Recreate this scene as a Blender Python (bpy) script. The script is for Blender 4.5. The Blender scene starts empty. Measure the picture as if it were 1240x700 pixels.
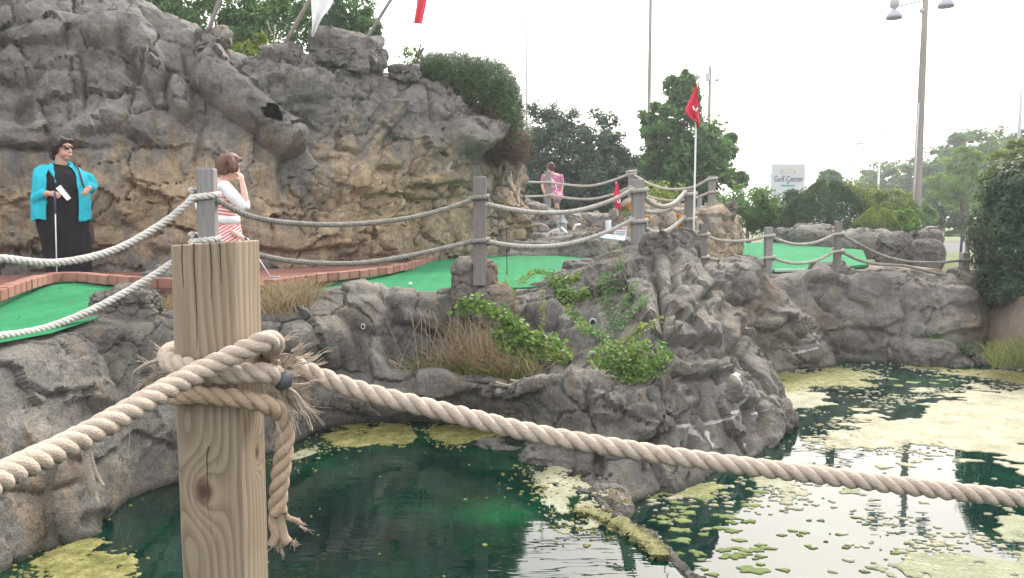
import bpy, math, random
import numpy as np
from mathutils import Vector

S = bpy.context.scene
COL = S.collection
R = math.radians
RND = random.Random(7)

# ------------------------------------------------------------------ camera
PITCH = R(4.97)
H = 2.3
FPX = 965.0
cam = bpy.data.cameras.new("camera")
cam.sensor_width = 36.0
cam.lens = 36.0 * FPX / 1240.0
cam.clip_start = 0.05
cam.clip_end = 3000
camo = bpy.data.objects.new("camera", cam)
COL.objects.link(camo)
camo.location = (0, 0, H)
camo.rotation_euler = (math.pi / 2 - PITCH, 0, 0)
S.camera = camo

# ------------------------------------------------------------------ sky, sun, exposure
SUN_EL, SUN_AZ = R(42), R(24)      # azimuth from +Y (forward) towards +X (right)
world = bpy.data.worlds.new("World")
S.world = world
world.use_nodes = True
wt = world.node_tree
wt.nodes.clear()
wo = wt.nodes.new("ShaderNodeOutputWorld")
bg = wt.nodes.new("ShaderNodeBackground")
sky = wt.nodes.new("ShaderNodeTexSky")
sky.sky_type = 'NISHITA'
sky.sun_disc = False
sky.sun_elevation = SUN_EL
sky.sun_rotation = SUN_AZ
sky.air_density = 1.0
sky.dust_density = 7.0
tc = wt.nodes.new("ShaderNodeTexCoord")
nz = wt.nodes.new("ShaderNodeTexNoise")
nz.inputs['Scale'].default_value = 2.2
nz.inputs['Detail'].default_value = 5.0
nz.inputs['Roughness'].default_value = 0.55
rp = wt.nodes.new("ShaderNodeValToRGB")
rp.color_ramp.elements[0].position = 0.3
rp.color_ramp.elements[0].color = (14.0, 14.1, 14.5, 1)
rp.color_ramp.elements[1].position = 0.7
rp.color_ramp.elements[1].color = (19.5, 19.5, 19.6, 1)
mx = wt.nodes.new("ShaderNodeMix")
mx.data_type = 'RGBA'
mx.inputs['Factor'].default_value = 0.5
wt.links.new(tc.outputs['Generated'], nz.inputs['Vector'])
wt.links.new(nz.outputs['Fac'], rp.inputs['Fac'])
wt.links.new(sky.outputs['Color'], mx.inputs['A'])
wt.links.new(rp.outputs['Color'], mx.inputs['B'])
wt.links.new(mx.outputs['Result'], bg.inputs['Color'])
bg.inputs['Strength'].default_value = 0.1
wt.links.new(bg.outputs['Background'], wo.inputs['Surface'])

sun = bpy.data.lights.new("sun", 'SUN')
sun.energy = 2.0
sun.angle = R(14)
sun.color = (1.0, 0.95, 0.88)
suno = bpy.data.objects.new("sun", sun)
COL.objects.link(suno)
sd = Vector((math.sin(SUN_AZ) * math.cos(SUN_EL), math.cos(SUN_AZ) * math.cos(SUN_EL), math.sin(SUN_EL)))
suno.rotation_euler = sd.to_track_quat('Z', 'Y').to_euler()

S.view_settings.view_transform = 'Standard'
S.view_settings.look = 'None'
S.view_settings.exposure = 1.15
S.view_settings.gamma = 1.0
S.view_settings.use_curve_mapping = False
S.cycles.use_denoising = True
S.cycles.max_bounces = 6
S.cycles.diffuse_bounces = 3
S.cycles.glossy_bounces = 3
S.cycles.transmission_bounces = 3
S.cycles.volume_bounces = 0
S.cycles.caustics_reflective = False
S.cycles.caustics_refractive = False

# ------------------------------------------------------------------ pixel <-> place
CP, SP = math.cos(PITCH), math.sin(PITCH)

def W(px, py, Y):
    """the place seen at pixel (px, py) of the 1240x700 photograph, Y metres ahead"""
    x = (px - 620) / FPX
    u = (350 - py) / FPX
    k = Y / (CP + u * SP)
    return np.array((x * k, Y, H + (-SP + u * CP) * k))

def WZ(px, py, z):
    x = (px - 620) / FPX
    u = (350 - py) / FPX
    k = (z - H) / (-SP + u * CP)
    return np.array((x * k, (CP + u * SP) * k, z))

def proj(P):
    X, Y, Z = P[..., 0], P[..., 1], P[..., 2] - H
    f = Y * CP - Z * SP
    u = Y * SP + Z * CP
    f = np.where(np.abs(f) < 1e-3, 1e-3, f)
    return 620 + FPX * X / f, 350 - FPX * u / f

# ------------------------------------------------------------------ objects
def tag(o, label=None, cat=None, group=None, kind=None):
    if label: o['label'] = label
    if cat: o['category'] = cat
    if group: o['group'] = group
    if kind: o['kind'] = kind
    return o

def thing(name, label, cat, loc=(0, 0, 0), group=None, rz=0.0):
    o = bpy.data.objects.new(name, None)
    COL.objects.link(o)
    o.location = [float(c) for c in loc]
    o.rotation_euler = (0, 0, rz)
    o.empty_display_size = 0.1
    return tag(o, label, cat, group)

def link(name, me, parent=None, loc=None):
    o = bpy.data.objects.new(name, me)
    COL.objects.link(o)
    if parent: o.parent = parent
    if loc is not None: o.location = [float(c) for c in loc]
    return o

def copy_tree(o, parent=None):
    c = o.copy()
    COL.objects.link(c)
    if parent: c.parent = parent
    for ch in list(o.children): copy_tree(ch, c)
    return c

class MB:
    """collects vertices and faces as numpy blocks"""
    def __init__(s):
        s.v, s.f, s.n = [], {3: [], 4: []}, 0
        s.other = []
    def add(s, v, f):
        v = np.asarray(v, float).reshape(-1, 3)
        if isinstance(f, np.ndarray):
            s.f[f.shape[1]].append(f + s.n)
        else:
            for q in f:
                if len(q) in (3, 4): s.f[len(q)].append(np.array([q]) + s.n)
                else: s.other.append([i + s.n for i in q])
        s.v.append(v)
        s.n += len(v)
        return s
    def mesh(s, name, mat=None, smooth=True):
        V = np.concatenate(s.v) if s.v else np.zeros((0, 3))
        loops, starts, tot = [], [], 0
        for k in (3, 4):
            if s.f[k]:
                F = np.concatenate(s.f[k])
                loops.append(F.ravel())
                starts.append(tot + np.arange(len(F)) * k)
                tot += F.size
        for q in s.other:
            loops.append(np.array(q)); starts.append(np.array([tot])); tot += len(q)
        me = bpy.data.meshes.new(name)
        me.vertices.add(len(V))
        me.vertices.foreach_set("co", V.astype(np.float32).ravel())
        L = np.concatenate(loops).astype(np.int32)
        St = np.concatenate(starts).astype(np.int32)
        me.loops.add(len(L))
        me.loops.foreach_set("vertex_index", L)
        me.polygons.add(len(St))
        me.polygons.foreach_set("loop_start", St)
        me.polygons.foreach_set("use_smooth", np.full(len(St), smooth))
        me.update(calc_edges=True)
        me.validate()
        if mat: me.materials.append(mat)
        return me
    def obj(s, name, mat=None, parent=None, smooth=True, loc=None):
        if loc is not None and not parent:
            for b in s.v: b -= np.asarray(loc)
        return link(name, s.mesh(name, mat, smooth), parent, loc)

def box(mb, c, s, rz=0.0, M=None, bev=0.0):
    """a box, its edges chamfered when bev > 0"""
    hx, hy, hz = s[0] / 2, s[1] / 2, s[2] / 2
    if bev <= 0:
        v = np.array([(x * hx, y * hy, z * hz) for z in (-1, 1) for y in (-1, 1) for x in (-1, 1)])
        f = [(0, 2, 3, 1), (4, 5, 7, 6), (0, 1, 5, 4), (2, 6, 7, 3), (0, 4, 6, 2), (1, 3, 7, 5)]
    else:
        v = []
        b = bev
        for z, ins in ((-hz, b), (-hz + b, 0), (hz - b, 0), (hz, b)):
            for (sx, sy) in ((-1, -1), (1, -1), (1, 1), (-1, 1)):
                i = ins
                if sx * sy > 0:
                    v += [(sx * (hx - i), sy * (hy - b - i), z), (sx * (hx - b - i), sy * (hy - i), z)]
                else:
                    v += [(sx * (hx - b - i), sy * (hy - i), z), (sx * (hx - i), sy * (hy - b - i), z)]
        v = np.array(v)
        f = []
        for k in range(3):
            for i in range(8):
                j = (i + 1) % 8
                f.append((k * 8 + i, k * 8 + j, (k + 1) * 8 + j, (k + 1) * 8 + i))
        f.append(tuple(range(7, -1, -1)))
        f.append(tuple(range(24, 32)))
    if rz:
        c_, s_ = math.cos(rz), math.sin(rz)
        v = v @ np.array(((c_, s_, 0), (-s_, c_, 0), (0, 0, 1)))
    if M is not None: v = v @ np.asarray(M).T
    mb.add(v + np.asarray(c, float), f)
    return mb

def catmull(P, n):
    """n points per span through the points P, smooth"""
    P = np.asarray(P, float)
    if len(P) == 2:
        t = np.linspace(0, 1, n + 1)[:, None]
        return P[0] * (1 - t) + P[1] * t
    out = []
    E = np.vstack((2 * P[0] - P[1], P, 2 * P[-1] - P[-2]))
    t = np.linspace(0, 1, n, endpoint=False)[:, None]
    for i in range(1, len(E) - 2):
        a, b, c, d = E[i - 1], E[i], E[i + 1], E[i + 2]
        out.append(0.5 * ((2 * b) + (c - a) * t + (2 * a - 5 * b + 4 * c - d) * t ** 2 + (3 * b - a - 3 * c + d) * t ** 3))
    out.append(P[-1:])
    return np.vstack(out)

def resample(P, step):
    d = np.r_[0, np.cumsum(np.linalg.norm(np.diff(P, axis=0), axis=1))]
    n = max(2, int(d[-1] / step) + 1)
    s = np.linspace(0, d[-1], n)
    return np.stack([np.interp(s, d, P[:, k]) for k in range(3)], 1), s

def frames(P):
    T = np.gradient(P, axis=0)
    T /= np.linalg.norm(T, axis=1)[:, None] + 1e-12
    N = np.zeros_like(P)
    a = np.array((0, 0, 1.0)) if abs(T[0, 2]) < 0.8 else np.array((1.0, 0, 0))
    n = np.cross(T[0], a); n /= np.linalg.norm(n)
    for i in range(len(P)):
        n = n - T[i] * np.dot(n, T[i])
        n /= np.linalg.norm(n) + 1e-12
        N[i] = n
    return T, N, np.cross(T, N)

def tube(mb, P, r, k=8, caps=True):
    P = np.asarray(P, float)
    T, N, B = frames(P)
    r = np.broadcast_to(np.asarray(r, float), (len(P),))
    a = np.arange(k) * 2 * math.pi / k
    V = P[:, None, :] + r[:, None, None] * (np.cos(a)[None, :, None] * N[:, None, :] + np.sin(a)[None, :, None] * B[:, None, :])
    n = len(P)
    i = np.arange(n - 1)[:, None] * k
    j = np.arange(k)[None, :]
    j2 = (j + 1) % k
    F = np.stack((i + j, i + j2, i + k + j2, i + k + j), -1).reshape(-1, 4)
    mb.add(V.reshape(-1, 3), F)
    if caps:
        o = mb.n - n * k
        mb.other.append([o + x for x in range(k - 1, -1, -1)])
        mb.other.append([o + (n - 1) * k + x for x in range(k)])
    return mb

def rope_strands(P, rad, pitch, step, k=7, phase=0.0, n=3):
    """n twisted strands laid along the path P"""
    Q, s = resample(P, step)
    T, N, B = frames(Q)
    out = []
    for q in range(n):
        a = 2 * math.pi * (s / pitch + q / n) + phase
        C = Q + rad * 0.5 * (np.cos(a)[:, None] * N + np.sin(a)[:, None] * B)
        out.append((C, rad * 0.53))
    return out

def lathe(mb, prof, k=16, c=(0, 0, 0)):
    prof = np.asarray(prof, float)
    a = np.arange(k) * 2 * math.pi / k
    V = np.stack([np.outer(prof[:, 0], np.cos(a)), np.outer(prof[:, 0], np.sin(a)), np.repeat(prof[:, 1:2], k, 1)], -1)
    n = len(prof)
    i = np.arange(n - 1)[:, None] * k
    j = np.arange(k)[None, :]
    j2 = (j + 1) % k
    F = np.stack((i + j, i + j2, i + k + j2, i + k + j), -1).reshape(-1, 4)
    mb.add(V.reshape(-1, 3) + np.asarray(c, float), F)
    return mb

# ------------------------------------------------------------------ noise in numpy
def hsh(i, j, k, seed):
    h = (i.astype(np.int64) * 374761393 + j.astype(np.int64) * 668265263 + k.astype(np.int64) * 2147483647 + seed * 974634541) & 0xFFFFFFFF
    h = ((h ^ (h >> 13)) * 1274126177) & 0xFFFFFFFF
    h = ((h ^ (h >> 16)) * 2246822519) & 0xFFFFFFFF
    h = h ^ (h >> 15)
    return h.astype(np.float64) / 4294967296.0

def vnoise(P, seed=0):
    F = np.floor(P)
    I = F.astype(np.int64)
    t = P - F
    t = t * t * t * (t * (t * 6 - 15) + 10)
    r = 0
    for dx in (0, 1):
        for dy in (0, 1):
            for dz in (0, 1):
                w = (t[:, 0] if dx else 1 - t[:, 0]) * (t[:, 1] if dy else 1 - t[:, 1]) * (t[:, 2] if dz else 1 - t[:, 2])
                r = r + w * hsh(I[:, 0] + dx, I[:, 1] + dy, I[:, 2] + dz, seed)
    return r * 2 - 1

def fbm(P, oct=4, seed=0, gain=0.5):
    a, r, s = 1.0, 0, 1.0
    for o in range(oct):
        r = r + a * vnoise(P * s + 17.3 * o, seed + o)
        a *= gain
        s *= 2.03
    return r

def blocks(P, seed, tilt=0.7):
    """split stone for unit sized cells: each cell a flat tilted facet; returns its height, the distance
    to the nearest joint and a random tone of the cell"""
    I = np.floor(P).astype(np.int64)
    n = len(P)
    f1 = np.full(n, 9.0); f2 = np.full(n, 9.0); v1 = np.zeros(n); t1 = np.zeros(n); C = np.zeros((n, 3))
    for dx in (-1, 0, 1):
        for dy in (-1, 0, 1):
            for dz in (-1, 0, 1):
                a, b, e = I[:, 0] + dx, I[:, 1] + dy, I[:, 2] + dz
                h1, h2, h3 = hsh(a, b, e, seed), hsh(a, b, e, seed + 1), hsh(a, b, e, seed + 2)
                ox = P[:, 0] - (a + h1)
                oy = P[:, 1] - (b + h2)
                oz = P[:, 2] - (e + h3)
                d = np.sqrt(ox * ox + oy * oy + oz * oz)
                h4 = hsh(a, b, e, seed + 3)
                v = (h4 - 0.5) + tilt * ((h3 * 7.13 % 1 - 0.5) * ox + (h1 * 5.7 % 1 - 0.5) * oy + (h2 * 9.1 % 1 - 0.5) * oz) * 2
                m = d < f1
                f2 = np.where(m, f1, np.minimum(f2, d))
                f1 = np.where(m, d, f1)
                v1 = np.where(m, v, v1)
                t1 = np.where(m, (h4 * 13.7 + h2) % 1, t1)
                C[m] = P[m] - np.stack((ox[m], oy[m], oz[m]), 1)
    return v1, f2 - f1, t1, C

def sstep(a, b, x):
    t = np.clip((x - a) / (b - a), 0, 1)
    return t * t * (3 - 2 * t)

def seg_dist(px, py, pts):
    """distance in pixels to a polyline, and the running parameter"""
    best = np.full(px.shape, 1e9); tt = np.zeros(px.shape)
    for q in range(len(pts) - 1):
        (ax, ay), (bx, by) = pts[q], pts[q + 1]
        dx, dy = bx - ax, by - ay
        t = np.clip(((px - ax) * dx + (py - ay) * dy) / (dx * dx + dy * dy + 1e-9), 0, 1)
        d = np.hypot(px - ax - t * dx, py - ay - t * dy)
        m = d < best
        best = np.where(m, d, best)
        tt = np.where(m, (q + t) / (len(pts) - 1), tt)
    return best, tt

# ------------------------------------------------------------------ materials
def new_mat(name):
    m = bpy.data.materials.new(name)
    m.use_nodes = True
    nt = m.node_tree
    return m, nt, nt.nodes['Principled BSDF']

def N(nt, t, **kw):
    n = nt.nodes.new(t)
    for k, v in kw.items():
        if k in n.inputs: n.inputs[k].default_value = v
        else: setattr(n, k, v)
    return n

def ramp(nt, fac, stops):
    r = nt.nodes.new("ShaderNodeValToRGB")
    e = r.color_ramp.elements
    while len(e) < len(stops): e.new(0.5)
    for q, (p, c) in zip(e, stops):
        q.position = p
        q.color = (*c, 1) if len(c) == 3 else c
    nt.links.new(fac, r.inputs['Fac'])
    return r.outputs['Color']

def mixc(nt, fac, a, b, mode='MIX'):
    m = nt.nodes.new("ShaderNodeMix")
    m.data_type = 'RGBA'
    m.blend_type = mode
    for s, x in (('Factor', fac), ('A', a), ('B', b)):
        if isinstance(x, (int, float)): m.inputs[s].default_value = x
        elif isinstance(x, tuple): m.inputs[s].default_value = (*x, 1) if len(x) == 3 else x
        else: nt.links.new(x, m.inputs[s])
    return m.outputs['Result']

def mth(nt, op, a, b=0.0, c=None):
    m = nt.nodes.new("ShaderNodeMath")
    m.operation = op
    for i, x in enumerate((a, b) if c is None else (a, b, c)):
        if isinstance(x, (int, float)): m.inputs[i].default_value = x
        else: nt.links.new(x, m.inputs[i])
    return m.outputs[0]

def noise(nt, scale, detail=4.0, rough=0.55, vec=None, stretch=None, dist=0.0):
    n = N(nt, "ShaderNodeTexNoise", Scale=scale, Detail=detail, Roughness=rough, Distortion=dist)
    if vec is None:
        vec = nt.nodes.new("ShaderNodeTexCoord").outputs['Object']
    if stretch:
        mp = nt.nodes.new("ShaderNodeMapping")
        mp.inputs['Scale'].default_value = stretch
        nt.links.new(vec, mp.inputs['Vector'])
        vec = mp.outputs['Vector']
    nt.links.new(vec, n.inputs['Vector'])
    return n.outputs['Fac']

def bump(nt, bs, h, strength=0.4, dist=0.02):
    b = N(nt, "ShaderNodeBump", Strength=strength, Distance=dist)
    nt.links.new(h, b.inputs['Height'])
    nt.links.new(b.outputs['Normal'], bs.inputs['Normal'])
    return b

def simple(name, col, rough=0.6, var=0.25, scale=8.0, bmp=0.0, metal=0.0, bscale=None, spec=0.4, stretch=None):
    m, nt, bs = new_mat(name)
    f = noise(nt, scale, 5, 0.6, stretch=stretch)
    lo = tuple(c * (1 - var) for c in col); hi = tuple(min(1, c * (1 + var)) for c in col)
    nt.links.new(ramp(nt, f, [(0.3, lo), (0.7, hi)]), bs.inputs['Base Color'])
    bs.inputs['Roughness'].default_value = rough
    bs.inputs['Metallic'].default_value = metal
    bs.inputs['Specular IOR Level'].default_value = spec
    if bmp: bump(nt, bs, noise(nt, bscale or scale * 4, 5, 0.6, stretch=stretch), bmp, 0.01)
    return m

def rock_mat(name, g1, g2, g3, t1, t2):
    """grey cement rock with tan stain (mask.r), white lime runs (mask.g), wet moss band (mask.b)"""
    m, nt, bs = new_mat(name)
    at = N(nt, "ShaderNodeAttribute", attribute_name="mask")
    sp = nt.nodes.new("ShaderNodeSeparateColor")
    nt.links.new(at.outputs['Color'], sp.inputs['Color'])
    big = noise(nt, 0.9, 6, 0.6, dist=0.4)
    mid = noise(nt, 5.0, 7, 0.65)
    run = noise(nt, 3.0, 5, 0.6, stretch=(2.2, 2.2, 0.35))
    fine = noise(nt, 60.0, 4, 0.7)
    grey = ramp(nt, mth(nt, 'ADD', mth(nt, 'MULTIPLY', big, 0.55), mth(nt, 'MULTIPLY', mid, 0.45)), [(0.32, g1), (0.5, g2), (0.68, g3)])
    tan = ramp(nt, mid, [(0.3, t1), (0.7, t2)])
    tm = mth(nt, 'ADD', sp.outputs['Red'], mth(nt, 'MULTIPLY', mth(nt, 'SUBTRACT', run, 0.5), 2.2))
    tm = mth(nt, 'ADD', tm, mth(nt, 'MULTIPLY', mth(nt, 'SUBTRACT', mid, 0.5), 0.9))
    tmr = N(nt, "ShaderNodeMapRange", **{'From Min': 0.27, 'From Max': 0.95})
    nt.links.new(tm, tmr.inputs['Value'])
    c = mixc(nt, tmr.outputs['Result'], grey, tan)
    tn = N(nt, "ShaderNodeAttribute", attribute_name="tone")
    c = mixc(nt, 0.8, c, ramp(nt, tn.outputs['Fac'], [(.15, (.74, .73, .72)), (.5, (1, 1, 1)), (.85, (1.26, 1.25, 1.22))]), 'MULTIPLY')
    # dirty runs
    dr = N(nt, "ShaderNodeMapRange", **{'From Min': 0.52, 'From Max': 0.68, 'To Max': 0.55})
    nt.links.new(run, dr.inputs['Value'])
    c = mixc(nt, dr.outputs['Result'], c, (0.62, 0.6, 0.58), 'MULTIPLY')
    # speckle
    c = mixc(nt, 0.8, c, ramp(nt, fine, [(0.3, (0.5, 0.5, 0.5)), (0.5, (1, 1, 1)), (0.75, (1.4, 1.38, 1.34))]), 'MULTIPLY')
    med = noise(nt, 17.0, 6, 0.75)
    c = mixc(nt, 0.8, c, ramp(nt, med, [(0.3, (0.58, 0.57, 0.55)), (0.48, (1, 1, 1)), (0.7, (1.3, 1.28, 1.25))]), 'MULTIPLY')
    pits = N(nt, "ShaderNodeMapRange", **{'From Min': 0.64, 'From Max': 0.7, 'To Max': 0.5})
    nt.links.new(noise(nt, 95.0, 3, 0.6), pits.inputs['Value'])
    c = mixc(nt, pits.outputs['Result'], c, (0.035, 0.03, 0.026))
    wm = mth(nt, 'ADD', sp.outputs['Green'], mth(nt, 'MULTIPLY', mth(nt, 'SUBTRACT', mid, 0.5), 1.2))
    wr = N(nt, "ShaderNodeMapRange", **{'From Min': 0.4, 'From Max': 0.75, 'To Max': 0.85})
    nt.links.new(wm, wr.inputs['Value'])
    c = mixc(nt, wr.outputs['Result'], c, (0.62, 0.6, 0.57))
    mm = mth(nt, 'ADD', sp.outputs['Blue'], mth(nt, 'MULTIPLY', mth(nt, 'SUBTRACT', mid, 0.5), 0.7))
    mr = N(nt, "ShaderNodeMapRange", **{'From Min': 0.35, 'From Max': 0.8, 'To Max': 0.8})
    nt.links.new(mm, mr.inputs['Value'])
    c = mixc(nt, mr.outputs['Result'], c, (0.06, 0.058, 0.045))
    nt.links.new(c, bs.inputs['Base Color'])
    bs.inputs['Roughness'].default_value = 0.88
    bs.inputs['Specular IOR Level'].default_value = 0.3
    h = mth(nt, 'ADD', mth(nt, 'MULTIPLY', mid, 1.0), mth(nt, 'MULTIPLY', fine, 0.22))
    h = mth(nt, 'ADD', h, mth(nt, 'MULTIPLY', med, 0.8))
    bump(nt, bs, h, 1.0, 0.055)
    return m

M = {}
M['cliff'] = rock_mat("cliff_rock", (0.11, 0.104, 0.095), (0.205, 0.194, 0.179), (0.32, 0.303, 0.28), (0.26, 0.193, 0.122), (0.51, 0.39, 0.255))
M['grey'] = rock_mat("grey_rock", (0.09, 0.084, 0.074), (0.18, 0.169, 0.15), (0.30, 0.283, 0.254), (0.2, 0.145, 0.095), (0.34, 0.26, 0.18))
M['pale'] = rock_mat("pale_rock", (0.15, 0.14, 0.125), (0.25, 0.23, 0.205), (0.33, 0.305, 0.27), (0.26, 0.19, 0.125), (0.4, 0.31, 0.22))

# ------------------------------------------------------------------ rock builders
def set_mask(me, r, g, b):
    try: me.set_sharp_from_angle(angle=R(46))
    except Exception: pass
    ta = me.attributes.new('tone', 'FLOAT', 'POINT')
    ta.data.foreach_set('value', TONE[0].astype(np.float32))
    a = me.color_attributes.new("mask", 'FLOAT_COLOR', 'POINT')
    d = np.ones((len(r), 4), np.float32)
    d[:, 0], d[:, 1], d[:, 2] = r, g, b
    a.data.foreach_set("color", d.ravel())

TONE = [None]
def sculpt(P0, Nrm, seed, amp, cell, feats=(), fine=0.03, strata=0.03, damp=None, grain=(1.25, 1.25, 0.8), rot=0.0):
    """displace points of a rock surface along their normals: split blocks with joints, layers, grain and the given features"""
    c_, s_ = math.cos(R(rot)), math.sin(R(rot))
    Q = P0 @ np.array(((c_, 0, s_), (0, 1, 0), (-s_, 0, c_)))
    g = np.asarray(grain, float)
    wp = Q + 0.085 * cell * np.stack([fbm(Q * 1.9 / cell, 5, seed + 50 + i, .6) for i in range(3)], 1)
    def facet(sc, wl, sd, octv=2):
        """a smooth relief replaced by flat facets, one to a cell"""
        u = wp / (cell * sc * g)
        v, e, t, C = blocks(u, sd, .8)
        C = C * (cell * sc * g)
        dl = wp - C
        f0 = fbm(C / (cell * wl), octv, sd + 5)
        hh = .04 * cell * wl
        r = f0.copy()
        for i in range(3):
            ax = np.zeros(3); ax[i] = hh
            r += (fbm((C + ax) / (cell * wl), octv, sd + 5) - f0) / hh * dl[:, i]
        return np.clip(r, -1.6, 1.6), v, e, t
    r1, v1, e1, t1 = facet(.62, 1.15, seed)
    r2, v2, e2, t2 = facet(.27, .5, seed + 11)
    r3, v3, e3, t3 = facet(.11, .2, seed + 13)
    sel = sstep(-0.3, 0.25, vnoise(P0 / (cell * 0.8), seed + 21))
    sel1 = sstep(-0.4, 0.2, vnoise(P0 / (cell * 1.3) + 3.1, seed + 22))
    sel3 = sstep(-0.25, 0.4, vnoise(P0 / (cell * 0.5) + 6.1, seed + 23))
    d = amp * (1.15 * r1 + .30 * v1 - 0.75 * sel1 * np.exp(-(e1 / 0.035) ** 2))
    d += amp * ((.22 + .3 * sel) * r2 + .16 * sel * v2 - 0.3 * sel * np.exp(-(e2 / 0.07) ** 2))
    d += amp * ((.035 + .08 * sel3) * r3 + .045 * sel3 * v3)
    d += strata * 0.5 * fbm(wp * np.array((5.5, 5.5, 0.9) if rot else (0.8, 0.8, 6.0)) / cell, 4, seed + 31) * (0.2 + sel)
    rd = fbm(P0 * 3.0 / cell, 5, seed + 41, 0.6)
    d += fine * 0.35 * (rd - 1.2 * np.abs(rd))
    # thin wandering cracks
    cr = np.abs(fbm(wp * 1.0 / cell + 9.0, 4, seed + 61))
    d -= amp * 0.5 * np.exp(-(cr / 0.012) ** 2) * sstep(0.0, 0.4, vnoise(P0 * 0.7 / cell + 2, seed + 71))
    TONE[0] = .5 + .5 * (t1 - .5) + .45 * (t2 - .5) * sel + .25 * (t3 - .5) * sel3
    if damp is not None: d = d * damp
    px, py = proj(P0)
    jx = px + 3.5 * fbm(P0 * 2.5, 4, seed + 81); jy = py + 3.5 * fbm(P0 * 2.5 + 7, 4, seed + 82)
    for f in feats:
        if f[0] == 'blob':          # ('blob', px, py, rx, ry, angle, amount)
            _, cx, cy, rx, ry, an, am = f
            c_, s_ = math.cos(R(an)), math.sin(R(an))
            a = ((jx - cx) * c_ + (jy - cy) * s_) / rx
            b = (-(jx - cx) * s_ + (jy - cy) * c_) / ry
            rr = np.sqrt(a * a + b * b)
            d = d + am * (1 - sstep(0.55, 1.1, rr))
        elif f[0] == 'ridge':       # ('ridge', pts, width, amount)
            ds, _ = seg_dist(jx, jy, f[1])
            d = d + f[3] * np.sqrt(np.clip(1 - (ds / f[2]) ** 2, 0, 1))
        elif f[0] == 'crack':
            ds, t = seg_dist(jx, jy, f[1])
            d = d - f[3] * np.exp(-(ds / f[2]) ** 2) * (0.45 + 0.55 * np.sin(np.clip(t, 0, 1) * math.pi))
        elif f[0] == 'ledge':       # rock above the line stands proud of the rock below it
            ds, t = seg_dist(jx, jy, f[1])
            pts = f[1]
            yl = np.interp(jx, [p[0] for p in pts], [p[1] for p in pts])
            ins = sstep(pts[0][0] - 6, pts[0][0] + 10, jx) * (1 - sstep(pts[-1][0] - 10, pts[-1][0] + 6, jx))
            above = yl - jy
            d = d + f[3] * ins * sstep(-1.5, 1.5, above) * (1 - sstep(f[2] * 0.5, f[2], above))
            d = d - f[3] * 0.5 * ins * np.exp(-((above + 3) / 4.0) ** 2)
    P = P0 + Nrm * d[:, None]
    for f in feats:
        if f[0] == 'pit':           # ('pit', px, py, rx, ry, angle, depth): a hole running straight back
            _, cx, cy, rx, ry, an, am = f
            vx, vy = proj(P)
            c_, s_ = math.cos(R(an)), math.sin(R(an))
            a = ((vx - cx) * c_ + (vy - cy) * s_) / rx
            b = (-(vx - cx) * s_ + (vy - cy) * c_) / ry
            ang = np.arctan2(b, a)
            rr = np.sqrt(a * a + b * b) / (1 + .16 * np.sin(ang * 3 + 1) + .08 * np.sin(ang * 7))
            ray = P - np.array((0, 0, H)); ray /= np.linalg.norm(ray, axis=1)[:, None]
            P = P + ray * (am * (1 - sstep(.8, 1.05, rr)) * np.sqrt(np.clip(1.05 - .5 * rr * rr, 0, 1)))[:, None]
    return P

def grid_rock(name, ctrl, res, seed, mat, amp=0.1, cell=1.0, feats=(), fine=0.03, strata=0.03, tanf=None, whitef=None, mossf=None, parent=None, grain=(1.25, 1.25, 0.8), rot=0.0, dampf=None):
    """a rock face through a grid of control points [column][row], columns left to right, rows bottom to top"""
    C = np.array(ctrl, float)                     # (nc, nr, 3)
    nc, nr, _ = C.shape
    us = [max(2, int(np.linalg.norm(C[i + 1] - C[i], axis=1).mean() / res) + 1) for i in range(nc - 1)]
    vs = [max(2, int(np.linalg.norm(C[:, j + 1] - C[:, j], axis=1).mean() / res) + 1) for j in range(nr - 1)]
    def interp(A, cnt):                           # along axis 0
        E = np.concatenate((2 * A[:1] - A[1:2], A, 2 * A[-1:] - A[-2:-1]))
        out = []
        for i, n in enumerate(cnt):
            t = np.linspace(0, 1, n, endpoint=False).reshape(-1, *([1] * (A.ndim - 1)))
            a, b, c, d = E[i], E[i + 1], E[i + 2], E[i + 3]
            m1, m2 = 0.4 * (c - a), 0.4 * (d - b)
            t2, t3 = t * t, t * t * t
            out.append((2 * t3 - 3 * t2 + 1) * b + (t3 - 2 * t2 + t) * m1 + (-2 * t3 + 3 * t2) * c + (t3 - t2) * m2)
        out.append(A[-1:])
        return np.concatenate(out)
    G = interp(C, us)
    G = interp(G.transpose(1, 0, 2), vs).transpose(1, 0, 2)
    nu, nv = G.shape[:2]
    du = np.gradient(G, axis=0); dv = np.gradient(G, axis=1)
    Nr = np.cross(du, dv)
    Nr /= np.linalg.norm(Nr, axis=2)[..., None] + 1e-9
    for _ in range(6):                            # soften the normals
        A = Nr.copy()
        A[1:-1] = (Nr[:-2] + Nr[1:-1] + Nr[2:]) / 3
        A[:, 1:-1] = (A[:, :-2] + A[:, 1:-1] + A[:, 2:]) / 3
        Nr = A
    Nr /= np.linalg.norm(Nr, axis=2)[..., None] + 1e-9
    P0 = G.reshape(-1, 3)
    P = sculpt(P0, Nr.reshape(-1, 3), seed, amp, cell, feats, fine, strata, dampf(*proj(P0)) if dampf else None, grain, rot)
    a = (np.arange(nu - 1)[:, None] * nv + np.arange(nv - 1)[None, :])
    F = np.stack((a, a + nv, a + nv + 1, a + 1), -1).reshape(-1, 4)
    mb = MB().add(P, F)
    me = mb.mesh(name, mat)
    px, py = proj(P0)
    z = np.zeros(len(P0))
    set_mask(me, tanf(P0, px, py) if tanf else z, whitef(P0, px, py) if whitef else z, mossf(P0, px, py) if mossf else z)
    return link(name, me, parent)

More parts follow.
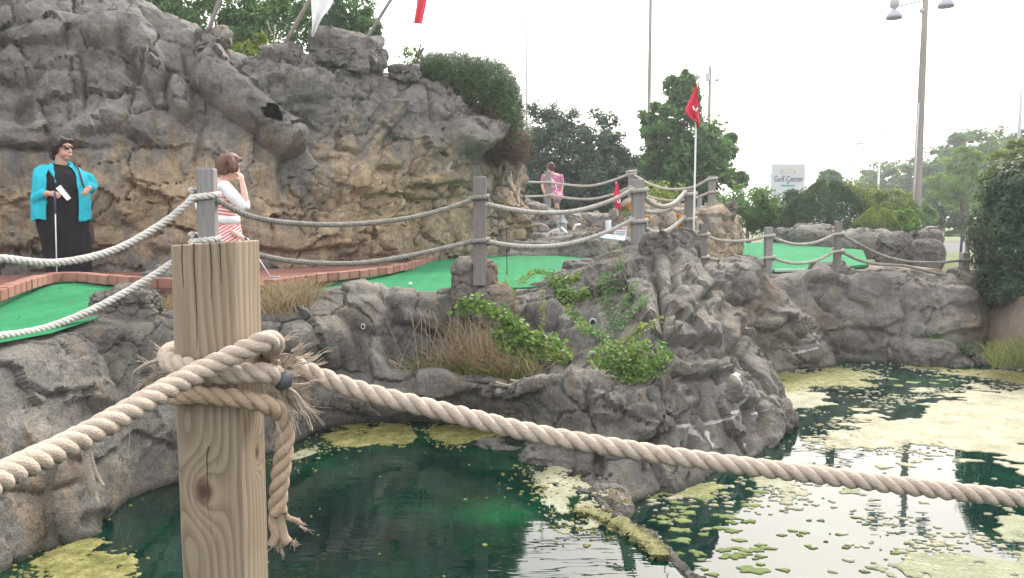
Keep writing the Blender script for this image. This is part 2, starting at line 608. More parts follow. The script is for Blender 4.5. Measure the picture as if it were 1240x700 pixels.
_ico = {}
def ico(level):
    if level not in _ico:
        import bmesh
        b = bmesh.new()
        bmesh.ops.create_icosphere(b, subdivisions=level, radius=1)
        b.verts.ensure_lookup_table()
        _ico[level] = (np.array([v.co[:] for v in b.verts]), np.array([[v.index for v in f.verts] for f in b.faces]))
        b.free()
    return _ico[level]

def boulder(name, c, s, seed, mat, level=5, amp=0.12, cell=0.6, rz=0.0, sq=3.0, tan=0.0, white=0.0, moss_z=None, parent=None, fine=0.02, flat=None, cat=None, label=None, group=None, feats=()):
    """a free-standing rock: a squarish blob cut into blocks"""
    v, f = ico(level)
    u = np.sign(v) * np.abs(v)
    nrm = (np.abs(u) ** sq).sum(1) ** (1 / sq)
    P = u / nrm[:, None] * np.asarray(s, float)
    c_, s_ = math.cos(rz), math.sin(rz)
    Rm = np.array(((c_, s_, 0), (-s_, c_, 0), (0, 0, 1)))
    P = P @ Rm
    Nn = (v / np.asarray(s, float)) @ Rm
    Nn /= np.linalg.norm(Nn, axis=1)[:, None]
    Pw = P + np.asarray(c, float)
    Pw = sculpt(Pw, Nn, seed, amp * .62, cell, feats, fine, 0.02)
    mb = MB().add(Pw - np.asarray(c, float), f)
    me = mb.mesh(name, mat)
    n = len(v)
    t = np.full(n, tan)
    m = np.zeros(n) if moss_z is None else 1 - sstep(moss_z, moss_z + 0.12, Pw[:, 2])
    set_mask(me, t, np.full(n, white), m)
    o = link(name, me, parent, c)
    if label: tag(o, label, cat or 'rock', group)
    return o

# ================================================================== the setting
PZ = 0.25                      # upper pool level; the lower pond lies at 0

def WP(px, py, zf):
    """pixel on a sloping sheet z = zf(Y)"""
    z = zf(9.0)
    for _ in range(12):
        p = WZ(px, py, z)
        z = 0.5 * z + 0.5 * zf(float(np.clip(p[1], 3, 40)))
    p[2] = zf(float(p[1]))
    return p

def below(p, z):
    q = np.array(p, float); q[2] = z
    return q

def lerp(a, b, t): return np.asarray(a) * (1 - t) + np.asarray(b) * t

def back(p, dy, dz):
    q = np.array(p, float)
    q[0] *= (q[1] + dy) / q[1]
    q[1] += dy; q[2] += dz
    return q

# ---- near wall with its planting ledge and the spur running into the pond (one cast rock)
DAMP_LEFT = .5
def simple_col(px, yb, pxt, yt, Yt, zb=PZ):
    b = WZ(px, yb, zb); t = W(pxt, yt, Yt)
    m = lerp(b, t, 0.4); m2 = lerp(b, t, 0.72); m3 = lerp(b, t, 0.93)
    n = (b - t); n[2] = 0
    m[1] -= 0.07; m2[1] -= 0.10; m3[1] -= 0.06
    return [below(b, -0.5), b, m, m2, m3, back(t, 0.12, 0.0), back(t, 0.55, 0.0), back(t, 0.9, -0.5)]

def full_col(base, zb, r2, r3, r4, r5, r6, dback=0.5):
    b = WZ(base[0], base[1], zb)
    e = W(*r6)
    return [below(b, -0.5), b, W(*r2), W(*r3), W(*r4), W(*r5), e, back(e, dback, -0.5)]

near = [
    simple_col(-160, 800, -170, 452, 4.55),
    simple_col(0, 694, 0, 421, 5.0),
    simple_col(60, 664, 62, 410, 5.35),
    simple_col(112, 642, 116, 396, 5.8),
    simple_col(150, 606, 160, 391, 6.1),
    simple_col(240, 572, 240, 386, 6.6),
    simple_col(300, 556, 300, 383, 6.95),
    full_col((350, 540), PZ, (348, 480, 7.1), (348, 415, 7.0), (348, 385, 7.05), (350, 371, 7.3), (352, 352, 7.9)),
    full_col((392, 521), PZ, (390, 470, 7.5), (392, 410, 7.4), (394, 384, 7.5), (394, 356, 7.9), (396, 350, 8.4)),
    full_col((440, 512), PZ, (440, 470, 7.75), (438, 420, 7.8), (440, 387, 7.95), (440, 348, 8.15), (440, 343, 8.7)),
    full_col((478, 512), PZ, (477, 485, 7.8), (475, 455, 7.85), (476, 440, 8.25), (476, 356, 8.45), (476, 350, 9.0)),
    full_col((520, 512), PZ, (520, 488, 7.7), (520, 452, 7.7), (520, 438, 8.3), (520, 362, 8.55), (520, 355, 9.1)),
    full_col((565, 517), PZ, (562, 490, 7.6), (562, 456, 7.55), (562, 440, 8.3), (562, 356, 8.75), (562, 350, 9.2)),
    full_col((620, 526), PZ, (620, 500, 7.45), (620, 464, 7.25), (620, 440, 8.2), (620, 366, 8.9), (622, 350, 9.5)),
    full_col((664, 552), PZ, (660, 510, 7.0), (666, 458, 6.95), (668, 436, 7.9), (672, 360, 8.95), (672, 336, 9.7)),
    full_col((710, 603), 0, (706, 540, 6.6), (712, 468, 6.8), (716, 440, 7.8), (716, 345, 9.0), (716, 323, 9.9)),
    full_col((760, 609), 0, (755, 548, 6.6), (755, 470, 6.85), (760, 440, 7.6), (758, 336, 8.95), (764, 300, 9.9)),
    full_col((800, 600), 0, (800, 545, 6.75), (800, 478, 6.95), (804, 420, 7.4), (800, 345, 8.5), (798, 300, 9.4)),
    full_col((846, 582), 0, (845, 535, 7.1), (848, 478, 7.4), (850, 425, 7.85), (846, 362, 8.6), (840, 304, 9.6)),
    full_col((886, 566), 0, (885, 525, 7.5), (885, 480, 7.75), (883, 440, 8.1), (876, 398, 8.7), (852, 332, 9.7)),
    full_col((925, 552), 0, (925, 520, 7.95), (924, 488, 8.15), (920, 462, 8.4), (910, 436, 8.8), (880, 374, 9.7)),
    full_col((950, 538), 0, (955, 518, 8.4), (955, 498, 8.6), (950, 480, 8.8), (942, 460, 9.15), (914, 418, 9.9)),
    full_col((957, 512), 0, (958, 504, 9.2), (956, 492, 9.3), (950, 476, 9.5), (938, 455, 9.8), (908, 415, 10.2)),
    full_col((930, 480), 0, (928, 470, 10.5), (925, 460, 10.5), (920, 450, 10.6), (905, 440, 10.7), (880, 410, 10.8)),
]
near_feats = [
    # left wall
    ('crack', [(126, 410), (133, 440), (140, 470), (142, 490)], 4, .05),
    ('crack', [(30, 465), (60, 480), (110, 475)], 3, .05),
    ('blob', 120, 475, 30, 16, 20, .05),
    ('ledge', [(20, 545), (110, 560), (160, 520), (225, 545)], 40, .03),
    ('blob', 108, 630, 20, 12, 0, -.04),
    ('crack', [(0, 590), (50, 596), (90, 585)], 3, .05),
    ('crack', [(424, 400), (430, 415), (440, 440), (432, 455)], 4, .05),
    ('crack', [(471, 345), (474, 365), (480, 385), (479, 430)], 4, .08),
    ('ledge', [(480, 394), (505, 397), (535, 404)], 22, .09),
    ('crack', [(395, 375), (412, 385), (424, 400)], 3, .03),
    ('crack', [(400, 420), (415, 445), (430, 455)], 3, .03),
    ('blob', 388, 416, 40, 30, 10, .06),
    ('blob', 440, 380, 30, 22, 0, .05),
    ('ledge', [(340, 495), (400, 490), (470, 500), (520, 492)], 30, .08),
    ('crack', [(560, 455), (585, 462), (575, 480)], 4, .08),
    ('blob', 535, 465, 36, 16, 0, .10),
    ('ledge', [(575, 478), (620, 482), (660, 470)], 20, .06),
    # back of the ledge
    ('crack', [(608, 372), (618, 400), (650, 430)], 4, .10),
    ('blob', 655, 380, 26, 16, -20, .12),
    ('crack', [(640, 400), (690, 405), (720, 380)], 4, .10),
    ('blob', 718, 391, 10, 10, 0, -.06),
    ('ridge', [(690, 400), (740, 440), (700, 455)], 18, .10),
    # spur
    ('crack', [(783, 312), (796, 345), (802, 380), (803, 405)], 6, .24),
    ('crack', [(815, 300), (822, 340), (818, 378)], 5, .14),
    ('crack', [(838, 330), (842, 372), (850, 395)], 4, .12),
    ('ledge', [(788, 400), (822, 404), (872, 416)], 26, .13),
    ('crack', [(872, 392), (882, 410), (905, 440), (935, 475)], 4, .10),
    ('crack', [(752, 470), (790, 455), (815, 435)], 4, .09),
    ('crack', [(826, 440), (838, 470), (858, 498), (866, 530)], 4, .10),
    ('crack', [(868, 425), (880, 460), (905, 500), (916, 540)], 4, .12),
    ('crack', [(700, 455), (712, 490), (700, 530)], 4, .10),
    ('ledge', [(690, 540), (730, 548), (790, 535), (820, 520)], 26, .07),
    ('crack', [(905, 445), (930, 500), (938, 545)], 4, .11),
    ('blob', 905, 470, 22, 30, -20, .08),
    ('blob', 940, 505, 14, 34, 0, .06),
    ('blob', 735, 492, 26, 22, 0, .10),
    ('blob', 780, 510, 30, 26, 0, .07),
    ('blob', 830, 365, 20, 24, 0, .10),
    ('blob', 722, 560, 9, 22, 0, -.12), ('blob', 862, 352, 14, 24, -20, .07), ('blob', 893, 402, 16, 26, -25, .07), ('blob', 934, 452, 14, 26, -25, .05),
    ('crack', [(850, 372), (862, 352), (858, 320)], 4, .12), ('crack', [(878, 430), (895, 420), (900, 392)], 4, .12), ('ledge', [(820, 448), (850, 455), (890, 445)], 20, .10), ('crack', [(905, 440), (922, 470), (930, 520)], 3, .12),
    ('crack', [(845, 470), (850, 505), (842, 545)], 3.5, .12), ('crack', [(790, 470), (800, 500), (795, 540)], 3.5, .11),
]
lime = [[(831, 455), (845, 475), (857, 497)], [(832, 515), (860, 512), (892, 505)], [(890, 452), (897, 475), (903, 500), (912, 536)],
        [(886, 500), (904, 497)], [(915, 478), (930, 492)], [(858, 520), (870, 540)], [(800, 485), (803, 500)], [(845, 508), (858, 535)],
        [(880, 462), (886, 482)], [(920, 500), (935, 496)]]

def near_white(P, px, py):
    w = np.zeros(len(P))
    for l in lime:
        d, t = seg_dist(px + 6 * fbm(P * 3.5, 4, 5), py, l)
        w = np.maximum(w, np.exp(-(d / 2.6) ** 2) * (0.55 + 0.5 * sstep(-.3, .4, fbm(P * 7, 2, 8))))
    w = np.maximum(w, 0.5 * np.exp(-((px - 890) / 40) ** 2 - ((py - 500) / 30) ** 2) * sstep(.1, .6, fbm(P * np.array((5, 5, 1.6)), 4, 12)))
    w = np.maximum(w, 0.42 * np.exp(-((px - 600) / 60) ** 2 - ((py - 470) / 12) ** 2))
    return w

def near_tan(P, px, py):
    t = 0.22 * np.ones(len(P))
    t += 0.5 * np.exp(-((px - 590) / 26) ** 2 - ((py - 372) / 26) ** 2)
    t += 0.35 * np.exp(-((px - 60) / 90) ** 2 - ((py - 610) / 50) ** 2)
    t += 0.3 * np.exp(-((px - 745) / 22) ** 2 - ((py - 320) / 30) ** 2)
    t += 0.35 * np.exp(-((px - 370) / 40) ** 2 - ((py - 465) / 30) ** 2)
    return t

def near_moss(P, px, py):
    lvl = np.where(px < 690, PZ, 0.0)
    return (1 - sstep(lvl - 0.02, lvl + 0.11, P[:, 2])) * 0.9

o = grid_rock('rock_wall', near, 0.0165, 3, M['grey'], 0.072, 0.8, near_feats, 0.02, 0.022, near_tan, near_white, near_moss, None, (1.1, 1.1, 1.15), 24, lambda px, py: .55 + .45 * sstep(470, 700, px))
tag(o, 'grey cement rock wall edging the near pool, with a planted ledge and a craggy spur into the pond', 'rock wall')

# ---- tall cliff behind the walkway
def cliff_col(pb, yb, Yb, pt, yt, Yt, prof=(.08, .12, .3, .5, .78)):
    b = W(pb, yb, Yb); t = W(pt, yt, Yt)
    out = [below(b, b[2] - 0.5), b]
    for f, s in zip((.2, .4, .6, .8), prof):
        q = lerp(b, t, f)
        Yq = Yb + (Yt - Yb) * s
        q[0] *= Yq / q[1]; q[1] = Yq
        out.append(q)
    out += [t, back(t, 0.7, 0.05), back(t, 1.6, -0.9)]
    return out

cliff = [
    cliff_col(-300, 347, 8.9, -300, -160, 11.2),
    cliff_col(-120, 342, 9.7, -110, -110, 11.5),
    cliff_col(0, 337, 10.3, 0, -62, 12.0),
    cliff_col(100, 334, 10.7, 100, -32, 12.3),
    cliff_col(165, 332, 10.9, 176, -4, 12.4),
    cliff_col(215, 331, 11.1, 216, 26, 12.3),
    cliff_col(255, 329, 11.3, 258, 50, 12.3),
    cliff_col(300, 327, 11.5, 300, 76, 12.3),
    cliff_col(360, 323, 11.9, 360, 74, 12.7),
    cliff_col(430, 319, 12.4, 430, 76, 13.2),
    cliff_col(500, 314, 13.0, 500, 96, 13.6),
    cliff_col(545, 309, 13.5, 548, 110, 14.0),
    cliff_col(590, 304, 14.1, 588, 142, 14.5),
    cliff_col(622, 300, 14.6, 614, 182, 14.9),
    cliff_col(640, 297, 15.3, 622, 196, 15.5),
    cliff_col(645, 294, 16.6, 622, 200, 16.6),
    cliff_col(600, 290, 18.0, 590, 200, 18.0),
]
cliff_feats = [
    ('ridge', [(252, 92), (290, 125), (335, 158), (346, 168)], 24, .5),
    ('pit', 330, 136, 13, 9, 32, .7),
    ('blob', 565, 165, 34, 26, -10, .42),
    ('blob', 586, 158, 14, 14, 0, .12),
    ('ledge', [(540, 172), (565, 192), (590, 178)], 30, .10),
    ('blob', 220, 118, 15, 34, -22, .30),
    ('blob', 150, 52, 55, 38, 14, .16),
    ('blob', 115, 45, 32, 26, 10, .14),
    ('blob', 175, 80, 28, 40, 8, .14),
    ('blob', 60, 40, 26, 24, -10, .10),
    ('ledge', [(-40, 60), (30, 52), (80, 54)], 30, .10),
    ('crack', [(80, 28), (82, 50), (84, 62)], 3, .10),
    ('crack', [(147, 45), (152, 65), (162, 92), (186, 118)], 5, .20),
    ('crack', [(200, 70), (204, 100), (206, 130)], 4, .14),
    ('crack', [(226, 50), (228, 70), (226, 92)], 3, .10),
    ('crack', [(98, 60), (102, 100), (100, 130)], 3, .10),
    ('ledge', [(95, 158), (140, 150), (185, 170)], 26, .14),
    ('ledge', [(-20, 174), (20, 176), (60, 172), (100, 172)], 34, .12),
    ('blob', 32, 140, 14, 20, 0, -.14),
    ('crack', [(0, 172), (40, 178), (110, 171), (150, 170)], 3, .10),
    ('blob', 130, 110, 30, 34, 0, .10),
    ('blob', 165, 125, 24, 26, 0, .08),
    ('blob', 330, 90, 20, 18, 0, .14),
    ('blob', 360, 96, 22, 20, 0, .14),
    ('ledge', [(300, 115), (345, 122), (400, 120)], 30, .08),
    ('ridge', [(478, 132), (462, 160), (445, 195), (425, 235), (420, 300)], 11, .16),
    ('crack', [(428, 196), (424, 235), (423, 300)], 3, .09),
    ('ledge', [(384, 192), (402, 190), (420, 188)], 10, .07),
    ('ledge', [(452, 202), (470, 204), (488, 202)], 12, .12),
    ('ledge', [(500, 224), (530, 223), (558, 224)], 14, .14),
    ('ledge', [(428, 237), (470, 234), (500, 238), (560, 240)], 24, .08),
    ('crack', [(520, 102), (522, 125), (527, 152)], 3, .11),
    ('crack', [(460, 85), (462, 110), (470, 130)], 3, .08),
    ('crack', [(412, 160), (415, 178), (440, 186), (470, 150)], 3, .10),
    ('crack', [(487, 94), (486, 120), (470, 140)], 2.5, .07),
    ('crack', [(545, 225), (547, 238)], 2.5, .15),
    ('blob', 515, 178, 20, 14, 0, .10),
    ('blob', 500, 130, 26, 16, 0, .08),
    ('blob', 545, 130, 24, 16, 10, .10),
    ('blob', 380, 230, 22, 40, 20, .10),
    ('ridge', [(355, 170), (372, 200), (392, 232)], 13, .14),
    ('crack', [(348, 180), (340, 205), (352, 240)], 4, .12),
    ('ledge', [(300, 300), (350, 306), (420, 296), (440, 290)], 30, .10),
    ('ledge', [(150, 215), (180, 232), (215, 245)], 22, .08),
    ('blob', 160, 250, 24, 22, 0, .10),
    ('blob', 200, 292, 26, 18, 0, .12),
    ('ledge', [(-20, 300), (40, 304), (150, 300)], 26, .10),
    ('blob', 12, 200, 16, 24, 0, .08),
    ('crack', [(250, 150), (238, 190), (244, 225)], 3, .08),
    ('blob', 610, 200, 10, 30, 0, .08),
    ('crack', [(600, 165), (604, 220), (612, 290)], 3, .08),
]
drip = [[(112, 152), (116, 166)], [(127, 156), (127, 165)], [(140, 152), (138, 166)], [(57, 92), (57, 100)], [(240, 105), (238, 118), (232, 130)],
        [(428, 200), (420, 240), (410, 262)], [(245, 160), (252, 200)], [(105, 125), (112, 152)], [(540, 197), (538, 208)], [(75, 66), (75, 74)]]

def cliff_tan(P, px, py):
    edge = np.interp(px, [0, 60, 140, 200, 240, 300, 350, 400, 440, 480, 520, 560, 600, 640], [180, 178, 172, 150, 150, 170, 195, 150, 140, 165, 170, 195, 200, 190])
    t = sstep(-60, 75, py - edge) * 0.72 + .05
    t += 0.25 * np.exp(-((px - 470) / 130) ** 2 - ((py - 230) / 60) ** 2)
    t += 0.25 * np.exp(-((px - 180) / 90) ** 2 - ((py - 240) / 45) ** 2)
    t -= 0.45 * np.exp(-((px - 370) / 30) ** 2 - ((py - 205) / 45) ** 2)
    t -= 0.3 * np.exp(-((px - 445) / 10) ** 2 - ((py - 180) / 45) ** 2)
    t -= 0.35 * sstep(295, 318, py) * (px < 330)
    t += 0.3 * np.exp(-((px - 260) / 12) ** 2 - ((py - 60) / 14) ** 2)
    return np.clip(t, 0, 1)

def cliff_white(P, px, py):
    w = np.zeros(len(P))
    for l in drip:
        d, t = seg_dist(px + 1.5 * fbm(P * 6, 2, 5), py, l)
        w = np.maximum(w, np.exp(-(d / 1.9) ** 2) * (0.2 + 0.6 * sstep(-.3, .5, fbm(P * 6, 3, 8))))
    return w

o = grid_rock('rock_cliff', cliff, 0.026, 40, M['cliff'], 0.105, 1.0, cliff_feats, 0.03, 0.028, cliff_tan, cliff_white)
tag(o, 'tall artificial cliff, grey above and tan below, rising behind the two women', 'cliff')

# ---- rock at the middle distance
def hill_col(pb, yb, pt, yt, Yt, zb=0.0, bul=0.1, dback=0.8):
    b = WZ(pb, yb, zb); t = W(pt, yt, Yt)
    m = lerp(b, t, .35); m2 = lerp(b, t, .7); m3 = lerp(b, t, .93)
    m[1] -= bul; m2[1] -= bul * 1.2; m3[1] -= bul * .7
    return [below(b, zb - 0.5), b, m, m2, m3, back(t, .1, 0), back(t, dback * .7, 0.02), back(t, dback, -0.5)]

mid = [hill_col(820, 475, 830, 335, 11.6), hill_col(862, 466, 862, 324, 11.9), hill_col(905, 459, 905, 317, 12.2), hill_col(936, 453, 934, 333, 12.4),
       hill_col(966, 449, 958, 368, 12.4), hill_col(992, 447, 982, 386, 12.5), hill_col(1009, 445, 1000, 408, 12.7), hill_col(1006, 437, 996, 402, 13.3), hill_col(985, 432, 975, 395, 13.8)]
mid_feats = [('crack', [(852, 360), (890, 368), (925, 362)], 3, .08), ('crack', [(925, 330), (932, 365), (915, 390), (905, 430)], 4, .14),
             ('blob', 955, 395, 28, 22, 0, .12), ('blob', 975, 425, 24, 18, 0, .10), ('ledge', [(905, 395), (940, 400), (960, 380)], 18, .10),
             ('blob', 890, 345, 34, 20, 0, .08), ('crack', [(940, 410), (970, 418), (1000, 410)], 3, .09), ('blob', 915, 415, 14, 20, 0, -.12)]
def mid_white(P, px, py):
    w = np.zeros(len(P))
    for l in [[(984, 405), (994, 408), (992, 418)], [(960, 428), (985, 422)], [(975, 405), (985, 410)]]:
        d, t = seg_dist(px, py, l); w = np.maximum(w, np.exp(-(d / 1.8) ** 2) * .9)
    return w
o = grid_rock('rock_outcrop', mid, 0.024, 90, M['grey'], 0.075, 0.8, mid_feats, 0.025, 0.02,
              lambda P, px, py: .25 + .5 * np.exp(-((px - 935) / 14) ** 2 - ((py - 345) / 25) ** 2) + .3 * np.exp(-((px - 918) / 12) ** 2 - ((py - 380) / 14) ** 2), mid_white,
              lambda P, px, py: (1 - sstep(0.0, .12, P[:, 2])) * .9)
tag(o, 'rounded grey rock outcrop dropping into the pond between the spur and the far wall', 'rock outcrop')

far = [hill_col(885, 440, 890, 338, 13.2), hill_col(945, 438, 945, 337, 13.3), hill_col(978, 438, 978, 331, 13.3), hill_col(1010, 438, 1010, 333, 13.4), hill_col(1050, 439, 1050, 329, 13.4),
       hill_col(1090, 440, 1090, 330, 13.5), hill_col(1128, 439, 1128, 339, 13.5), hill_col(1160, 437, 1158, 333, 13.5), hill_col(1186, 433, 1184, 342, 13.6),
       hill_col(1202, 427, 1194, 358, 13.9), hill_col(1206, 420, 1196, 360, 14.8), hill_col(1190, 412, 1180, 350, 15.6)]
far_feats = [('crack', [(985, 350), (1000, 372), (1015, 385)], 3, .10), ('crack', [(1022, 340), (1028, 360), (1060, 375)], 3, .06), ('ledge', [(1000, 396), (1050, 398), (1095, 388)], 24, .06),
             ('crack', [(1090, 345), (1096, 380), (1092, 415)], 3, .07), ('crack', [(1000, 400), (1012, 420), (1010, 436)], 3, .08), ('crack', [(1050, 402), (1058, 420)], 3, .07),
             ('crack', [(1135, 345), (1138, 375), (1150, 400), (1170, 410)], 3, .08), ('blob', 1165, 358, 24, 16, 0, .08), ('ledge', [(1095, 410), (1140, 405), (1190, 395)], 18, .08),
             ('blob', 1045, 415, 30, 14, 0, .07), ('blob', 1110, 420, 28, 14, 0, .08), ('blob', 1158, 395, 24, 14, 0, .08), ('blob', 995, 335, 20, 9, 0, .14), ('blob', 1020, 338, 12, 7, 0, .12)]
o = grid_rock('rock_wall', far, 0.024, 120, M['grey'], 0.048, 0.85, far_feats, 0.022, 0.015,
              lambda P, px, py: .2 + .55 * np.exp(-((px - 1175) / 26) ** 2 - ((py - 395) / 18) ** 2) + .4 * np.exp(-((px - 985) / 20) ** 2 - ((py - 385) / 18) ** 2) + .35 * np.exp(-((px - 1170) / 20) ** 2 - ((py - 340) / 10) ** 2), None,
              lambda P, px, py: (1 - sstep(0.0, .14, P[:, 2])) * .9)
tag(o, 'cracked grey rock wall across the pond, below the far green and its rope fence', 'rock wall')

# ---- rock under the far deck
def deck_col(pb, yb, Yb, pt, yt, Yt, dback=1.2):
    b = W(pb, yb, Yb); t = W(pt, yt, Yt)
    m = lerp(b, t, .35); m2 = lerp(b, t, .7); m3 = lerp(b, t, .93)
    m[1] -= .1; m2[1] -= .12; m3[1] -= .06
    return [below(b, b[2] - .4), b, m, m2, m3, back(t, .12, 0), back(t, dback * .7, 0.0), back(t, dback, -.6)]
tanr = [deck_col(755, 340, 14.2, 755, 264, 15.0), deck_col(785, 345, 13.8, 785, 255, 14.7), deck_col(815, 345, 13.7, 815, 249, 14.6), deck_col(850, 342, 13.8, 850, 250, 14.7),
        deck_col(876, 334, 14.0, 872, 252, 14.8), deck_col(895, 326, 14.4, 888, 262, 15.1), deck_col(899, 318, 15.2, 892, 266, 15.8), deck_col(880, 308, 16.4, 876, 266, 16.8)]
o = grid_rock('rock_outcrop', tanr, 0.026, 150, M['cliff'], 0.085, 0.7, [('crack', [(852, 262), (865, 285), (876, 300)], 3, .15), ('crack', [(878, 262), (884, 290), (882, 318)], 3, .14), ('crack', [(822, 258), (828, 290)], 3, .1), ('blob', 845, 290, 18, 26, 0, .08)], 0.025, 0.02,
              lambda P, px, py: .55 + .25 * sstep(262, 290, py) + 0 * px)
tag(o, 'tan rock outcrop carrying the end posts of the upper deck fence', 'rock outcrop')

pit = [deck_col(610, 298, 17.5, 610, 250, 17.6), deck_col(640, 300, 17.0, 636, 252, 17.2), deck_col(665, 300, 17.0, 660, 250, 17.2), deck_col(685, 300, 17.1, 682, 256, 17.3), deck_col(710, 300, 17.2, 710, 257, 17.4),
       deck_col(735, 300, 17.0, 734, 257, 17.2), deck_col(752, 300, 16.8, 750, 247, 17.0), deck_col(775, 300, 16.5, 775, 244, 16.8), deck_col(800, 300, 16.6, 800, 250, 16.8)]
o = grid_rock('rock_wall', pit, 0.03, 170, M['cliff'], 0.075, 0.8, [('blob', 645, 248, 22, 10, 0, .1)], 0.025, 0.03,
              lambda P, px, py: .3 + .4 * sstep(725, 760, px) + .3 * np.exp(-((px - 700) / 20) ** 2 - ((py - 285) / 12) ** 2))
tag(o, 'streaked rock face below the upper deck, behind the small red lettered signs', 'rock wall')

ledge = [deck_col(530, 322, 13.5, 535, 302, 13.9, 2.0), deck_col(570, 318, 13.9, 570, 294, 14.3, 2.0), deck_col(620, 315, 14.2, 620, 289, 14.7, 2.0), deck_col(670, 312, 14.3, 670, 288, 14.8, 2.0),
         deck_col(710, 314, 14.0, 710, 287, 14.5, 2.0), deck_col(740, 320, 13.2, 738, 286, 13.9, 2.0), deck_col(775, 330, 12.6, 775, 288, 13.4, 2.0)]
o = grid_rock('rock_ledge', ledge, 0.026, 190, M['grey'], 0.06, 0.6, [('ledge', [(560, 300), (640, 296), (720, 298)], 8, .06)], 0.02, 0.02, lambda P, px, py: .1 + 0 * px)
tag(o, 'low grey rock ledge at the back edge of the middle green', 'rock ledge')

# ---- free boulders
def rock_at(px, py, Y, wpx, hpx, seed, mat, label, depth=None, **kw):
    c = W(px, py, Y)
    w = wpx / FPX * Y; h = hpx / FPX * Y
    return boulder('boulder', c, (w, depth or w * .8, h), seed, M[mat], label=label, cat='boulder', **kw)

rock_at(152, 372, 6.5, 40, 27, 201, 'grey', 'grey boulder at the corner of the left green, under the lower rope', amp=.09, cell=.4, level=6, rz=.3)
rock_at(196, 352, 8.6, 27, 30, 202, 'grey', 'dark upright boulder half hidden behind the front wooden post', amp=.09, cell=.45, level=5)
rock_at(576, 350, 8.75, 27, 36, 203, 'grey', 'tan and grey boulder at the foot of the middle fence post', amp=.045, cell=.5, level=6, tan=.45, depth=.26)
rock_at(598, 368, 8.6, 26, 26, 216, 'grey', 'tan rounded boulder below the middle fence post, above the dry grass', amp=.045, cell=.5, level=6, tan=.6, depth=.24)
rock_at(706, 322, 9.9, 24, 9, 204, 'grey', 'small flat turtle shaped rock on the edge of the middle green', amp=.03, cell=.25, level=5)
for i, (px, py, w, h, Y, l) in enumerate([
    (420, 64, 40, 20, 13.2, 'large grey boulder on the cliff top beside the white banner pole'),
    (400, 50, 14, 7, 13.2, 'small grey boulder perched on the larger one under the white banner'),
    (456, 70, 14, 12, 13.4, 'squarish boulder at the right end of the cliff top stack'),
    (340, 68, 22, 9, 12.6, 'low flat boulder on the cliff top at the foot of the white banner pole'),
    (489, 90, 20, 12, 13.6, 'square boulder on the cliff top next to the juniper bush'),
    (430, 74, 16, 14, 13.0, 'boulder holding the base of the right leaning pole'),
    (256, 52, 20, 16, 12.2, 'pale boulder holding the base of the left leaning pole')]):
    rock_at(px, py, Y, w, h, 210 + i, 'cliff', l, amp=.11, cell=.5, level=5, sq=7.0, tan=.3 if i == 6 else 0.02)
for i, (px, py, w, h, Y, l) in enumerate([
    (1042, 300, 50, 22, 19.0, 'wide low grey boulder behind the far green'),
    (985, 286, 30, 15, 19.5, 'grey boulder at the back left of the far green'),
    (1082, 302, 23, 22, 17.0, 'grey boulder in front of the wide one, beside the lower rope'),
    (1121, 288, 20, 12, 17.0, 'flat topped boulder stacked on the far wall, left of the road'),
    (1122, 312, 20, 22, 16.6, 'tall blocky boulder under the flat topped one, left of the road'),
    (950, 285, 14, 10, 20.0, 'small grey rock at the far left corner of the far green'),
    (1000, 328, 22, 11, 13.8, 'rounded rock knob on top of the far wall, below its taller post'),
    (1022, 331, 12, 8, 13.7, 'smaller rock knob on the far wall, right of the rounded one'),
    (884, 258, 9, 14, 14.9, 'upright grey stone at the right end of the tan outcrop'),
    (826, 298, 19, 24, 9.7, 'rounded grey boulder on the spur top, right of the rope corner post'),
    (794, 302, 20, 22, 9.4, 'angular grey boulder on the spur top beside the rope corner post')]):
    rock_at(px, py, Y, w, h, 230 + i, 'grey', l, amp=.08, cell=.5, level=5, tan=.15, sq=2.6)
for i, (px, py, w, h, Y, l) in enumerate([
    (1118, 430, 38, 20, 12.7, 'long low grey boulder at the foot of the far wall, in the water'),
    (1172, 425, 16, 9, 13.0, 'small grey rock at the waterline below the sandy bank'),
    (1196, 436, 16, 8, 12.6, 'flat pale rock at the water edge of the sandy bank'),
    (1160, 441, 14, 7, 12.5, 'low dark rock between the long boulder and the pale one'),
    (1222, 443, 20, 7, 12.4, 'half sunken grey rock at the pond edge below the yellowing grass')]):
    rock_at(px, py, Y, w, h, 260 + i, 'grey', l, amp=.06, cell=.35, level=5, tan=.2, sq=2.6, white=.25 if i == 2 else 0)
# pit rocks by the signs
rock_at(642, 283, 16.2, 22, 14, 280, 'pale', 'slanting pale rock slab at the cliff corner below the upper deck', amp=.06, cell=.35, rz=.4)
rock_at(632, 296, 15.4, 9, 12, 281, 'cliff', 'small tan rock against the foot of the cliff corner', amp=.05, cell=.3, tan=.6)

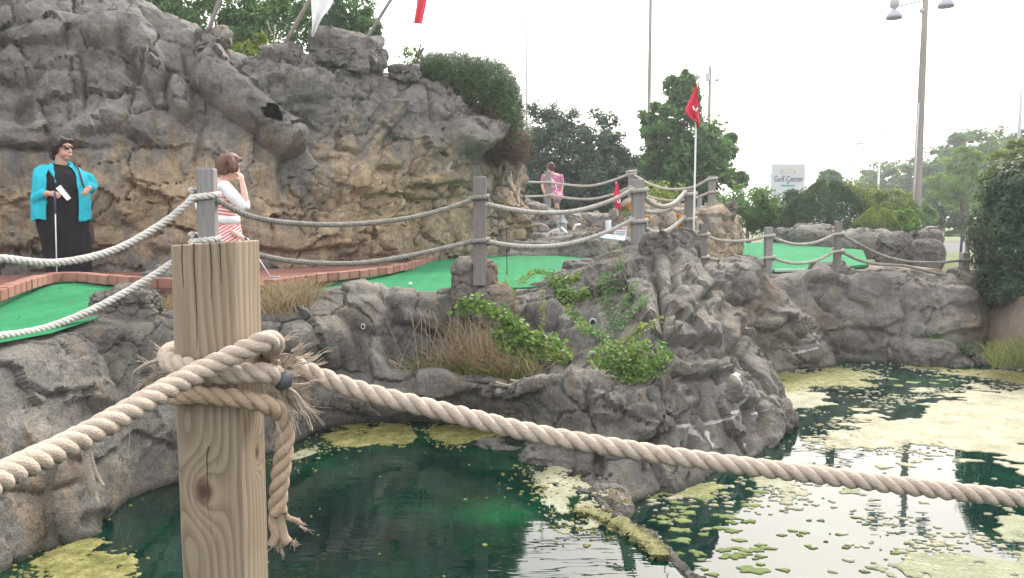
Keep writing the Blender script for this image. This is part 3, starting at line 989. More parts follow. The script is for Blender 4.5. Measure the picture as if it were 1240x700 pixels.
# ================================================================== ground, greens, walkway
def sheet(name, poly, zf, mat, kind='structure', thick=0.0, res=None):
    """a flat sheet over the plan outline poly, z from zf(x, y)"""
    import mathutils
    poly = [Vector((p[0], p[1], 0)) for p in poly]
    tris = mathutils.geometry.tessellate_polygon([poly])
    v = np.array([(p.x, p.y, zf(p.x, p.y)) for p in poly])
    mb = MB()
    n = len(poly)
    area = sum(poly[i].x * poly[(i + 1) % n].y - poly[(i + 1) % n].x * poly[i].y for i in range(n))
    f = []
    for t in tris:
        a, b, c = (v[i] for i in t)
        up = (b[0] - a[0]) * (c[1] - a[1]) - (b[1] - a[1]) * (c[0] - a[0]) > 0
        f.append(tuple(t) if up else tuple(reversed(t)))
    mb.add(v, f)
    if thick:
        for i in range(n):
            j = (i + 1) % n
            q = np.array([v[i], v[j], v[j] - (0, 0, thick), v[i] - (0, 0, thick)])
            mb.add(q, [(0, 3, 2, 1)] if area > 0 else [(0, 1, 2, 3)])
    o = mb.obj(name, mat, smooth=False)
    return tag(o, kind=kind)

# carpet
m, nt, bs = new_mat("green_carpet")
f1 = noise(nt, 1.2, 4, 0.6); f2 = noise(nt, 220, 2, 0.6)
c = ramp(nt, f1, [(0.3, (0.018, 0.165, 0.066)), (0.7, (0.032, 0.225, 0.095))])
c = mixc(nt, 0.35, c, ramp(nt, f2, [(0.3, (0.6, 0.6, 0.6)), (0.7, (1.3, 1.3, 1.3))]), 'MULTIPLY')
st = N(nt, "ShaderNodeMapRange", **{'From Min': 0.66, 'From Max': 0.74, 'To Max': 0.35})
nt.links.new(noise(nt, 2.3, 6, 0.7), st.inputs['Value'])
c = mixc(nt, st.outputs['Result'], c, (0.16, 0.22, 0.14))
wv = N(nt, "ShaderNodeTexWave", Scale=1.3, Distortion=.5, Detail=2.0); nt.links.new(nt.nodes.new("ShaderNodeTexCoord").outputs['Object'], wv.inputs['Vector'])
c = mixc(nt, .14, c, ramp(nt, wv.outputs['Fac'], [(.2, (.6, .65, .6)), (.8, (1.3, 1.25, 1.3))]), 'MULTIPLY')
c = mixc(nt, .5, c, ramp(nt, noise(nt, 9, 7, .75), [(.35, (.72, .74, .7)), (.6, (1.12, 1.1, 1.12))]), 'MULTIPLY')
nt.links.new(c, bs.inputs['Base Color'])
bs.inputs['Roughness'].default_value = 0.95
bs.inputs['Specular IOR Level'].default_value = 0.15
bump(nt, bs, f2, 0.5, 0.004)
M['carpet'] = m
M['soil'] = simple("soil", (0.10, 0.08, 0.06), .95, .4, 6, .5)
M['sand'] = simple("sandy_earth", (0.27, 0.19, 0.125), .95, .25, 4, .4)
M['brick'] = simple("paver_brick", (0.25, 0.115, 0.088), .85, .3, 3.0, .3, bscale=90)
M['mortar'] = simple("paving_bed", (0.12, 0.085, 0.07), .95, .3, 10, .3)

# land: one sheet to the horizon, sunk under the ponds
basin = [(-9, 4.6), (-4.6, 5.2), (-3.2, 6.2), (-3.0, 7.6), (-2.2, 8.9), (0.3, 9.9), (1.7, 10.9), (2.3, 13.2), (4.0, 13.6), (6.5, 14.0), (7.75, 14.0),
         tuple(WZ(1216, 447, 0)[:2]), tuple(WZ(1250, 452, 0)[:2]), (15, 12.5), (40, 14), (40, -14), (-9, -14)]
bx = np.array(basin)
def poly_sd(x, y, poly):
    d = np.full(x.shape, 1e9); ins = np.zeros(x.shape, bool)
    n = len(poly)
    for i in range(n):
        ax, ay = poly[i]; bx_, by_ = poly[(i + 1) % n]
        dx, dy = bx_ - ax, by_ - ay
        t = np.clip(((x - ax) * dx + (y - ay) * dy) / (dx * dx + dy * dy), 0, 1)
        d = np.minimum(d, np.hypot(x - ax - t * dx, y - ay - t * dy))
        cr = (ay > y) != (by_ > y)
        xi = ax + (y - ay) / (dy if dy else 1e-9) * dx
        ins ^= cr & (x < xi)
    return np.where(ins, -d, d)
xs = np.unique(np.r_[-260, -160, -100, np.linspace(-50, -14, 19), np.arange(-13.5, 20, .3), np.linspace(20, 60, 21), 80, 120, 180, 260])
ys = np.unique(np.r_[-45, -30, -20, -15, np.arange(-14, 24, .3), np.linspace(24, 90, 30), 120, 180, 240, 320])
GX, GY = np.meshgrid(xs, ys, indexing='ij')
sdv = poly_sd(GX.ravel(), GY.ravel(), basin)
pp = np.stack((GX.ravel(), GY.ravel(), 0 * GX.ravel()), 1)
course = 1.40 + 0.02 * fbm(pp * .8, 3, 9)
flat = 0.95 + 0.12 * fbm(pp * .05, 3, 4)
k = sstep(21, 30, pp[:, 1])
land = course * (1 - k) + flat * k
# bank on the right comes down gently to the pond
bank = sstep(7.9, 8.7, pp[:, 0])
wd = .35 + bank * 2.0
lo = 0.25 * 0 - 0.9
low = sstep(7.9, 8.4, pp[:, 0]) * (1 - sstep(15.5, 17.5, pp[:, 1]))
land = land * (1 - low) + (.80 + .05 * fbm(pp * 1.2, 3, 2)) * low
z = lo + (land - lo) * sstep(0, 1, (sdv + .75 * bank) / wd)
mb = MB()
nx, ny = len(xs), len(ys)
a = np.arange(nx - 1)[:, None] * ny + np.arange(ny - 1)[None, :]
mb.add(np.stack((pp[:, 0], pp[:, 1], z), 1), np.stack((a, a + ny, a + ny + 1, a + 1), -1).reshape(-1, 4))
m, nt, bs = new_mat("land")
tcg = nt.nodes.new("ShaderNodeTexCoord").outputs['Object']
sx = nt.nodes.new("ShaderNodeSeparateXYZ"); nt.links.new(tcg, sx.inputs[0])
grs = ramp(nt, noise(nt, 1.5, 6, .7), [(.3, (.07, .10, .03)), (.6, (.12, .15, .05)), (.8, (.2, .17, .09))])
ear = ramp(nt, noise(nt, 4, 6, .7), [(.3, (.12, .09, .065)), (.7, (.23, .175, .125))])
gm = N(nt, "ShaderNodeMapRange", **{'From Min': 16.0, 'From Max': 17.5}); nt.links.new(sx.outputs['Y'], gm.inputs['Value'])
nt.links.new(mixc(nt, gm.outputs['Result'], ear, grs), bs.inputs['Base Color'])
bs.inputs['Roughness'].default_value = .95
bump(nt, bs, noise(nt, 14, 6, .7), .7, .05)
tag(mb.obj('ground', m), kind='structure')

# planting bed between the walkway and the wall
bedp = [(-3.35, 6.6), (-2.75, 7.0), (-2.2, 7.5), (-1.95, 8.0), (-1.75, 8.6), (-2.3, 9.3), (-4.4, 9.3), (-4.4, 7.4)]
BZ = 1.46
tag(sheet('planting_bed', bedp, lambda x, y: BZ, M['soil'], thick=.3), kind='structure')
zl = lambda Y: 1.65 - (9.3 - Y) * 0.032
zm = lambda Y: 1.475 + (Y - 8.3) * 0.03
zr = lambda Y: 1.40 + (Y - 13.8) * 0.055
gl = [WP(a, b, zl) for a, b in ((-260, 420), (-120, 392), (-40, 372), (0, 361), (25, 351), (45, 345.5), (65, 341), (88, 339.5), (110, 340), (135, 342), (160, 344), (190, 347), (172, 360), (140, 374), (108, 389), (60, 404), (0, 415), (-60, 424), (-260, 452))]
tag(sheet('putting_green', gl, lambda x, y: zl(y), M['carpet']), 'bright green carpet putting green on the left, with a brick edge', 'putting green')
gm_ = [WP(a, b, zm) for a, b in ((350, 343), (400, 336), (440, 331), (480, 327), (522, 316), (545, 311), (640, 308), (735, 309), (770, 318), (765, 333))] + [np.array(p) for p in ((1.2, 10.0, 0), (.5, 9.5, 0), (-.3, 9.2, 0), (-1.2, 8.8, 0), (-1.9, 8.5, 0), (-2.3, 8.0, 0))]
tag(sheet('putting_green', gm_, lambda x, y: zm(y), M['carpet'], thick=.05), 'bright green carpet putting green in the middle, behind the grassy ledge', 'putting green')
gr = [WP(a, b, zr) for a, b in ((880, 296), (930, 293), (1000, 296), (1045, 303), (1052, 320))] + [np.array(p) for p in ((5.8, 14.4, 0), (5.0, 14.1, 0), (4.0, 14.0, 0), (3.2, 14.4, 0))]
tag(sheet('putting_green', gr, lambda x, y: zr(y), M['carpet'], thick=.05), 'green carpet putting green on the far side of the pond', 'putting green')
# small white edge board on the far green
bd = MB(); pa, pb = W(938, 328, 14.0), W(976, 327, 14.0)
box(bd, (pa + pb) / 2, (np.linalg.norm(pb - pa), .05, .05), math.atan2(pb[1] - pa[1], pb[0] - pa[0]), bev=.005)
M['pale_green'] = simple("pale_green_board", (.38, .55, .47), .6, .1)
tag(bd.obj('edge_board', M['pale_green'], smooth=False), 'pale green edge board along the near side of the far green', 'board')

zw = 1.57
walk = [np.array(p) for p in ((-9, 5.0, 0), (-5.6, 6.3, 0))] + [WZ(a, b, zw) for a, b in ((0, 367), (30, 354), (60, 346), (88, 344), (135, 346), (180, 350), (250, 352), (345, 346), (440, 334), (522, 319), (560, 310), (420, 310), (300, 322), (180, 326), (60, 328), (-60, 332), (-300, 340))]
walk_o = sheet('walkway', walk, lambda x, y: zw - .015, M['mortar'], thick=.08)
# pavers of the walkway, laid in rows
def inside(x, y, poly): return poly_sd(np.array([x]), np.array([y]), [(p[0], p[1]) for p in poly])[0] < -.03
bv = MB(); box(bv, (0, 0, 0), (.196, .096, .05), bev=.005)
paver_me = bv.mesh('paver', M['brick'], smooth=False)
cand = []
for i in range(-60, 10):
    for j in range(0, 90):
        x = i * .2 + (j % 2) * .1; y = 5.6 + j * .1
        vx, vy = proj(np.array((x, y, zw)))
        if -30 < vx < 560: cand.append((x, y, vx, vy))
X = np.array(cand)
ok = poly_sd(X[:, 0], X[:, 1], [(p[0], p[1]) for p in walk]) < -.06
X = X[ok]
vis = ((X[:, 2] < 125) & (X[:, 3] < 362)) | ((X[:, 2] > 318) & (X[:, 2] < 530))
V1 = X[vis]; V2 = X[~vis]
order = np.argsort(V1[:, 1])
for q, i in enumerate(order[:300]):
    b = link('brick', paver_me, walk_o, (V1[i, 0], V1[i, 1], zw - .014 + RND.uniform(-.003, .003)))
    b.rotation_euler = (0, 0, RND.uniform(-.02, .02))
rest = np.concatenate((V1[order[300:]], V2)) if len(order) > 300 else V2
sb = MB()
for r in rest: box(sb, (r[0], r[1], zw - .014 + RND.uniform(-.003, .003)), (.194, .094, .05))
tag(sb.obj('paver_bricks', M['brick'], walk_o, smooth=False), kind='stuff')

# brick edges of the greens
bk = [MB().mesh] and []
for q in range(3):
    b_ = MB(); box(b_, (0, 0, 0), (.205, .11 + .006 * q, .10), bev=.007)
    bk.append(b_.mesh('brick', simple("edge_brick_%d" % q, ((.27, .125, .095), (.235, .105, .08), (.30, .15, .115))[q], .85, .28, 5, .3, bscale=80), smooth=False))
def brick_row(pts, label, z, step=.213):
    root = thing('brick_edging', label, 'brick edging', (pts[0][0], pts[0][1], z))
    Q, s = resample(catmull(np.array([(p[0], p[1], z) for p in pts]), 8), step)
    for i in range(len(Q) - 1):
        c_ = (Q[i] + Q[i + 1]) / 2; d = Q[i + 1] - Q[i]
        b = link('brick', bk[RND.randrange(3)], root, (c_[0] - pts[0][0], c_[1] - pts[0][1], RND.uniform(-.006, .006)))
        b.rotation_euler = (RND.uniform(-.02, .02), RND.uniform(-.02, .02), math.atan2(d[1], d[0]) + RND.uniform(-.03, .03))
e1 = [WZ(a, b, 1.70) for a, b in ((-260, 412), (-120, 376), (-40, 362), (0, 353), (30, 343.5), (58, 335.5), (88, 333.5), (112, 334.5), (140, 337), (180, 340), (215, 342))]
brick_row(e1, 'red brick edging around the far side of the left green', 1.685)
e2 = [WZ(a, b, 1.66) for a, b in ((325, 340), (360, 335.5), (400, 331), (440, 327), (480, 322), (510, 315.5), (528, 311.5))]
brick_row(e2, 'red brick edging between the middle green and the walkway below the cliff', 1.625)

# deck behind the pit wall, where the third visitor stands
dk = [W(590, 262, 17.4)[:2], W(660, 262, 17.6)[:2], W(745, 262, 17.5)[:2], W(800, 262, 16.2)[:2], W(880, 262, 15.6)[:2], (5.2, 24.5), (-1.5, 24.5)]
M['gravel'] = simple("path_gravel", (.3, .27, .23), .95, .25, 30, .5)
sheet('path', dk, lambda x, y: 2.27, M['gravel'], thick=1.2)

# ================================================================== water
rg = np.random.default_rng(5)
def water_mat(name, c1, c2, c3, sc, ripple, big=1.0):
    m, nt, bs = new_mat(name)
    f = noise(nt, sc, 4, .6)
    nt.links.new(ramp(nt, f, [(.35, c1), (.55, c2), (.72, c3)]), bs.inputs['Base Color'])
    bs.inputs['Roughness'].default_value = .015
    bs.inputs['IOR'].default_value = 1.7
    bs.inputs['Specular IOR Level'].default_value = 0.5
    h = mth(nt, 'ADD', mth(nt, 'MULTIPLY', noise(nt, 5.0, 2, .5, stretch=(.45, 2.0, 1), dist=.4), ripple),
            mth(nt, 'MULTIPLY', noise(nt, 1.3, 2, .5, stretch=(.7, 1.6, 1)), ripple * big))
    bump(nt, bs, h, 1.0, .02)
    return m
M['pond'] = water_mat("pond_water", (.001, .012, .010), (.001, .022, .014), (.004, .05, .018), 1.1, .045)
M['pool'] = water_mat("pool_water", (.0006, .007, .006), (.0008, .019, .011), (.003, .06, .022), .9, .09, 1.2)

def grid_sheet(name, x0, x1, y0, y1, z, mat, res=.5):
    mb = MB()
    X_, Y_ = np.meshgrid(np.linspace(x0, x1, int((x1 - x0) / res)), np.linspace(y0, y1, int((y1 - y0) / res)), indexing='ij')
    nx, ny = X_.shape
    a = np.arange(nx - 1)[:, None] * ny + np.arange(ny - 1)[None, :]
    mb.add(np.stack((X_.ravel(), Y_.ravel(), 0 * X_.ravel() + z), 1), np.stack((a, a + ny, a + ny + 1, a + 1), -1).reshape(-1, 4))
    return mb.obj(name, mat)
tag(grid_sheet('water', -8.5, 38, -13, 14.5, 0.0, M['pond'], 1.0), 'dark green pond water reflecting the sky', 'water', kind='structure')

# rim of the upper pool, from the spur towards the viewer
rim = [WZ(a, b, PZ) for a, b in ((636, 530), (650, 552), (676, 575), (700, 592), (718, 612), (742, 630), (766, 645), (790, 664), (806, 684), (826, 704), (870, 745), (960, 830))]
rimc = catmull(np.array(rim), 10)
Tn = np.gradient(rimc, axis=0); Tn /= np.linalg.norm(Tn, axis=1)[:, None]
Rn = np.stack((-Tn[:, 1], Tn[:, 0], 0 * Tn[:, 0]), 1)          # to the right of the way towards the viewer: the pond side
if Rn[40, 0] < 0: Rn = -Rn
up = [np.array(p) for p in ((-8.4, 4.3, 0), (-8.4, -2.0, 0), (1.2, -2.0, 0))] + [rimc[-1] + (0, -2, 0)]
pool_poly = [(-8.4, -2.0)] + [(2.2, -2.0)] + [tuple(p[:2]) for p in rimc[::-3]] + [(.2, 8.6), (-2.6, 8.6), (-4, 6.4), (-8.4, 5.0)]
mb = MB()
# pool surface: strips fanning from the rim to the left
Lf = rimc.copy()
rows = []
for t_ in (1, .97, .93, .85, .7, .5, .25, 0):
    q = rimc.copy(); q[:, 0] = rimc[:, 0] * t_ + (-8.4) * (1 - t_); rows.append(q)
lip = [rimc + Rn * .05 + (0, 0, -.006), rimc + Rn * .10 + (0, 0, -.03), rimc + Rn * .15 + (0, 0, -.075)]
rows = rows[::-1] + lip
G = np.stack(rows, 0)
G[:, :, 2] = np.where(np.arange(len(rows))[:, None] < 8, PZ, G[:, :, 2])
ext = G[:, :1].copy(); ext[:, :, 1] += 1.5; G = np.concatenate((ext, G), 1)
ext = G[:, -1:].copy(); ext[:, :, 1] -= 3; G = np.concatenate((G, ext), 1)
nu, nv = G.shape[:2]
a = np.arange(nu - 1)[:, None] * nv + np.arange(nv - 1)[None, :]
mb.add(G.reshape(-1, 3), np.stack((a, a + 1, a + nv + 1, a + nv), -1).reshape(-1, 4))
o = mb.obj('water', M['pool'])
tag(o, 'still dark green water of the upper pool, running over its rim', 'water', kind='structure')

# the curb that holds it
cols = []
for i in range(0, len(rimc), 3):
    p, r = rimc[i], Rn[i]
    cols.append([p + r * .42 + (0, 0, -.75), p + r * .34 + (0, 0, -.3), p + r * .24 + (0, 0, -.14), p + r * .12 + (0, 0, -.045), p + (0, 0, -.028), p - r * .15 + (0, 0, -.06), p - r * .3 + (0, 0, -.4)])
o = grid_rock('rock_curb', cols, .014, 300, M['grey'], .035, .35, [], .012, .01, lambda P, a, b: .1 + 0 * a, None, lambda P, a, b: .62 + 0 * a)
tag(o, 'wet dark rock curb between the upper pool and the lower pond', 'rock curb')
rock_at(737, 607, 6.12, 27, 24, 310, 'pale', 'pale topped boulder set in the pool rim where the moss begins', amp=.05, cell=.25, level=5, tan=.35, white=.1, sq=2.6)
rock_at(668, 558, 6.75, 40, 20, 311, 'grey', 'smooth low boulder at the pool edge under the spur', amp=.05, cell=.3, level=5, tan=.2, sq=2.4)
rock_at(612, 540, 7.2, 40, 10, 312, 'grey', 'flat wet rock at the pool edge behind the thick rope', amp=.04, cell=.3, level=5, tan=.3, sq=2.4)

# moss on the rim: a fringe of fine hanging strands
def moss_mat(name, a, b, c):
    m, nt, bs = new_mat(name)
    oi = noise(nt, 22, 5, .7)
    nt.links.new(ramp(nt, oi, [(.3, a), (.5, b), (.72, c)]), bs.inputs['Base Color'])
    bs.inputs['Roughness'].default_value = .75
    bump(nt, bs, noise(nt, 90, 4, .7), .8, .02)
    return m
M['moss'] = moss_mat("moss", (.085, .085, .02), (.165, .16, .045), (.27, .265, .095))
def strands(mb, n, path, wid, ln, droop):
    i = rg.integers(0, len(path) - 1, n)
    t = rg.random((n, 1))
    p = path[i] * (1 - t) + path[i + 1] * t
    r = Rn_p[i]
    off = rg.normal(0, wid, (n, 1))
    p = p + r * off
    d = r * rg.uniform(.5, 1.0, (n, 1)) + rg.normal(0, .22, (n, 3)); d[:, 2] = rg.uniform(-.5, .12, n)
    L = rg.uniform(.5, 1.2, (n, 1)) * ln
    m1 = p + d * L * .5
    m2 = m1 + (d * .7 - np.array((0, 0, droop))) * L * .5
    s = np.cross(d, (0, 0, 1)); s /= np.linalg.norm(s, axis=1)[:, None] + 1e-6
    w = .0035
    V = np.stack((p - s * w, p + s * w, m1 + s * w, m1 - s * w, m2 + s * w * .4, m2 - s * w * .4), 1).reshape(-1, 3)
    k = np.arange(n)[:, None] * 6
    mb.add(V, np.concatenate((k + [0, 1, 2, 3], k + [3, 2, 4, 5])))
mpx = catmull([(700, 616, 0), (722, 621, 0), (742, 629, 0), (762, 640, 0), (780, 651, 0), (792, 662, 0), (797, 672, 0)], 10)
path = np.array([WZ(p[0], p[1], PZ + .03) for p in mpx])
Tm = np.gradient(path, axis=0); Tm /= np.linalg.norm(Tm, axis=1)[:, None]
Rn_p = np.stack((-Tm[:, 1], Tm[:, 0], 0 * Tm[:, 0]), 1)
if Rn_p[30, 0] < 0: Rn_p = -Rn_p
mb = MB()
strands(mb, 5200, path, .026, .05, 2.0)
bed = []
for i in range(len(path)):
    p, r = path[i], Rn_p[i]
    wv = (.5 + .5 * math.sin((i + 4) / (len(path) + 6) * math.pi)) * (1 + .35 * math.sin(i * .9) + .2 * math.sin(i * 2.3))
    bed.append([p - r * .07 * wv + (0, 0, -.05), p - r * .04 * wv + (0, 0, -.005), p + r * .0 * wv + (0, 0, .012 * wv), p + r * .05 * wv + (0, 0, -.01), p + r * .08 * wv + (0, 0, -.07), p + r * .10 * wv + (0, 0, -.16)])
G = np.array(bed); nu, nv = G.shape[:2]
G = G + .02 * fbm(G.reshape(-1, 3) * 11, 4, 3).reshape(nu, nv, 1)
a = np.arange(nu - 1)[:, None] * nv + np.arange(nv - 1)[None, :]
mb.add(G.reshape(-1, 3), np.stack((a, a + 1, a + nv + 1, a + nv), -1).reshape(-1, 4))
rock_at(770, 664, 5.02, 30, 12, 313, 'grey', 'dark wet rock hump in the pool rim, below the moss', amp=.04, cell=.2, level=5, moss_z=.6, sq=2.3, rz=-.75, depth=.09)
rock_at(805, 690, 4.68, 26, 10, 314, 'grey', 'second wet rock in the pool rim, nearest the viewer', amp=.04, cell=.2, level=5, moss_z=.6, sq=2.3, rz=-.75, depth=.09)
o = mb.obj('moss', M['moss'])
tag(o, 'yellow green moss fringe along the rim of the upper pool', 'moss', kind='stuff')

# ------------------------------------------------------------------ algae floating on the water
def algae_mat(name, a, b, c, k=1.0):
    m, nt, bs = new_mat(name)
    f = noise(nt, 3.0 * k, 8, .75); g = noise(nt, 40 * k ** .5, 4, .7)
    col = ramp(nt, f, [(.3, a), (.5, b), (.7, c)])
    wet = N(nt, "ShaderNodeMapRange", **{'From Min': .56, 'From Max': .68, 'To Max': .75})
    nt.links.new(noise(nt, 1.7 * k, 8, .75), wet.inputs['Value'])
    col = mixc(nt, wet.outputs['Result'], col, tuple(x * .6 for x in a))
    sc_ = N(nt, "ShaderNodeMapRange", **{'From Min': .63, 'From Max': .7, 'To Max': .7})
    nt.links.new(noise(nt, 11 * k ** .5, 6, .7), sc_.inputs['Value'])
    col = mixc(nt, sc_.outputs['Result'], col, (.13, .11, .06))
    col = mixc(nt, .7, col, ramp(nt, g, [(.3, (.6, .62, .5)), (.5, (1, 1, 1)), (.75, (1.3, 1.28, 1.3))]), 'MULTIPLY')
    oi = nt.nodes.new("ShaderNodeObjectInfo")
    col = mixc(nt, .8, col, ramp(nt, oi.outputs['Random'], [(0, (.68, .75, .55)), (.5, (1, 1, 1)), (1, (1.25, 1.15, 1.1))]), 'MULTIPLY')
    nt.links.new(col, bs.inputs['Base Color'])
    bs.inputs['Roughness'].default_value = .65
    bs.inputs['Specular IOR Level'].default_value = .3
    bump(nt, bs, g, .9, .02)
    return m
MATS_POLY = []
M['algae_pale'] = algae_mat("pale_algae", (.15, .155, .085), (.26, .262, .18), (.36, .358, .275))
M['algae_green'] = algae_mat("green_algae", (.055, .06, .008), (.20, .195, .055), (.40, .37, .17), 3.0)
M['algae_pad'] = algae_mat("leafy_algae", (.13, .19, .04), (.23, .30, .09), (.36, .41, .18), 3.0)

def algae(outline, z, mat, label, seed, res=.03, rough=.18, hole=.35, hs=1.2, name='algae', streak=1.0):
    """a floating mat: cells of a fine grid kept where a ragged outline and holes allow, with a raised rim"""
    poly = [tuple(WZ(a, b, z)[:2]) for a, b in outline]
    P = np.array(poly); MATS_POLY.append((poly, z))
    x0, y0 = P.min(0) - .3; x1, y1 = P.max(0) + .3
    xs_ = np.arange(x0, x1, res); ys_ = np.arange(y0, y1, res)
    GX, GY = np.meshgrid(xs_, ys_, indexing='ij')
    q = np.stack((GX.ravel(), GY.ravel(), 0 * GX.ravel()), 1)
    d = poly_sd(q[:, 0], q[:, 1], poly)
    qs = q * np.array((1.0 / streak, 1, 1))
    d = d + rough * fbm(qs * 2.2, 5, seed, .6)
    hl = fbm(qs * hs * 1.6, 6, seed + 9, .72) - (1 - hole) * 1.5 * sstep(.05, -rough * 4.5, d) - .16 + .25 * sstep(-rough, rough * .3, d)
    keep = (d < rough * .5) & (hl < 0)
    f = np.maximum(d - rough * .5, hl * .2)
    hgt = z + .003 + .004 * sstep(0, -.06, f) + .004 * fbm(q * 14, 3, seed + 3) * sstep(0, -.05, f)
    nx, ny = GX.shape
    K = keep.reshape(nx, ny)
    C4 = (K[:-1, :-1].astype(int) + K[1:, :-1] + K[:-1, 1:] + K[1:, 1:]) >= 3
    ii, jj = np.nonzero(C4)
    a = ii * ny + jj
    F = np.stack((a, a + ny, a + ny + 1, a + 1), 1)
    used, inv = np.unique(F, return_inverse=True)
    V = np.stack((q[used, 0], q[used, 1], hgt[used]), 1)
    V[:, :2] += res * .3 * np.stack((vnoise(q[used] / res * .7, seed), vnoise(q[used] / res * .7 + 9, seed)), 1)
    F = inv.reshape(F.shape)
    # rim down to the water
    e = np.concatenate([F[:, [k, (k + 1) % 4]] for k in range(4)])
    key = {}
    es = np.sort(e, 1); code = es[:, 0].astype(np.int64) * len(V) + es[:, 1]
    u, ix, cnt = np.unique(code, return_index=True, return_counts=True)
    be = e[ix[cnt == 1]]
    mb = MB()
    mb.add(V, F)
    lowv = V.copy(); lowv[:, 2] = z - .01
    n0 = len(V)
    mb.v.append(lowv); mb.n += n0
    mb.f[4].append(np.stack((be[:, 1], be[:, 0], be[:, 0] + n0, be[:, 1] + n0), 1))
    o = mb.obj(name, mat)
    return tag(o, label, 'algae', kind='stuff')

algae([(1010, 522), (1040, 500), (1080, 480), (1130, 470), (1180, 466), (1260, 472), (1330, 480), (1330, 600), (1260, 600), (1200, 575), (1120, 566), (1060, 582), (1030, 574), (1075, 550), (1150, 548), (1120, 540), (1000, 535)], 0, M['algae_pale'], 'largest pale floating algae sheet on the right of the pond', 401, .03, .22, .30, .8, streak=1.6)
algae([(985, 580), (1060, 584), (1120, 572), (1200, 590), (1240, 620), (1300, 650), (1300, 760), (1160, 740), (1110, 690), (1120, 660), (1180, 640), (1150, 618), (1060, 610), (1010, 600)], 0, M['algae_pale'], 'pale algae sheet near the viewer, below the thick rope on the right', 402, .022, .22, .38, .9, streak=1.5)
algae([(925, 452), (985, 448), (1040, 450), (1076, 460), (1060, 468), (1000, 466), (950, 475), (925, 485)], 0, M['algae_green'], 'yellow green algae tongue behind the tip of the spur', 403, .03, .16, .30, 1.0, streak=1.4)
algae([(930, 472), (985, 480), (1000, 490), (975, 498), (930, 498)], 0, M['algae_pale'], 'pale algae patch just right of the spur tip', 404, .03, .18, .36, 1.1, streak=1.4)
algae([(1085, 438), (1120, 440), (1160, 446), (1150, 450), (1110, 446)], 0, M['algae_green'], 'thin yellowish algae strip along the far wall', 405, .03, .12, .25, 1.0)
algae([(1160, 446), (1200, 447), (1280, 456), (1280, 470), (1200, 458), (1150, 452)], 0, M['algae_green'], 'yellow algae strip below the sandy bank', 406, .03, .12, .25, 1.0)
algae([(376, 530), (400, 518), (440, 513), (485, 514), (500, 527), (480, 540), (430, 543), (385, 540)], PZ, M['algae_green'], 'yellow green algae patch by the pool wall, left of two', 407, .012, .05, .28, 2.2)
algae([(510, 520), (540, 515), (600, 520), (612, 526), (580, 534), (545, 540), (525, 534)], PZ, M['algae_green'], 'yellow green algae patch by the pool wall, right of two', 408, .012, .05, .3, 2.2)
algae([(20, 700), (60, 668), (100, 652), (150, 656), (176, 668), (172, 700), (150, 730), (0, 740), (-30, 740)], PZ, M['algae_green'], 'olive green algae in the pool corner at the bottom left', 409, .008, .05, .36, 2.5)
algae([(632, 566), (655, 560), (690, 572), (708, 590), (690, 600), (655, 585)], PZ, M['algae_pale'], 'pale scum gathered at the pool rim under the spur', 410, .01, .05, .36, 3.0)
algae([(638, 566), (690, 584), (716, 612), (736, 640), (702, 648), (664, 622), (646, 596)], PZ, M['algae_pale'], 'thin streaky scum at the pool rim, widened to stand in for pale sky reflection', 415, .008, .09, .55, 3.2, streak=.6)  # scum spread wider so its pale colour brightens water lacking sky reflection
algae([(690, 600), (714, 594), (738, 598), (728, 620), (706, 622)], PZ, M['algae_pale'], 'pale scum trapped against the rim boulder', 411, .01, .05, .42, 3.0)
algae([(800, 596), (850, 586), (880, 590), (865, 602), (830, 604)], 0, M['algae_green'], 'bright algae clump under the foot of the spur', 412, .012, .06, .32, 2.0)
algae([(360, 548), (385, 538), (392, 544), (370, 556), (345, 562)], PZ, M['algae_pale'], 'small pale scum line beside the hanging rope tail', 413, .01, .04, .5, 3.0)
algae([(900, 560), (945, 575), (975, 596), (950, 604), (915, 590)], 0, M['algae_pale'], 'pale algae fringe below the spur tip by the thick rope', 414, .014, .07, .42, 2.0)

# leafy clumps scattered on the pond beside the rim
pad_meshes = []
for s in range(6):
    mb = MB()
    n = 22
    a = np.arange(n) * 2 * math.pi / n
    r = 1 + .6 * np.array([vnoise(np.array([[math.cos(x) * 2.1 + s * 5, math.sin(x) * 2.1, 0.3]]), 3)[0] for x in a])
    top = np.stack((np.cos(a) * r, np.sin(a) * r * .8, np.full(n, .10)), 1)
    mid_ = np.stack((np.cos(a) * r * .55, np.sin(a) * r * .45, .16 + .05 * np.cos(a * 3 + s)), 1)
    bot = top.copy(); bot[:, 2] = -.05; bot[:, :2] *= 1.03
    V = np.vstack((bot, top, mid_, [[0, 0, .15]]))
    f = [(i, (i + 1) % n, n + (i + 1) % n, n + i) for i in range(n)] + [(n + i, n + (i + 1) % n, 2 * n + (i + 1) % n, 2 * n + i) for i in range(n)] + [(2 * n + i, 2 * n + (i + 1) % n, 3 * n) for i in range(n)]
    mb.add(V, f)
    pad_meshes.append(mb.mesh('algae_clump', M['algae_pad']))
rp_ = random.Random(12)
pads = []
tries = 0
while len(pads) < 52 and tries < 4000:
    tries += 1
    px, py = rp_.uniform(770, 925), rp_.uniform(592, 716)
    rx = np.interp(py, [600, 640, 700], [755, 790, 835])
    if px < rx + 8 or px > 940 - (py - 590) * .1: continue
    s = rp_.uniform(.018, .045) if rp_.random() < .75 else rp_.uniform(.045, .065)
    p = WZ(px, py, 0)
    if any(np.hypot(*(p - q)[:2]) < (s + t_) * .8 for q, t_ in pads): continue
    pads.append((p, s))
for i in range(26):
    px, py = rp_.uniform(900, 1100), rp_.uniform(610, 710)
    pads.append((WZ(px, py, 0), rp_.uniform(.012, .03)))
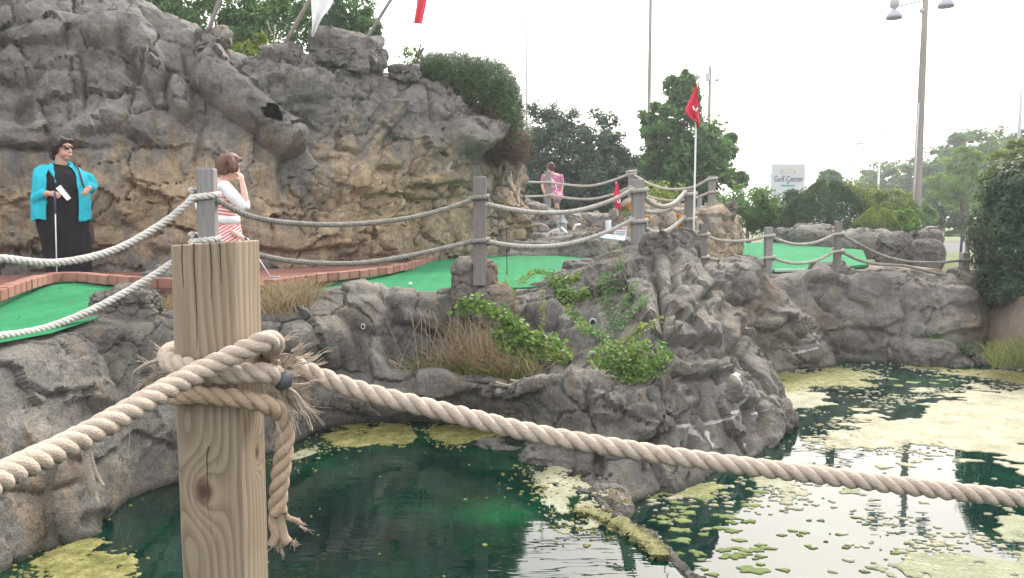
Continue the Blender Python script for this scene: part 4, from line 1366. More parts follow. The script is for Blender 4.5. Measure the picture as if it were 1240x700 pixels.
for i in range(16):
    px, py = rp_.uniform(1000, 1180), rp_.uniform(448, 480)
    pads.append((WZ(px, py, 0), rp_.uniform(.02, .07)))
for i, (p, s) in enumerate(pads):
    o = link('algae_clump', pad_meshes[i % 6], None, (p[0], p[1], .002))
    o.scale = (s * rp_.uniform(.9, 1.6), s, .035)
    o.rotation_euler = (0, 0, rp_.uniform(-.5, .5))
    tag(o, 'small leafy green algae clump floating on the pond', 'algae clump', 'leafy algae clumps floating on the pond')

# crumbs of algae drifting round the mats
def flakes(label, z, n, mat, box_, s0, s1, fall):
    q = np.column_stack((rg.uniform(box_[0], box_[1], n), rg.uniform(box_[2], box_[3], n), np.zeros(n)))
    d = np.full(n, 9.0)
    for poly, zz_ in MATS_POLY:
        if abs(zz_ - z) < .01: d = np.minimum(d, poly_sd(q[:, 0], q[:, 1], poly))
    keep = (rg.random(n) < .9 * np.exp(-np.clip(d, 0, 9) / fall) * sstep(-.45, .35, fbm(q * 1.7, 4, 77)) + .012) & (d > -.3)
    q = q[keep]; n = len(q)
    k = 7
    a = np.arange(k) * 2 * math.pi / k
    r = rg.uniform(s0, s1, (n, 1)) ** 1.0 * rg.uniform(.35, 1.0, (n, 1)) * rg.uniform(.6, 1.3, (n, k))
    V = np.stack((q[:, :1] + r * np.cos(a) * 1.4, q[:, 1:2] + r * np.sin(a), np.full((n, k), z + .005)), -1)
    c = np.stack((q[:, 0], q[:, 1], np.full(n, z + .011)), -1)[:, None]
    lowv = V.copy(); lowv[:, :, 2] = z - .004
    V = np.concatenate((V, c, lowv), 1)
    o_ = np.arange(n)[:, None] * (2 * k + 1)
    tri = np.concatenate([o_ + [i, (i + 1) % k, k] for i in range(k)])
    quad = np.concatenate([o_ + [k + 1 + i, k + 1 + (i + 1) % k, (i + 1) % k, i] for i in range(k)])
    mb = MB().add(V.reshape(-1, 3), tri); mb.f[4].append(quad)
    tag(mb.obj('algae_flakes', mat), label, 'algae', kind='stuff')
flakes('fine crumbs of pale algae drifting on the pond', 0.0, 26000, M['algae_pale'], (.8, 9.5, 4.6, 13.2), .010, .038, .20)
flakes('fine crumbs of algae drifting on the upper pool', PZ, 6000, M['algae_green'], (-3.2, 1.2, 4.3, 8.2), .006, .018, .10)

# ================================================================== vegetation
def leaf_mat(name, a, b, c, trans=.3, rough=.55):
    m, nt, bs = new_mat(name)
    at = N(nt, "ShaderNodeAttribute", attribute_name="tint")
    col = ramp(nt, at.outputs['Fac'], [(.05, a), (.5, b), (.95, c)])
    nt.links.new(col, bs.inputs['Base Color'])
    bs.inputs['Roughness'].default_value = rough
    bs.inputs['Specular IOR Level'].default_value = .35
    tr = nt.nodes.new("ShaderNodeBsdfTranslucent")
    nt.links.new(mixc(nt, .5, col, (.25, .35, .05)), tr.inputs['Color'])
    mx_ = nt.nodes.new("ShaderNodeMixShader")
    mx_.inputs[0].default_value = trans
    nt.links.new(bs.outputs[0], mx_.inputs[1]); nt.links.new(tr.outputs[0], mx_.inputs[2])
    nt.links.new(mx_.outputs[0], nt.nodes['Material Output'].inputs['Surface'])
    return m
M['leaf_mid'] = leaf_mat("leaves_mid", (.026, .082, .02), (.062, .17, .038), (.14, .29, .07))
M['leaf_blue'] = leaf_mat("leaves_blue_green", (.020, .046, .032), (.040, .085, .058), (.13, .19, .14), .2)
M['leaf_dark'] = leaf_mat("leaves_dark", (.014, .036, .017), (.028, .066, .030), (.07, .13, .055), .2)
M['leaf_light'] = leaf_mat("leaves_light", (.07, .15, .03), (.14, .26, .05), (.25, .38, .09), .35)
M['leaf_yellow'] = leaf_mat("leaves_yellow_green", (.10, .14, .025), (.18, .24, .04), (.30, .34, .08), .35)
M['leaf_bright'] = leaf_mat("leaves_bright", (.06, .14, .015), (.14, .28, .03), (.30, .42, .06), .35)
M['leaf_vine'] = leaf_mat('leaves_vine', (.03, .075, .015), (.10, .21, .03), (.28, .36, .07), .35)
M['needle'] = leaf_mat("juniper_needles", (.02, .045, .016), (.045, .095, .03), (.095, .16, .05), .15)
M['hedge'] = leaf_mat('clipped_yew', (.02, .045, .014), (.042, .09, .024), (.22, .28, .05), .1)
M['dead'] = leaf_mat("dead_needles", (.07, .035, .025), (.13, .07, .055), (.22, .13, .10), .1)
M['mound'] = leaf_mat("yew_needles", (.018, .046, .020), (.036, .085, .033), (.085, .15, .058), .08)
M['bark'] = simple("bark", (.13, .10, .075), .9, .35, 12, .6, stretch=(3, 3, .5))
M['straw'] = leaf_mat("straw", (.17, .105, .065), (.33, .235, .15), (.50, .39, .26), .2, .8)
M['grass'] = leaf_mat("grass_blades", (.06, .085, .02), (.13, .15, .04), (.28, .26, .10), .25, .7)
M['rust'] = leaf_mat("rust_litter", (.16, .075, .035), (.27, .14, .07), (.36, .22, .12), .1, .9)

rg = np.random.default_rng(21)

def unit(n):
    v = rg.normal(size=(n, 3))
    return v / np.linalg.norm(v, axis=1)[:, None]

class Leaves:
    def __init__(s): s.V, s.F, s.T, s.n = [], [], [], 0
    def add(s, C, size, tint, nrm=None, asp=.5, jit=.8, dirs=None):
        """rhombic leaves, slightly folded, at the points C"""
        n = len(C)
        if not n: return
        q = unit(n) * jit
        if nrm is not None: q = q + nrm
        q /= np.linalg.norm(q, axis=1)[:, None] + 1e-9
        d = unit(n) if dirs is None else dirs
        d = d - q * (d * q).sum(1)[:, None]
        d /= np.linalg.norm(d, axis=1)[:, None] + 1e-9
        b = np.cross(q, d)
        L = (np.broadcast_to(size, (n,)) * rg.uniform(.65, 1.25, n))[:, None]
        w = L * asp * .5
        V = np.stack((C - d * L * .5, C + b * w + q * L * .06, C + d * L * .5 - q * L * .08, C - b * w + q * L * .06), 1)
        s.V.append(V.reshape(-1, 3))
        s.F.append(np.arange(n * 4).reshape(-1, 4) + s.n)
        s.T.append(np.repeat(np.broadcast_to(tint, (n,)), 4))
        s.n += n * 4
    def obj(s, name, mat, parent=None):
        mb = MB().add(np.concatenate(s.V), np.concatenate(s.F))
        me = mb.mesh(name, mat, smooth=False)
        a = me.attributes.new("tint", 'FLOAT', 'POINT')
        a.data.foreach_set("value", np.clip(np.concatenate(s.T), 0, 1).astype(np.float32))
        return link(name, me, parent)

def ellips(px, py, Y, rx, ry, depth=None):
    c = W(px, py, Y)
    return c, np.array((rx / FPX * Y, depth if depth else .8 * rx / FPX * Y, ry / FPX * Y))

def crown_leaves(lv, c, r, nclump, per, leaf, csize=.3, asp=.55, flat=.0, bias=0.0, shell=.55, up=.5):
    """leaf clumps through the outer part of an ellipsoid crown"""
    u = unit(nclump)
    rad = shell + (1 - shell) * rg.random(nclump) ** .6
    C = c + u * r * rad[:, None]
    rm = r.mean()
    for i in range(nclump):
        k = int(per * rg.uniform(.6, 1.4))
        cs = rm * csize * rg.uniform(.6, 1.35)
        v = unit(k) * (rg.random(k) ** .45)[:, None] * cs * np.array((1, 1, 1 - flat))
        t = .45 + rg.normal(0, .13) + bias
        n = u[i] * .5 + np.array((0, 0, up)) + v / cs * .4
        lv.add(C[i] + v, leaf, t + rg.normal(0, .14, k), np.broadcast_to(n, (k, 3)), asp)

def trunk(parent, base, top, r0, r1, limbs=(), name='trunk', mat=None):
    mb = MB()
    base, top = np.asarray(base, float), np.asarray(top, float)
    mid_ = (base + top) / 2 + np.array((rg.normal(0, .06), rg.normal(0, .06), 0)) * np.linalg.norm(top - base) * .5
    P = catmull([base, mid_, top], 6)
    tube(mb, P, np.linspace(r0, r1, len(P)), 8)
    for l in limbs:
        s = P[len(P) // 3 + rg.integers(0, len(P) // 2)]
        l = np.asarray(l, float)
        m_ = (s + l) / 2 + np.array((0, 0, .1 * np.linalg.norm(l - s)))
        Q = catmull([s, m_, l], 5)
        tube(mb, Q, np.linspace(r1 * .8, r1 * .15, len(Q)), 6)
    return mb.obj(name, mat or M['bark'], parent)

def tree(name, label, cat, base, crowns, Y, per, leaf, mat, group=None, nclump=26, r0=.14, csize=.3, asp=.55, depth=None, flat=0., shell=.55, bias=0., trunk_on=True):
    b = np.asarray(base, float)
    root = thing(name, label, cat, b, group)
    lv = Leaves()
    tips = []
    for k in crowns:
        px, py, rx, ry = k[:4]
        dy = k[4] if len(k) > 4 else rg.uniform(-.6, .6)
        c, r = ellips(px, py, Y + dy, rx, ry, depth)
        tips.append(c)
        crown_leaves(lv, c, r, nclump, per, leaf, csize, asp, flat, bias, shell)
    lv.V = [v - b for v in lv.V]
    lv.obj('crown', mat, root)
    if trunk_on:
        tips = np.array(tips) - b
        trunk(root, (0, 0, -.1), tips.mean(0) + (0, 0, .1), r0, r0 * .35, list(tips))
    return root

def gz(px, Y, z):
    p = W(px, 300, Y); p[2] = z
    p[0] = (px - 620) / FPX * Y
    return p

# trees beyond the cliff
for i, (l, crowns, bx_) in enumerate([
    ('leafy green tree behind the cliff top, leftmost of the three there', [(215, -10, 45, 40), (250, 20, 50, 42), (205, 25, 30, 26)], 230),
    ('leafy green tree behind the cliff top between the two leaning poles', [(300, -5, 50, 45), (330, 35, 48, 36), (290, 40, 30, 26)], 318),
    ('leafy green tree behind the cliff top, beside the white banner', [(380, 0, 50, 48), (425, 8, 34, 36), (405, 45, 40, 30), (440, 35, 20, 22)], 398)]):
    tree('leafy_tree', l, 'tree', gz(bx_, 22, 1.0), crowns, 22, 95, .13, M['leaf_mid'], 'trees behind the cliff top', 34, .13, .30)
tree('shrub', 'yellowish green shrub on the cliff top between the leaning poles', 'shrub', W(305, 84, 13.8), [(300, 66, 26, 15), (318, 56, 12, 14)], 13.8, 46, .055, M['leaf_yellow'], None, 20, .02, .36)
tree('shrub', 'small light green shrub on the cliff top left of the juniper', 'shrub', W(497, 95, 14.6), [(492, 72, 12, 15), (506, 68, 8, 10)], 14.6, 26, .05, M['leaf_light'], None, 16, .015, .4)
# bare pale sapling
sp_ = thing('sapling', 'thin pale bare sapling rising behind the cliff top', 'sapling', W(330, 82, 14.2))
for q, pts in enumerate([[(330, 82), (331, 60), (333, 30)], [(331, 62), (322, 45), (316, 36)], [(331, 58), (342, 42), (348, 30)], [(332, 45), (326, 34), (324, 24)]]):
    mb = MB(); tube(mb, catmull([W(a, b, 14.2) - W(330, 82, 14.2) for a, b in pts], 4), .012 if q == 0 else .007, 5)
    mb.obj('trunk' if q == 0 else 'branch', simple("pale_bark", (.36, .3, .22), .9) if q == 0 else bpy.data.materials["pale_bark"], sp_)

# juniper on the cliff shoulder: sprays of needles, green on top, dead and brown below
jb = W(560, 120, 14.3)
root = thing('juniper_bush', 'spreading juniper bush on the cliff shoulder, green above and dead brown below', 'bush', jb)
lg, ld = Leaves(), Leaves()
nj = 0
for (px, py, rx, ry, n) in [(548, 96, 42, 30, 2300), (585, 108, 42, 36, 2600), (608, 140, 27, 44, 2000), (625, 172, 17, 26, 900), (525, 86, 20, 18, 700), (602, 165, 20, 30, 700)]:
    c, r = ellips(px, py, 14.3, rx, ry, .55)
    u = unit(n); C = c + u * r * (.6 + .4 * rg.random(n) ** .5)[:, None]
    vx, vy = proj(C)
    lim = np.interp(vx, [500, 530, 560, 590, 610, 640], [92, 100, 112, 126, 150, 162])
    br = (vy + rg.normal(0, 9, n)) > lim + 6
    d = u * .7 + np.array((.25, 0, .15)) + rg.normal(0, .3, (n, 3))
    for s_, lv in ((~br, lg), (br, ld)):
        k = int(s_.sum())
        for rep in range(5):
            lv.add(C[s_] + rg.normal(0, .045, (k, 3)), .12, .45 + .3 * u[s_][:, 2] * 0 + rg.normal(0, .2, k), u[s_], .10, .8, d[s_] + rg.normal(0, .35, (k, 3)))
for lv in (lg, ld): lv.V = [v - jb for v in lv.V]
lg.obj('foliage', M['needle'], root)
o = ld.obj('dead_foliage', M['dead'], root); o['label'] = 'brown dead underside of the juniper'
trunk(root, (0, .3, -.4), (.3, 0, -.1), .09, .04, [np.array((.5, 0, -.2)), np.array((-.3, 0, .1)), np.array((.7, -.1, -.55))])
# stick
mb = MB(); tube(mb, catmull([W(503, 80, 13.9), W(507, 68, 13.9), W(513, 58, 13.9)], 4), .022, 6); tube(mb, [W(508, 66, 13.9), W(508.5, 58, 13.9), W(510, 52, 13.9)], .014, 6)
tag(mb.obj('broken_stick', M['bark']), 'broken forked stick standing on the cliff top beside the juniper', 'stick')

tree('broad_bush', 'large blue green bush behind the upper deck', 'bush', gz(695, 27, 1.0), [(665, 165, 42, 40, .3), (715, 178, 45, 42, -.3), (745, 205, 32, 34, 0), (690, 215, 62, 42, -.6), (650, 215, 35, 45, 0), (735, 240, 40, 30, .2), (670, 250, 50, 25, 0)], 27, 110, .13, M['leaf_blue'], None, 56, .16, .26, shell=.2)
for i, (px, rx, yy, l) in enumerate([(640, 50, 222, 'dark shrub mass at the left behind the blue green bush'), (722, 55, 226, 'dark shrub mass in the middle behind the blue green bush'), (795, 50, 232, 'dark shrub mass behind the foot of the tall leafy tree')]):
    tree('broad_bush', l, 'bush', gz(px, 33, 1.0), [(px, yy, rx, 36), (px - 18, yy + 22, rx, 26), (px + 18, yy + 26, rx, 22)], 33, 130, .17, M['leaf_dark'], None, 44, .1, .3)
tree('broad_tree', 'tall leafy tree right of the blue green bush, behind the red pennant', 'tree', gz(835, 30, 1.0), [(822, 102, 18, 16), (832, 122, 25, 18), (795, 150, 22, 24), (840, 160, 34, 30), (812, 180, 34, 28), (868, 180, 24, 24), (858, 205, 36, 28), (800, 215, 34, 28), (830, 225, 40, 24), (893, 218, 14, 10), (845, 175, 40, 36), (815, 205, 46, 34)], 30, 62, .24, M['leaf_mid'], None, 26, .2, .34, shell=.3)
tree('leafy_bush', 'rounded bush with glossy leaves left of the dark mound', 'bush', gz(908, 24, 1.0), [(905, 252, 36, 28), (885, 265, 22, 22), (925, 262, 25, 24)], 24, 72, .12, M['leaf_mid'], None, 38, .08, .3, bias=.12)
# clipped dark mound: fine needles on a cone-like dome
def dome(name, label, cat, px, ytop, yb, rx, Y, n, mat, size, tw=1.0, pw=.7, tbias=0., toplight=0.):
    b = gz(px, Y, 1.0)
    root = thing(name, label, cat, b)
    lv = Leaves()
    c = W(px, ytop, Y); hgt = c[2] - 1.0; rr = rx / FPX * Y
    t = rg.random(n) ** 1.1
    a = rg.random(n) * 2 * math.pi
    rad = rr * (1 - t ** 1.25) ** pw
    rad = rad * (1 + .08 * np.array([0]) + .06 * np.sin(a * 5) + .05 * np.sin(a * 9 + t * 7)) * (1 - .22 * rg.random(n) ** 2)
    C = np.stack((rad * np.cos(a), rad * np.sin(a) * .9, t * hgt * (.97 + .05 * np.sin(a * 4))), 1)
    nr = np.stack((np.cos(a), np.sin(a), .6 + t), 1)
    d = nr * .6 + rg.normal(0, .5, (n, 3)) + (0, 0, .2)
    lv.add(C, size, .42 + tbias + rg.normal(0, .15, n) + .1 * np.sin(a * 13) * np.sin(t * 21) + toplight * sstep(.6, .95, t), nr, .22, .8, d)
    lv.obj('crown', mat, root)
    trunk(root, (0, 0, -.1), (0, 0, hgt * .6), .06, .03, [np.array((rr * .4 * math.cos(q), rr * .4 * math.sin(q), hgt * .5)) for q in range(0, 6)])
    return root
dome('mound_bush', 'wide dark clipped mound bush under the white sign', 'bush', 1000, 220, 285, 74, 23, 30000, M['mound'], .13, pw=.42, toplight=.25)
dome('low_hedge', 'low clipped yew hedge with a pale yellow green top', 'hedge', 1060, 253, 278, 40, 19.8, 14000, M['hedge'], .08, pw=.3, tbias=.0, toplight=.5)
tree('leafy_bush', 'light green leafy bush between the clipped hedge and the light pole', 'bush', gz(1096, 20.6, 1.0), [(1096, 274, 18, 18), (1104, 288, 14, 16)], 20.6, 55, .10, M['leaf_light'], None, 30, .04, .32)
tree('leafy_bush', 'pale loose shrub rising behind the dark mound', 'bush', gz(1058, 30, 1.0), [(1050, 240, 24, 14), (1082, 245, 22, 16), (1020, 232, 22, 12)], 30, 55, .13, M['leaf_yellow'], None, 26, .05, .34)
tree('leafy_bush', 'dark bush between the glossy bush and the mound', 'bush', gz(945, 27, 1.0), [(945, 258, 30, 22), (965, 250, 26, 20)], 27, 70, .13, M['leaf_dark'], None, 34, .05, .32)
tree('leafy_bush', 'low dark bush under the far tree line, right of the light pole', 'bush', gz(1135, 45, .95), [(1128, 262, 16, 14), (1150, 268, 20, 10)], 45, 55, .2, M['leaf_dark'], None, 24, .05, .34)
tree('leafy_bush', 'dark bush behind the light pole', 'bush', gz(1100, 34, 1.0), [(1110, 262, 22, 20), (1078, 258, 20, 16)], 34, 55, .16, M['leaf_mid'], None, 26, .05, .34)
tree('shrub', 'yellow green shrub between the upper deck posts', 'shrub', gz(806, 19, 1.6), [(806, 234, 26, 12), (790, 228, 12, 8)], 19, 46, .09, M['leaf_yellow'], None, 22, .02, .34)
tree('feathery_tree', 'feathery light green tree right of the light pole', 'tree', gz(1166, 46, .95), [(1165, 195, 20, 20), (1150, 222, 26, 22), (1180, 225, 26, 24), (1160, 255, 34, 22), (1140, 240, 20, 14), (1180, 265, 28, 18), (1165, 275, 24, 12)], 46, 95, .22, M['leaf_light'], None, 26, .1, .36, .35, flat=.45)
tree('feathery_tree', 'pale feathery tree directly behind the big ivy bush', 'tree', gz(1218, 24, .95), [(1222, 200, 22, 30), (1212, 225, 20, 26), (1235, 185, 14, 20)], 24, 60, .13, M['leaf_yellow'], None, 26, .08, .36, .35, flat=.4, bias=-.15)
for i, (px, py, rx, ry, Y, l) in enumerate([
    (1052, 222, 16, 16, 95, 'smallest round tree at the left end of the far tree line'),
    (1075, 216, 24, 22, 90, 'round topped tree second from the left in the far tree line'),
    (1106, 216, 22, 24, 86, 'dark tree of the far tree line just left of the light pole'),
    (1140, 200, 30, 26, 84, 'dark tree of the far tree line just right of the light pole'),
    (1172, 180, 28, 18, 80, 'flat topped tall tree of the far tree line above the feathery tree'),
    (1208, 182, 32, 26, 76, 'tall tree of the far tree line second from the right'),
    (1246, 186, 30, 30, 72, 'tall tree at the right end of the far tree line'),
    (1005, 216, 12, 10, 70, 'small lone tree between the white sign and the thin street lamp')]):
    tree('distant_tree', l, 'tree', gz(px, Y, .95), [(px, py, rx, ry), (px - rx * .5, py + ry * .6, rx * .8, ry * .7), (px + rx * .5, py + ry * .7, rx * .8, ry * .7), (px, py + ry * 1.6, rx * 1.2, ry * .9)], Y, 40, .55, M['leaf_mid'], 'far tree line', 26, .3, .36, flat=.3)

# big ivy covered bush on the right bank
b = gz(1235, 13.2, .75)
root = thing('ivy_bush', 'big dark ivy covered bush on the bank at the right edge', 'bush', b)
lv = Leaves()
for (px, py, rx, ry, n) in [(1232, 290, 46, 72, 15000), (1248, 235, 50, 45, 9000), (1236, 345, 50, 38, 9000), (1290, 280, 70, 100, 9000)]:
    c, r = ellips(px, py, 13.3, rx, ry, .75)
    u = unit(n)
    k = 1 + .2 * fbm(u * 2.6 + px, 4, 6, .6)
    C = c + u * r * (k * (.84 + .2 * rg.random(n) ** .6))[:, None]
    lv.add(C, .062, .40 + .22 * fbm(u * 4.0, 2, 8) + rg.normal(0, .16, n), u + (0, 0, .3), .75, .55)
lv.V = [v - b for v in lv.V]
lv.obj('foliage', M['leaf_dark'], root)
trunk(root, (0, 0, -.2), (0, 0, 1.2), .1, .05, [np.array((.4, 0, 1.6)), np.array((-.4, 0, 1.4)), np.array((.1, .3, 1.9))])

# ---------------------------------------------------------------- plants on the ledge
def blades(lv, C, ln, lean, tint, wid=.006, spread=.5):
    """curved grass blades in three pieces from the points C"""
    n = len(C)
    d = rg.normal(0, spread, (n, 3)) + np.asarray(lean); d[:, 2] = 1
    d /= np.linalg.norm(d, axis=1)[:, None]
    L = (ln * rg.uniform(.5, 1.25, n))[:, None]
    side = np.cross(d, unit(n)); side /= np.linalg.norm(side, axis=1)[:, None]
    hor = d * np.array((1, 1, 0))
    p = [C, C + d * L * .4, C + d * L * .72 + hor * L * .12, C + d * L * .92 + hor * L * .4 - (0, 0, .05) * L]
    w = [wid, wid * .9, wid * .6, wid * .1]
    for i in range(3):
        V = np.stack((p[i] - side * w[i], p[i] + side * w[i], p[i + 1] + side * w[i + 1], p[i + 1] - side * w[i + 1]), 1)
        lv.V.append(V.reshape(-1, 3)); lv.F.append(np.arange(n * 4).reshape(-1, 4) + lv.n)
        lv.T.append(np.repeat(np.clip(tint + rg.normal(0, .2, n), 0, 1), 4)); lv.n += n * 4

def scatter(poly, z, n, Y=None):
    """points spread over a pixel outline on the level z"""
    P = np.array([WZ(a, b, z)[:2] for a, b in poly])
    lo, hi = P.min(0), P.max(0)
    out = np.zeros((0, 2))
    while len(out) < n:
        q = rg.uniform(lo, hi, (n * 2, 2))
        out = np.vstack((out, q[poly_sd(q[:, 0], q[:, 1], [tuple(p) for p in P]) < 0]))
    return np.column_stack((out[:n], np.full(n, z)))

LZ = 1.0                                         # height of the soil on the ledge
soil_poly = [W(478, 452, 8.0), W(520, 455, 7.85), W(570, 458, 7.75), W(620, 460, 7.5), W(670, 455, 7.25), W(720, 458, 7.3), W(765, 455, 7.3), W(770, 430, 8.2), W(720, 425, 8.9), W(640, 425, 9.0), W(560, 425, 9.0), W(480, 428, 8.8)]
print("ledge z", [round(float(p[2]), 2) for p in soil_poly])
lz = [p[2] for p in soil_poly[:7]]
LZ = float(np.mean(lz)) - .07
sheet('planting_bed', [tuple(p[:2]) for p in soil_poly], lambda x, y: LZ, M['soil'], thick=.01)

def on_ledge(px0, px1, dy0, dy1, n):
    """points on the ledge soil, from its front edge back"""
    px = rg.uniform(px0, px1, n)
    Yf = np.interp(px, [478, 570, 670, 765], [7.85, 7.6, 7.2, 7.3])
    Y = Yf + rg.uniform(dy0, dy1, n)
    return np.stack(((px - 620) / FPX * Y, Y, np.full(n, LZ)), 1)

lv = Leaves(); blades(lv, on_ledge(530, 650, .15, .8, 1100), .36, (-.05, 0, 0), .5, .004, .45)
blades(lv, on_ledge(540, 625, .3, .8, 420), .62, (-.1, 0, 0), .6, .0035, .26)
blades(lv, on_ledge(535, 640, .1, .7, 350), .38, (0, -.1, 0), .1, .004, .7)
tag(lv.obj('dry_grass', M['straw']), 'tall dry straw coloured grass on the rock ledge', 'dry grass', kind='stuff')
lv = Leaves(); blades(lv, on_ledge(500, 640, .05, .45, 1300), .22, (0, -.1, 0), .5, .004, .6)
tag(lv.obj('grass', M['grass']), 'olive green grass at the foot of the dry grass on the ledge', 'grass', kind='stuff')
lv = Leaves(); C = on_ledge(490, 690, -.02, .5, 2600); C[:, 2] += rg.uniform(0, .05, len(C))
lv.add(C, .05, .5 + rg.normal(0, .25, len(C)), np.broadcast_to((0, 0, 1.), C.shape), .3, .7)
tag(lv.obj('leaf_litter', M['rust']), 'rusty brown leaf litter along the front of the ledge', 'litter', kind='stuff')
# dead twigs at the left corner of the ledge
mb = MB()
for i in range(46):
    a = W(rg.uniform(478, 530), rg.uniform(425, 452), rg.uniform(7.8, 8.2)); a[2] = LZ + .02
    b_ = a + np.array((rg.normal(0, .14), rg.normal(0, .06), rg.uniform(.0, .22) if i > 8 else .5))
    c_ = b_ + np.array((rg.normal(0, .10), 0, -.08 if i > 8 else .15))
    tube(mb, catmull([a, b_, c_], 3), .0035, 4, False)
tag(mb.obj('dead_twigs', simple("dead_twig", (.33, .26, .19), .9, .3, 20)), 'pale dead twigs in the left corner of the ledge', 'twigs', kind='stuff')
# bleached roots lying on the ledge lip
for l, pts in (('longer bleached root lying on the lip of the ledge', [(600, 463), (612, 466), (622, 468), (636, 474)]), ('shorter bleached root beside the longer one on the ledge lip', [(618, 460), (628, 463), (640, 472)])):
    mb = MB(); tube(mb, catmull([W(a, b, 7.16) for a, b in pts], 5), np.linspace(.012, .006, 16 if len(pts) == 4 else 11), 6)
    tag(mb.obj('root', bpy.data.materials["pale_bark"]), l, 'root')

_dg = [None]
def surf(px, py, off=.04):
    """the point of the built rock seen at a pixel, lifted off by a little"""
    if _dg[0] is None:
        bpy.context.view_layer.update()
        _dg[0] = bpy.context.evaluated_depsgraph_get()
    d = W(px, py, 5.0) - np.array((0, 0, H)); d /= np.linalg.norm(d)
    hit, loc, nrm, idx, ob, mt = S.ray_cast(_dg[0], Vector((0, 0, H)), Vector(d))
    return (np.array(loc) - d * off) if hit else W(px, py, 8.0)

def cling(stems, off=.04, n=3):
    """pixel paths laid on the rock surface"""
    out = []
    for s in stems:
        q = catmull([(a, b, 0) for a, b in s], n)
        out.append([surf(a, b, off) for a, b, _ in q])
    return out

def sprig(name, label, cat, stems, Y, n, leaf, mat, spread=.05, asp=.6, stem_r=.004, group=None, droop=.0):
    """leafy stems along pixel paths, each path with its own depth if given"""
    b = stems[0][0] if isinstance(stems[0][0], np.ndarray) else W(stems[0][0][0], stems[0][0][1], Y)
    root = thing(name, label, cat, b, group)
    mb = MB(); lv = Leaves()
    tot = sum(len(s) for s in stems)
    for s in stems:
        P = catmull(s if isinstance(s[0], np.ndarray) else [W(p[0], p[1], Y) for p in s], 8 if not isinstance(s[0], np.ndarray) else 4)
        tube(mb, P - b, np.linspace(stem_r, stem_r * .4, len(P)), 5, False)
        k = int(n * len(s) / tot)
        t = rg.random(k) ** .9 * (len(P) - 1.01)
        i = t.astype(int)
        C = P[i] + (P[i + 1] - P[i]) * (t - i)[:, None] + unit(k) * (spread * rg.uniform(.3, 1, k))[:, None]
        C[:, 2] -= droop * rg.random(k)
        base = .35 + .3 * (t / len(P))
        lv.add(C - b, leaf, base + rg.normal(0, .2, k), np.broadcast_to((0, -.55, .75), (k, 3)), asp, .55)
    mb.obj('stem', M['bark'], root)
    lv.obj('foliage', mat, root)
    return root

sprig('leafy_vine', 'bright green leafy vine trailing right over the dry grass on the ledge', 'vine',
      [[(555, 378), (570, 366), (590, 372), (600, 385)], [(600, 375), (620, 390), (632, 400), (650, 420)], [(610, 395), (640, 408), (665, 412), (690, 432)], [(600, 400), (625, 425), (640, 438), (625, 445)], [(630, 410), (655, 425), (672, 428)], [(615, 388), (612, 410), (622, 430)]], 7.75, 900, .07, M['leaf_vine'], .11, .7)
sprig('creeper', 'green creeper spilling over the wall from the edge of the middle green', 'creeper',
      cling([[(650, 330), (668, 334), (690, 338), (705, 336)], [(655, 330), (672, 345), (678, 360), (690, 376)], [(675, 350), (700, 358), (712, 352)], [(650, 330), (640, 336), (628, 346)], [(690, 376), (700, 390), (712, 402)], [(668, 335), (680, 348), (695, 362)]]), 8.75, 1100, .048, M['leaf_vine'], .085, .65)
sprig('climbing_shrub', 'tall loose dark green climber on the wall below the rope corner post', 'climber',
      cling([[(745, 410), (742, 370), (748, 330), (752, 300)], [(748, 405), (738, 380), (728, 350), (735, 335)], [(745, 400), (760, 370), (766, 345)], [(740, 415), (722, 405), (712, 400)], [(750, 400), (770, 380), (785, 360)]]), 8.2, 1100, .045, M['leaf_mid'], .11, .5)
sprig('leafy_shrub', 'bushy green shrub on the ledge at the foot of the climber', 'shrub',
      [[(750, 452), (745, 430), (738, 415)], [(755, 452), (770, 430), (778, 415)], [(752, 455), (735, 440), (722, 432)], [(758, 455), (785, 438), (800, 430)], [(755, 455), (760, 440), (762, 425)], [(760, 456), (780, 450), (798, 447)]], 7.2, 1100, .05, M['leaf_vine'], .11, .6)
sprig('leafy_shrub', 'long pale shoots reaching right from the shrub at the foot of the climber', 'shrub',
      [[(752, 420), (775, 398), (805, 384)], [(755, 425), (770, 405), (780, 395)]], 7.5, 110, .05, M['leaf_yellow'], .05, .55)
sprig('weed', 'slender pale flowering weed standing on the ledge below the creeper', 'weed', [[(656, 430), (656, 395), (658, 350)]], 8.2, 70, .05, M['leaf_yellow'], .035, .45)
sprig('weed', 'dark green weed tuft to the right of the bushy ledge shrub', 'weed', [[(798, 440), (805, 425), (800, 415)], [(800, 440), (812, 430)]], 7.3, 90, .05, M['leaf_mid'], .05, .5)
lv = Leaves(); Cb = np.repeat(W(617, 376, 8.5)[None], 14, 0) + rg.normal(0, .03, (14, 3)); blades(lv, Cb, .38, (0, 0, 0), .6, .008, .12)
tag(lv.obj('reed_tuft', M['leaf_light']), 'upright reed tuft against the tan boulder below the middle post', 'reeds')
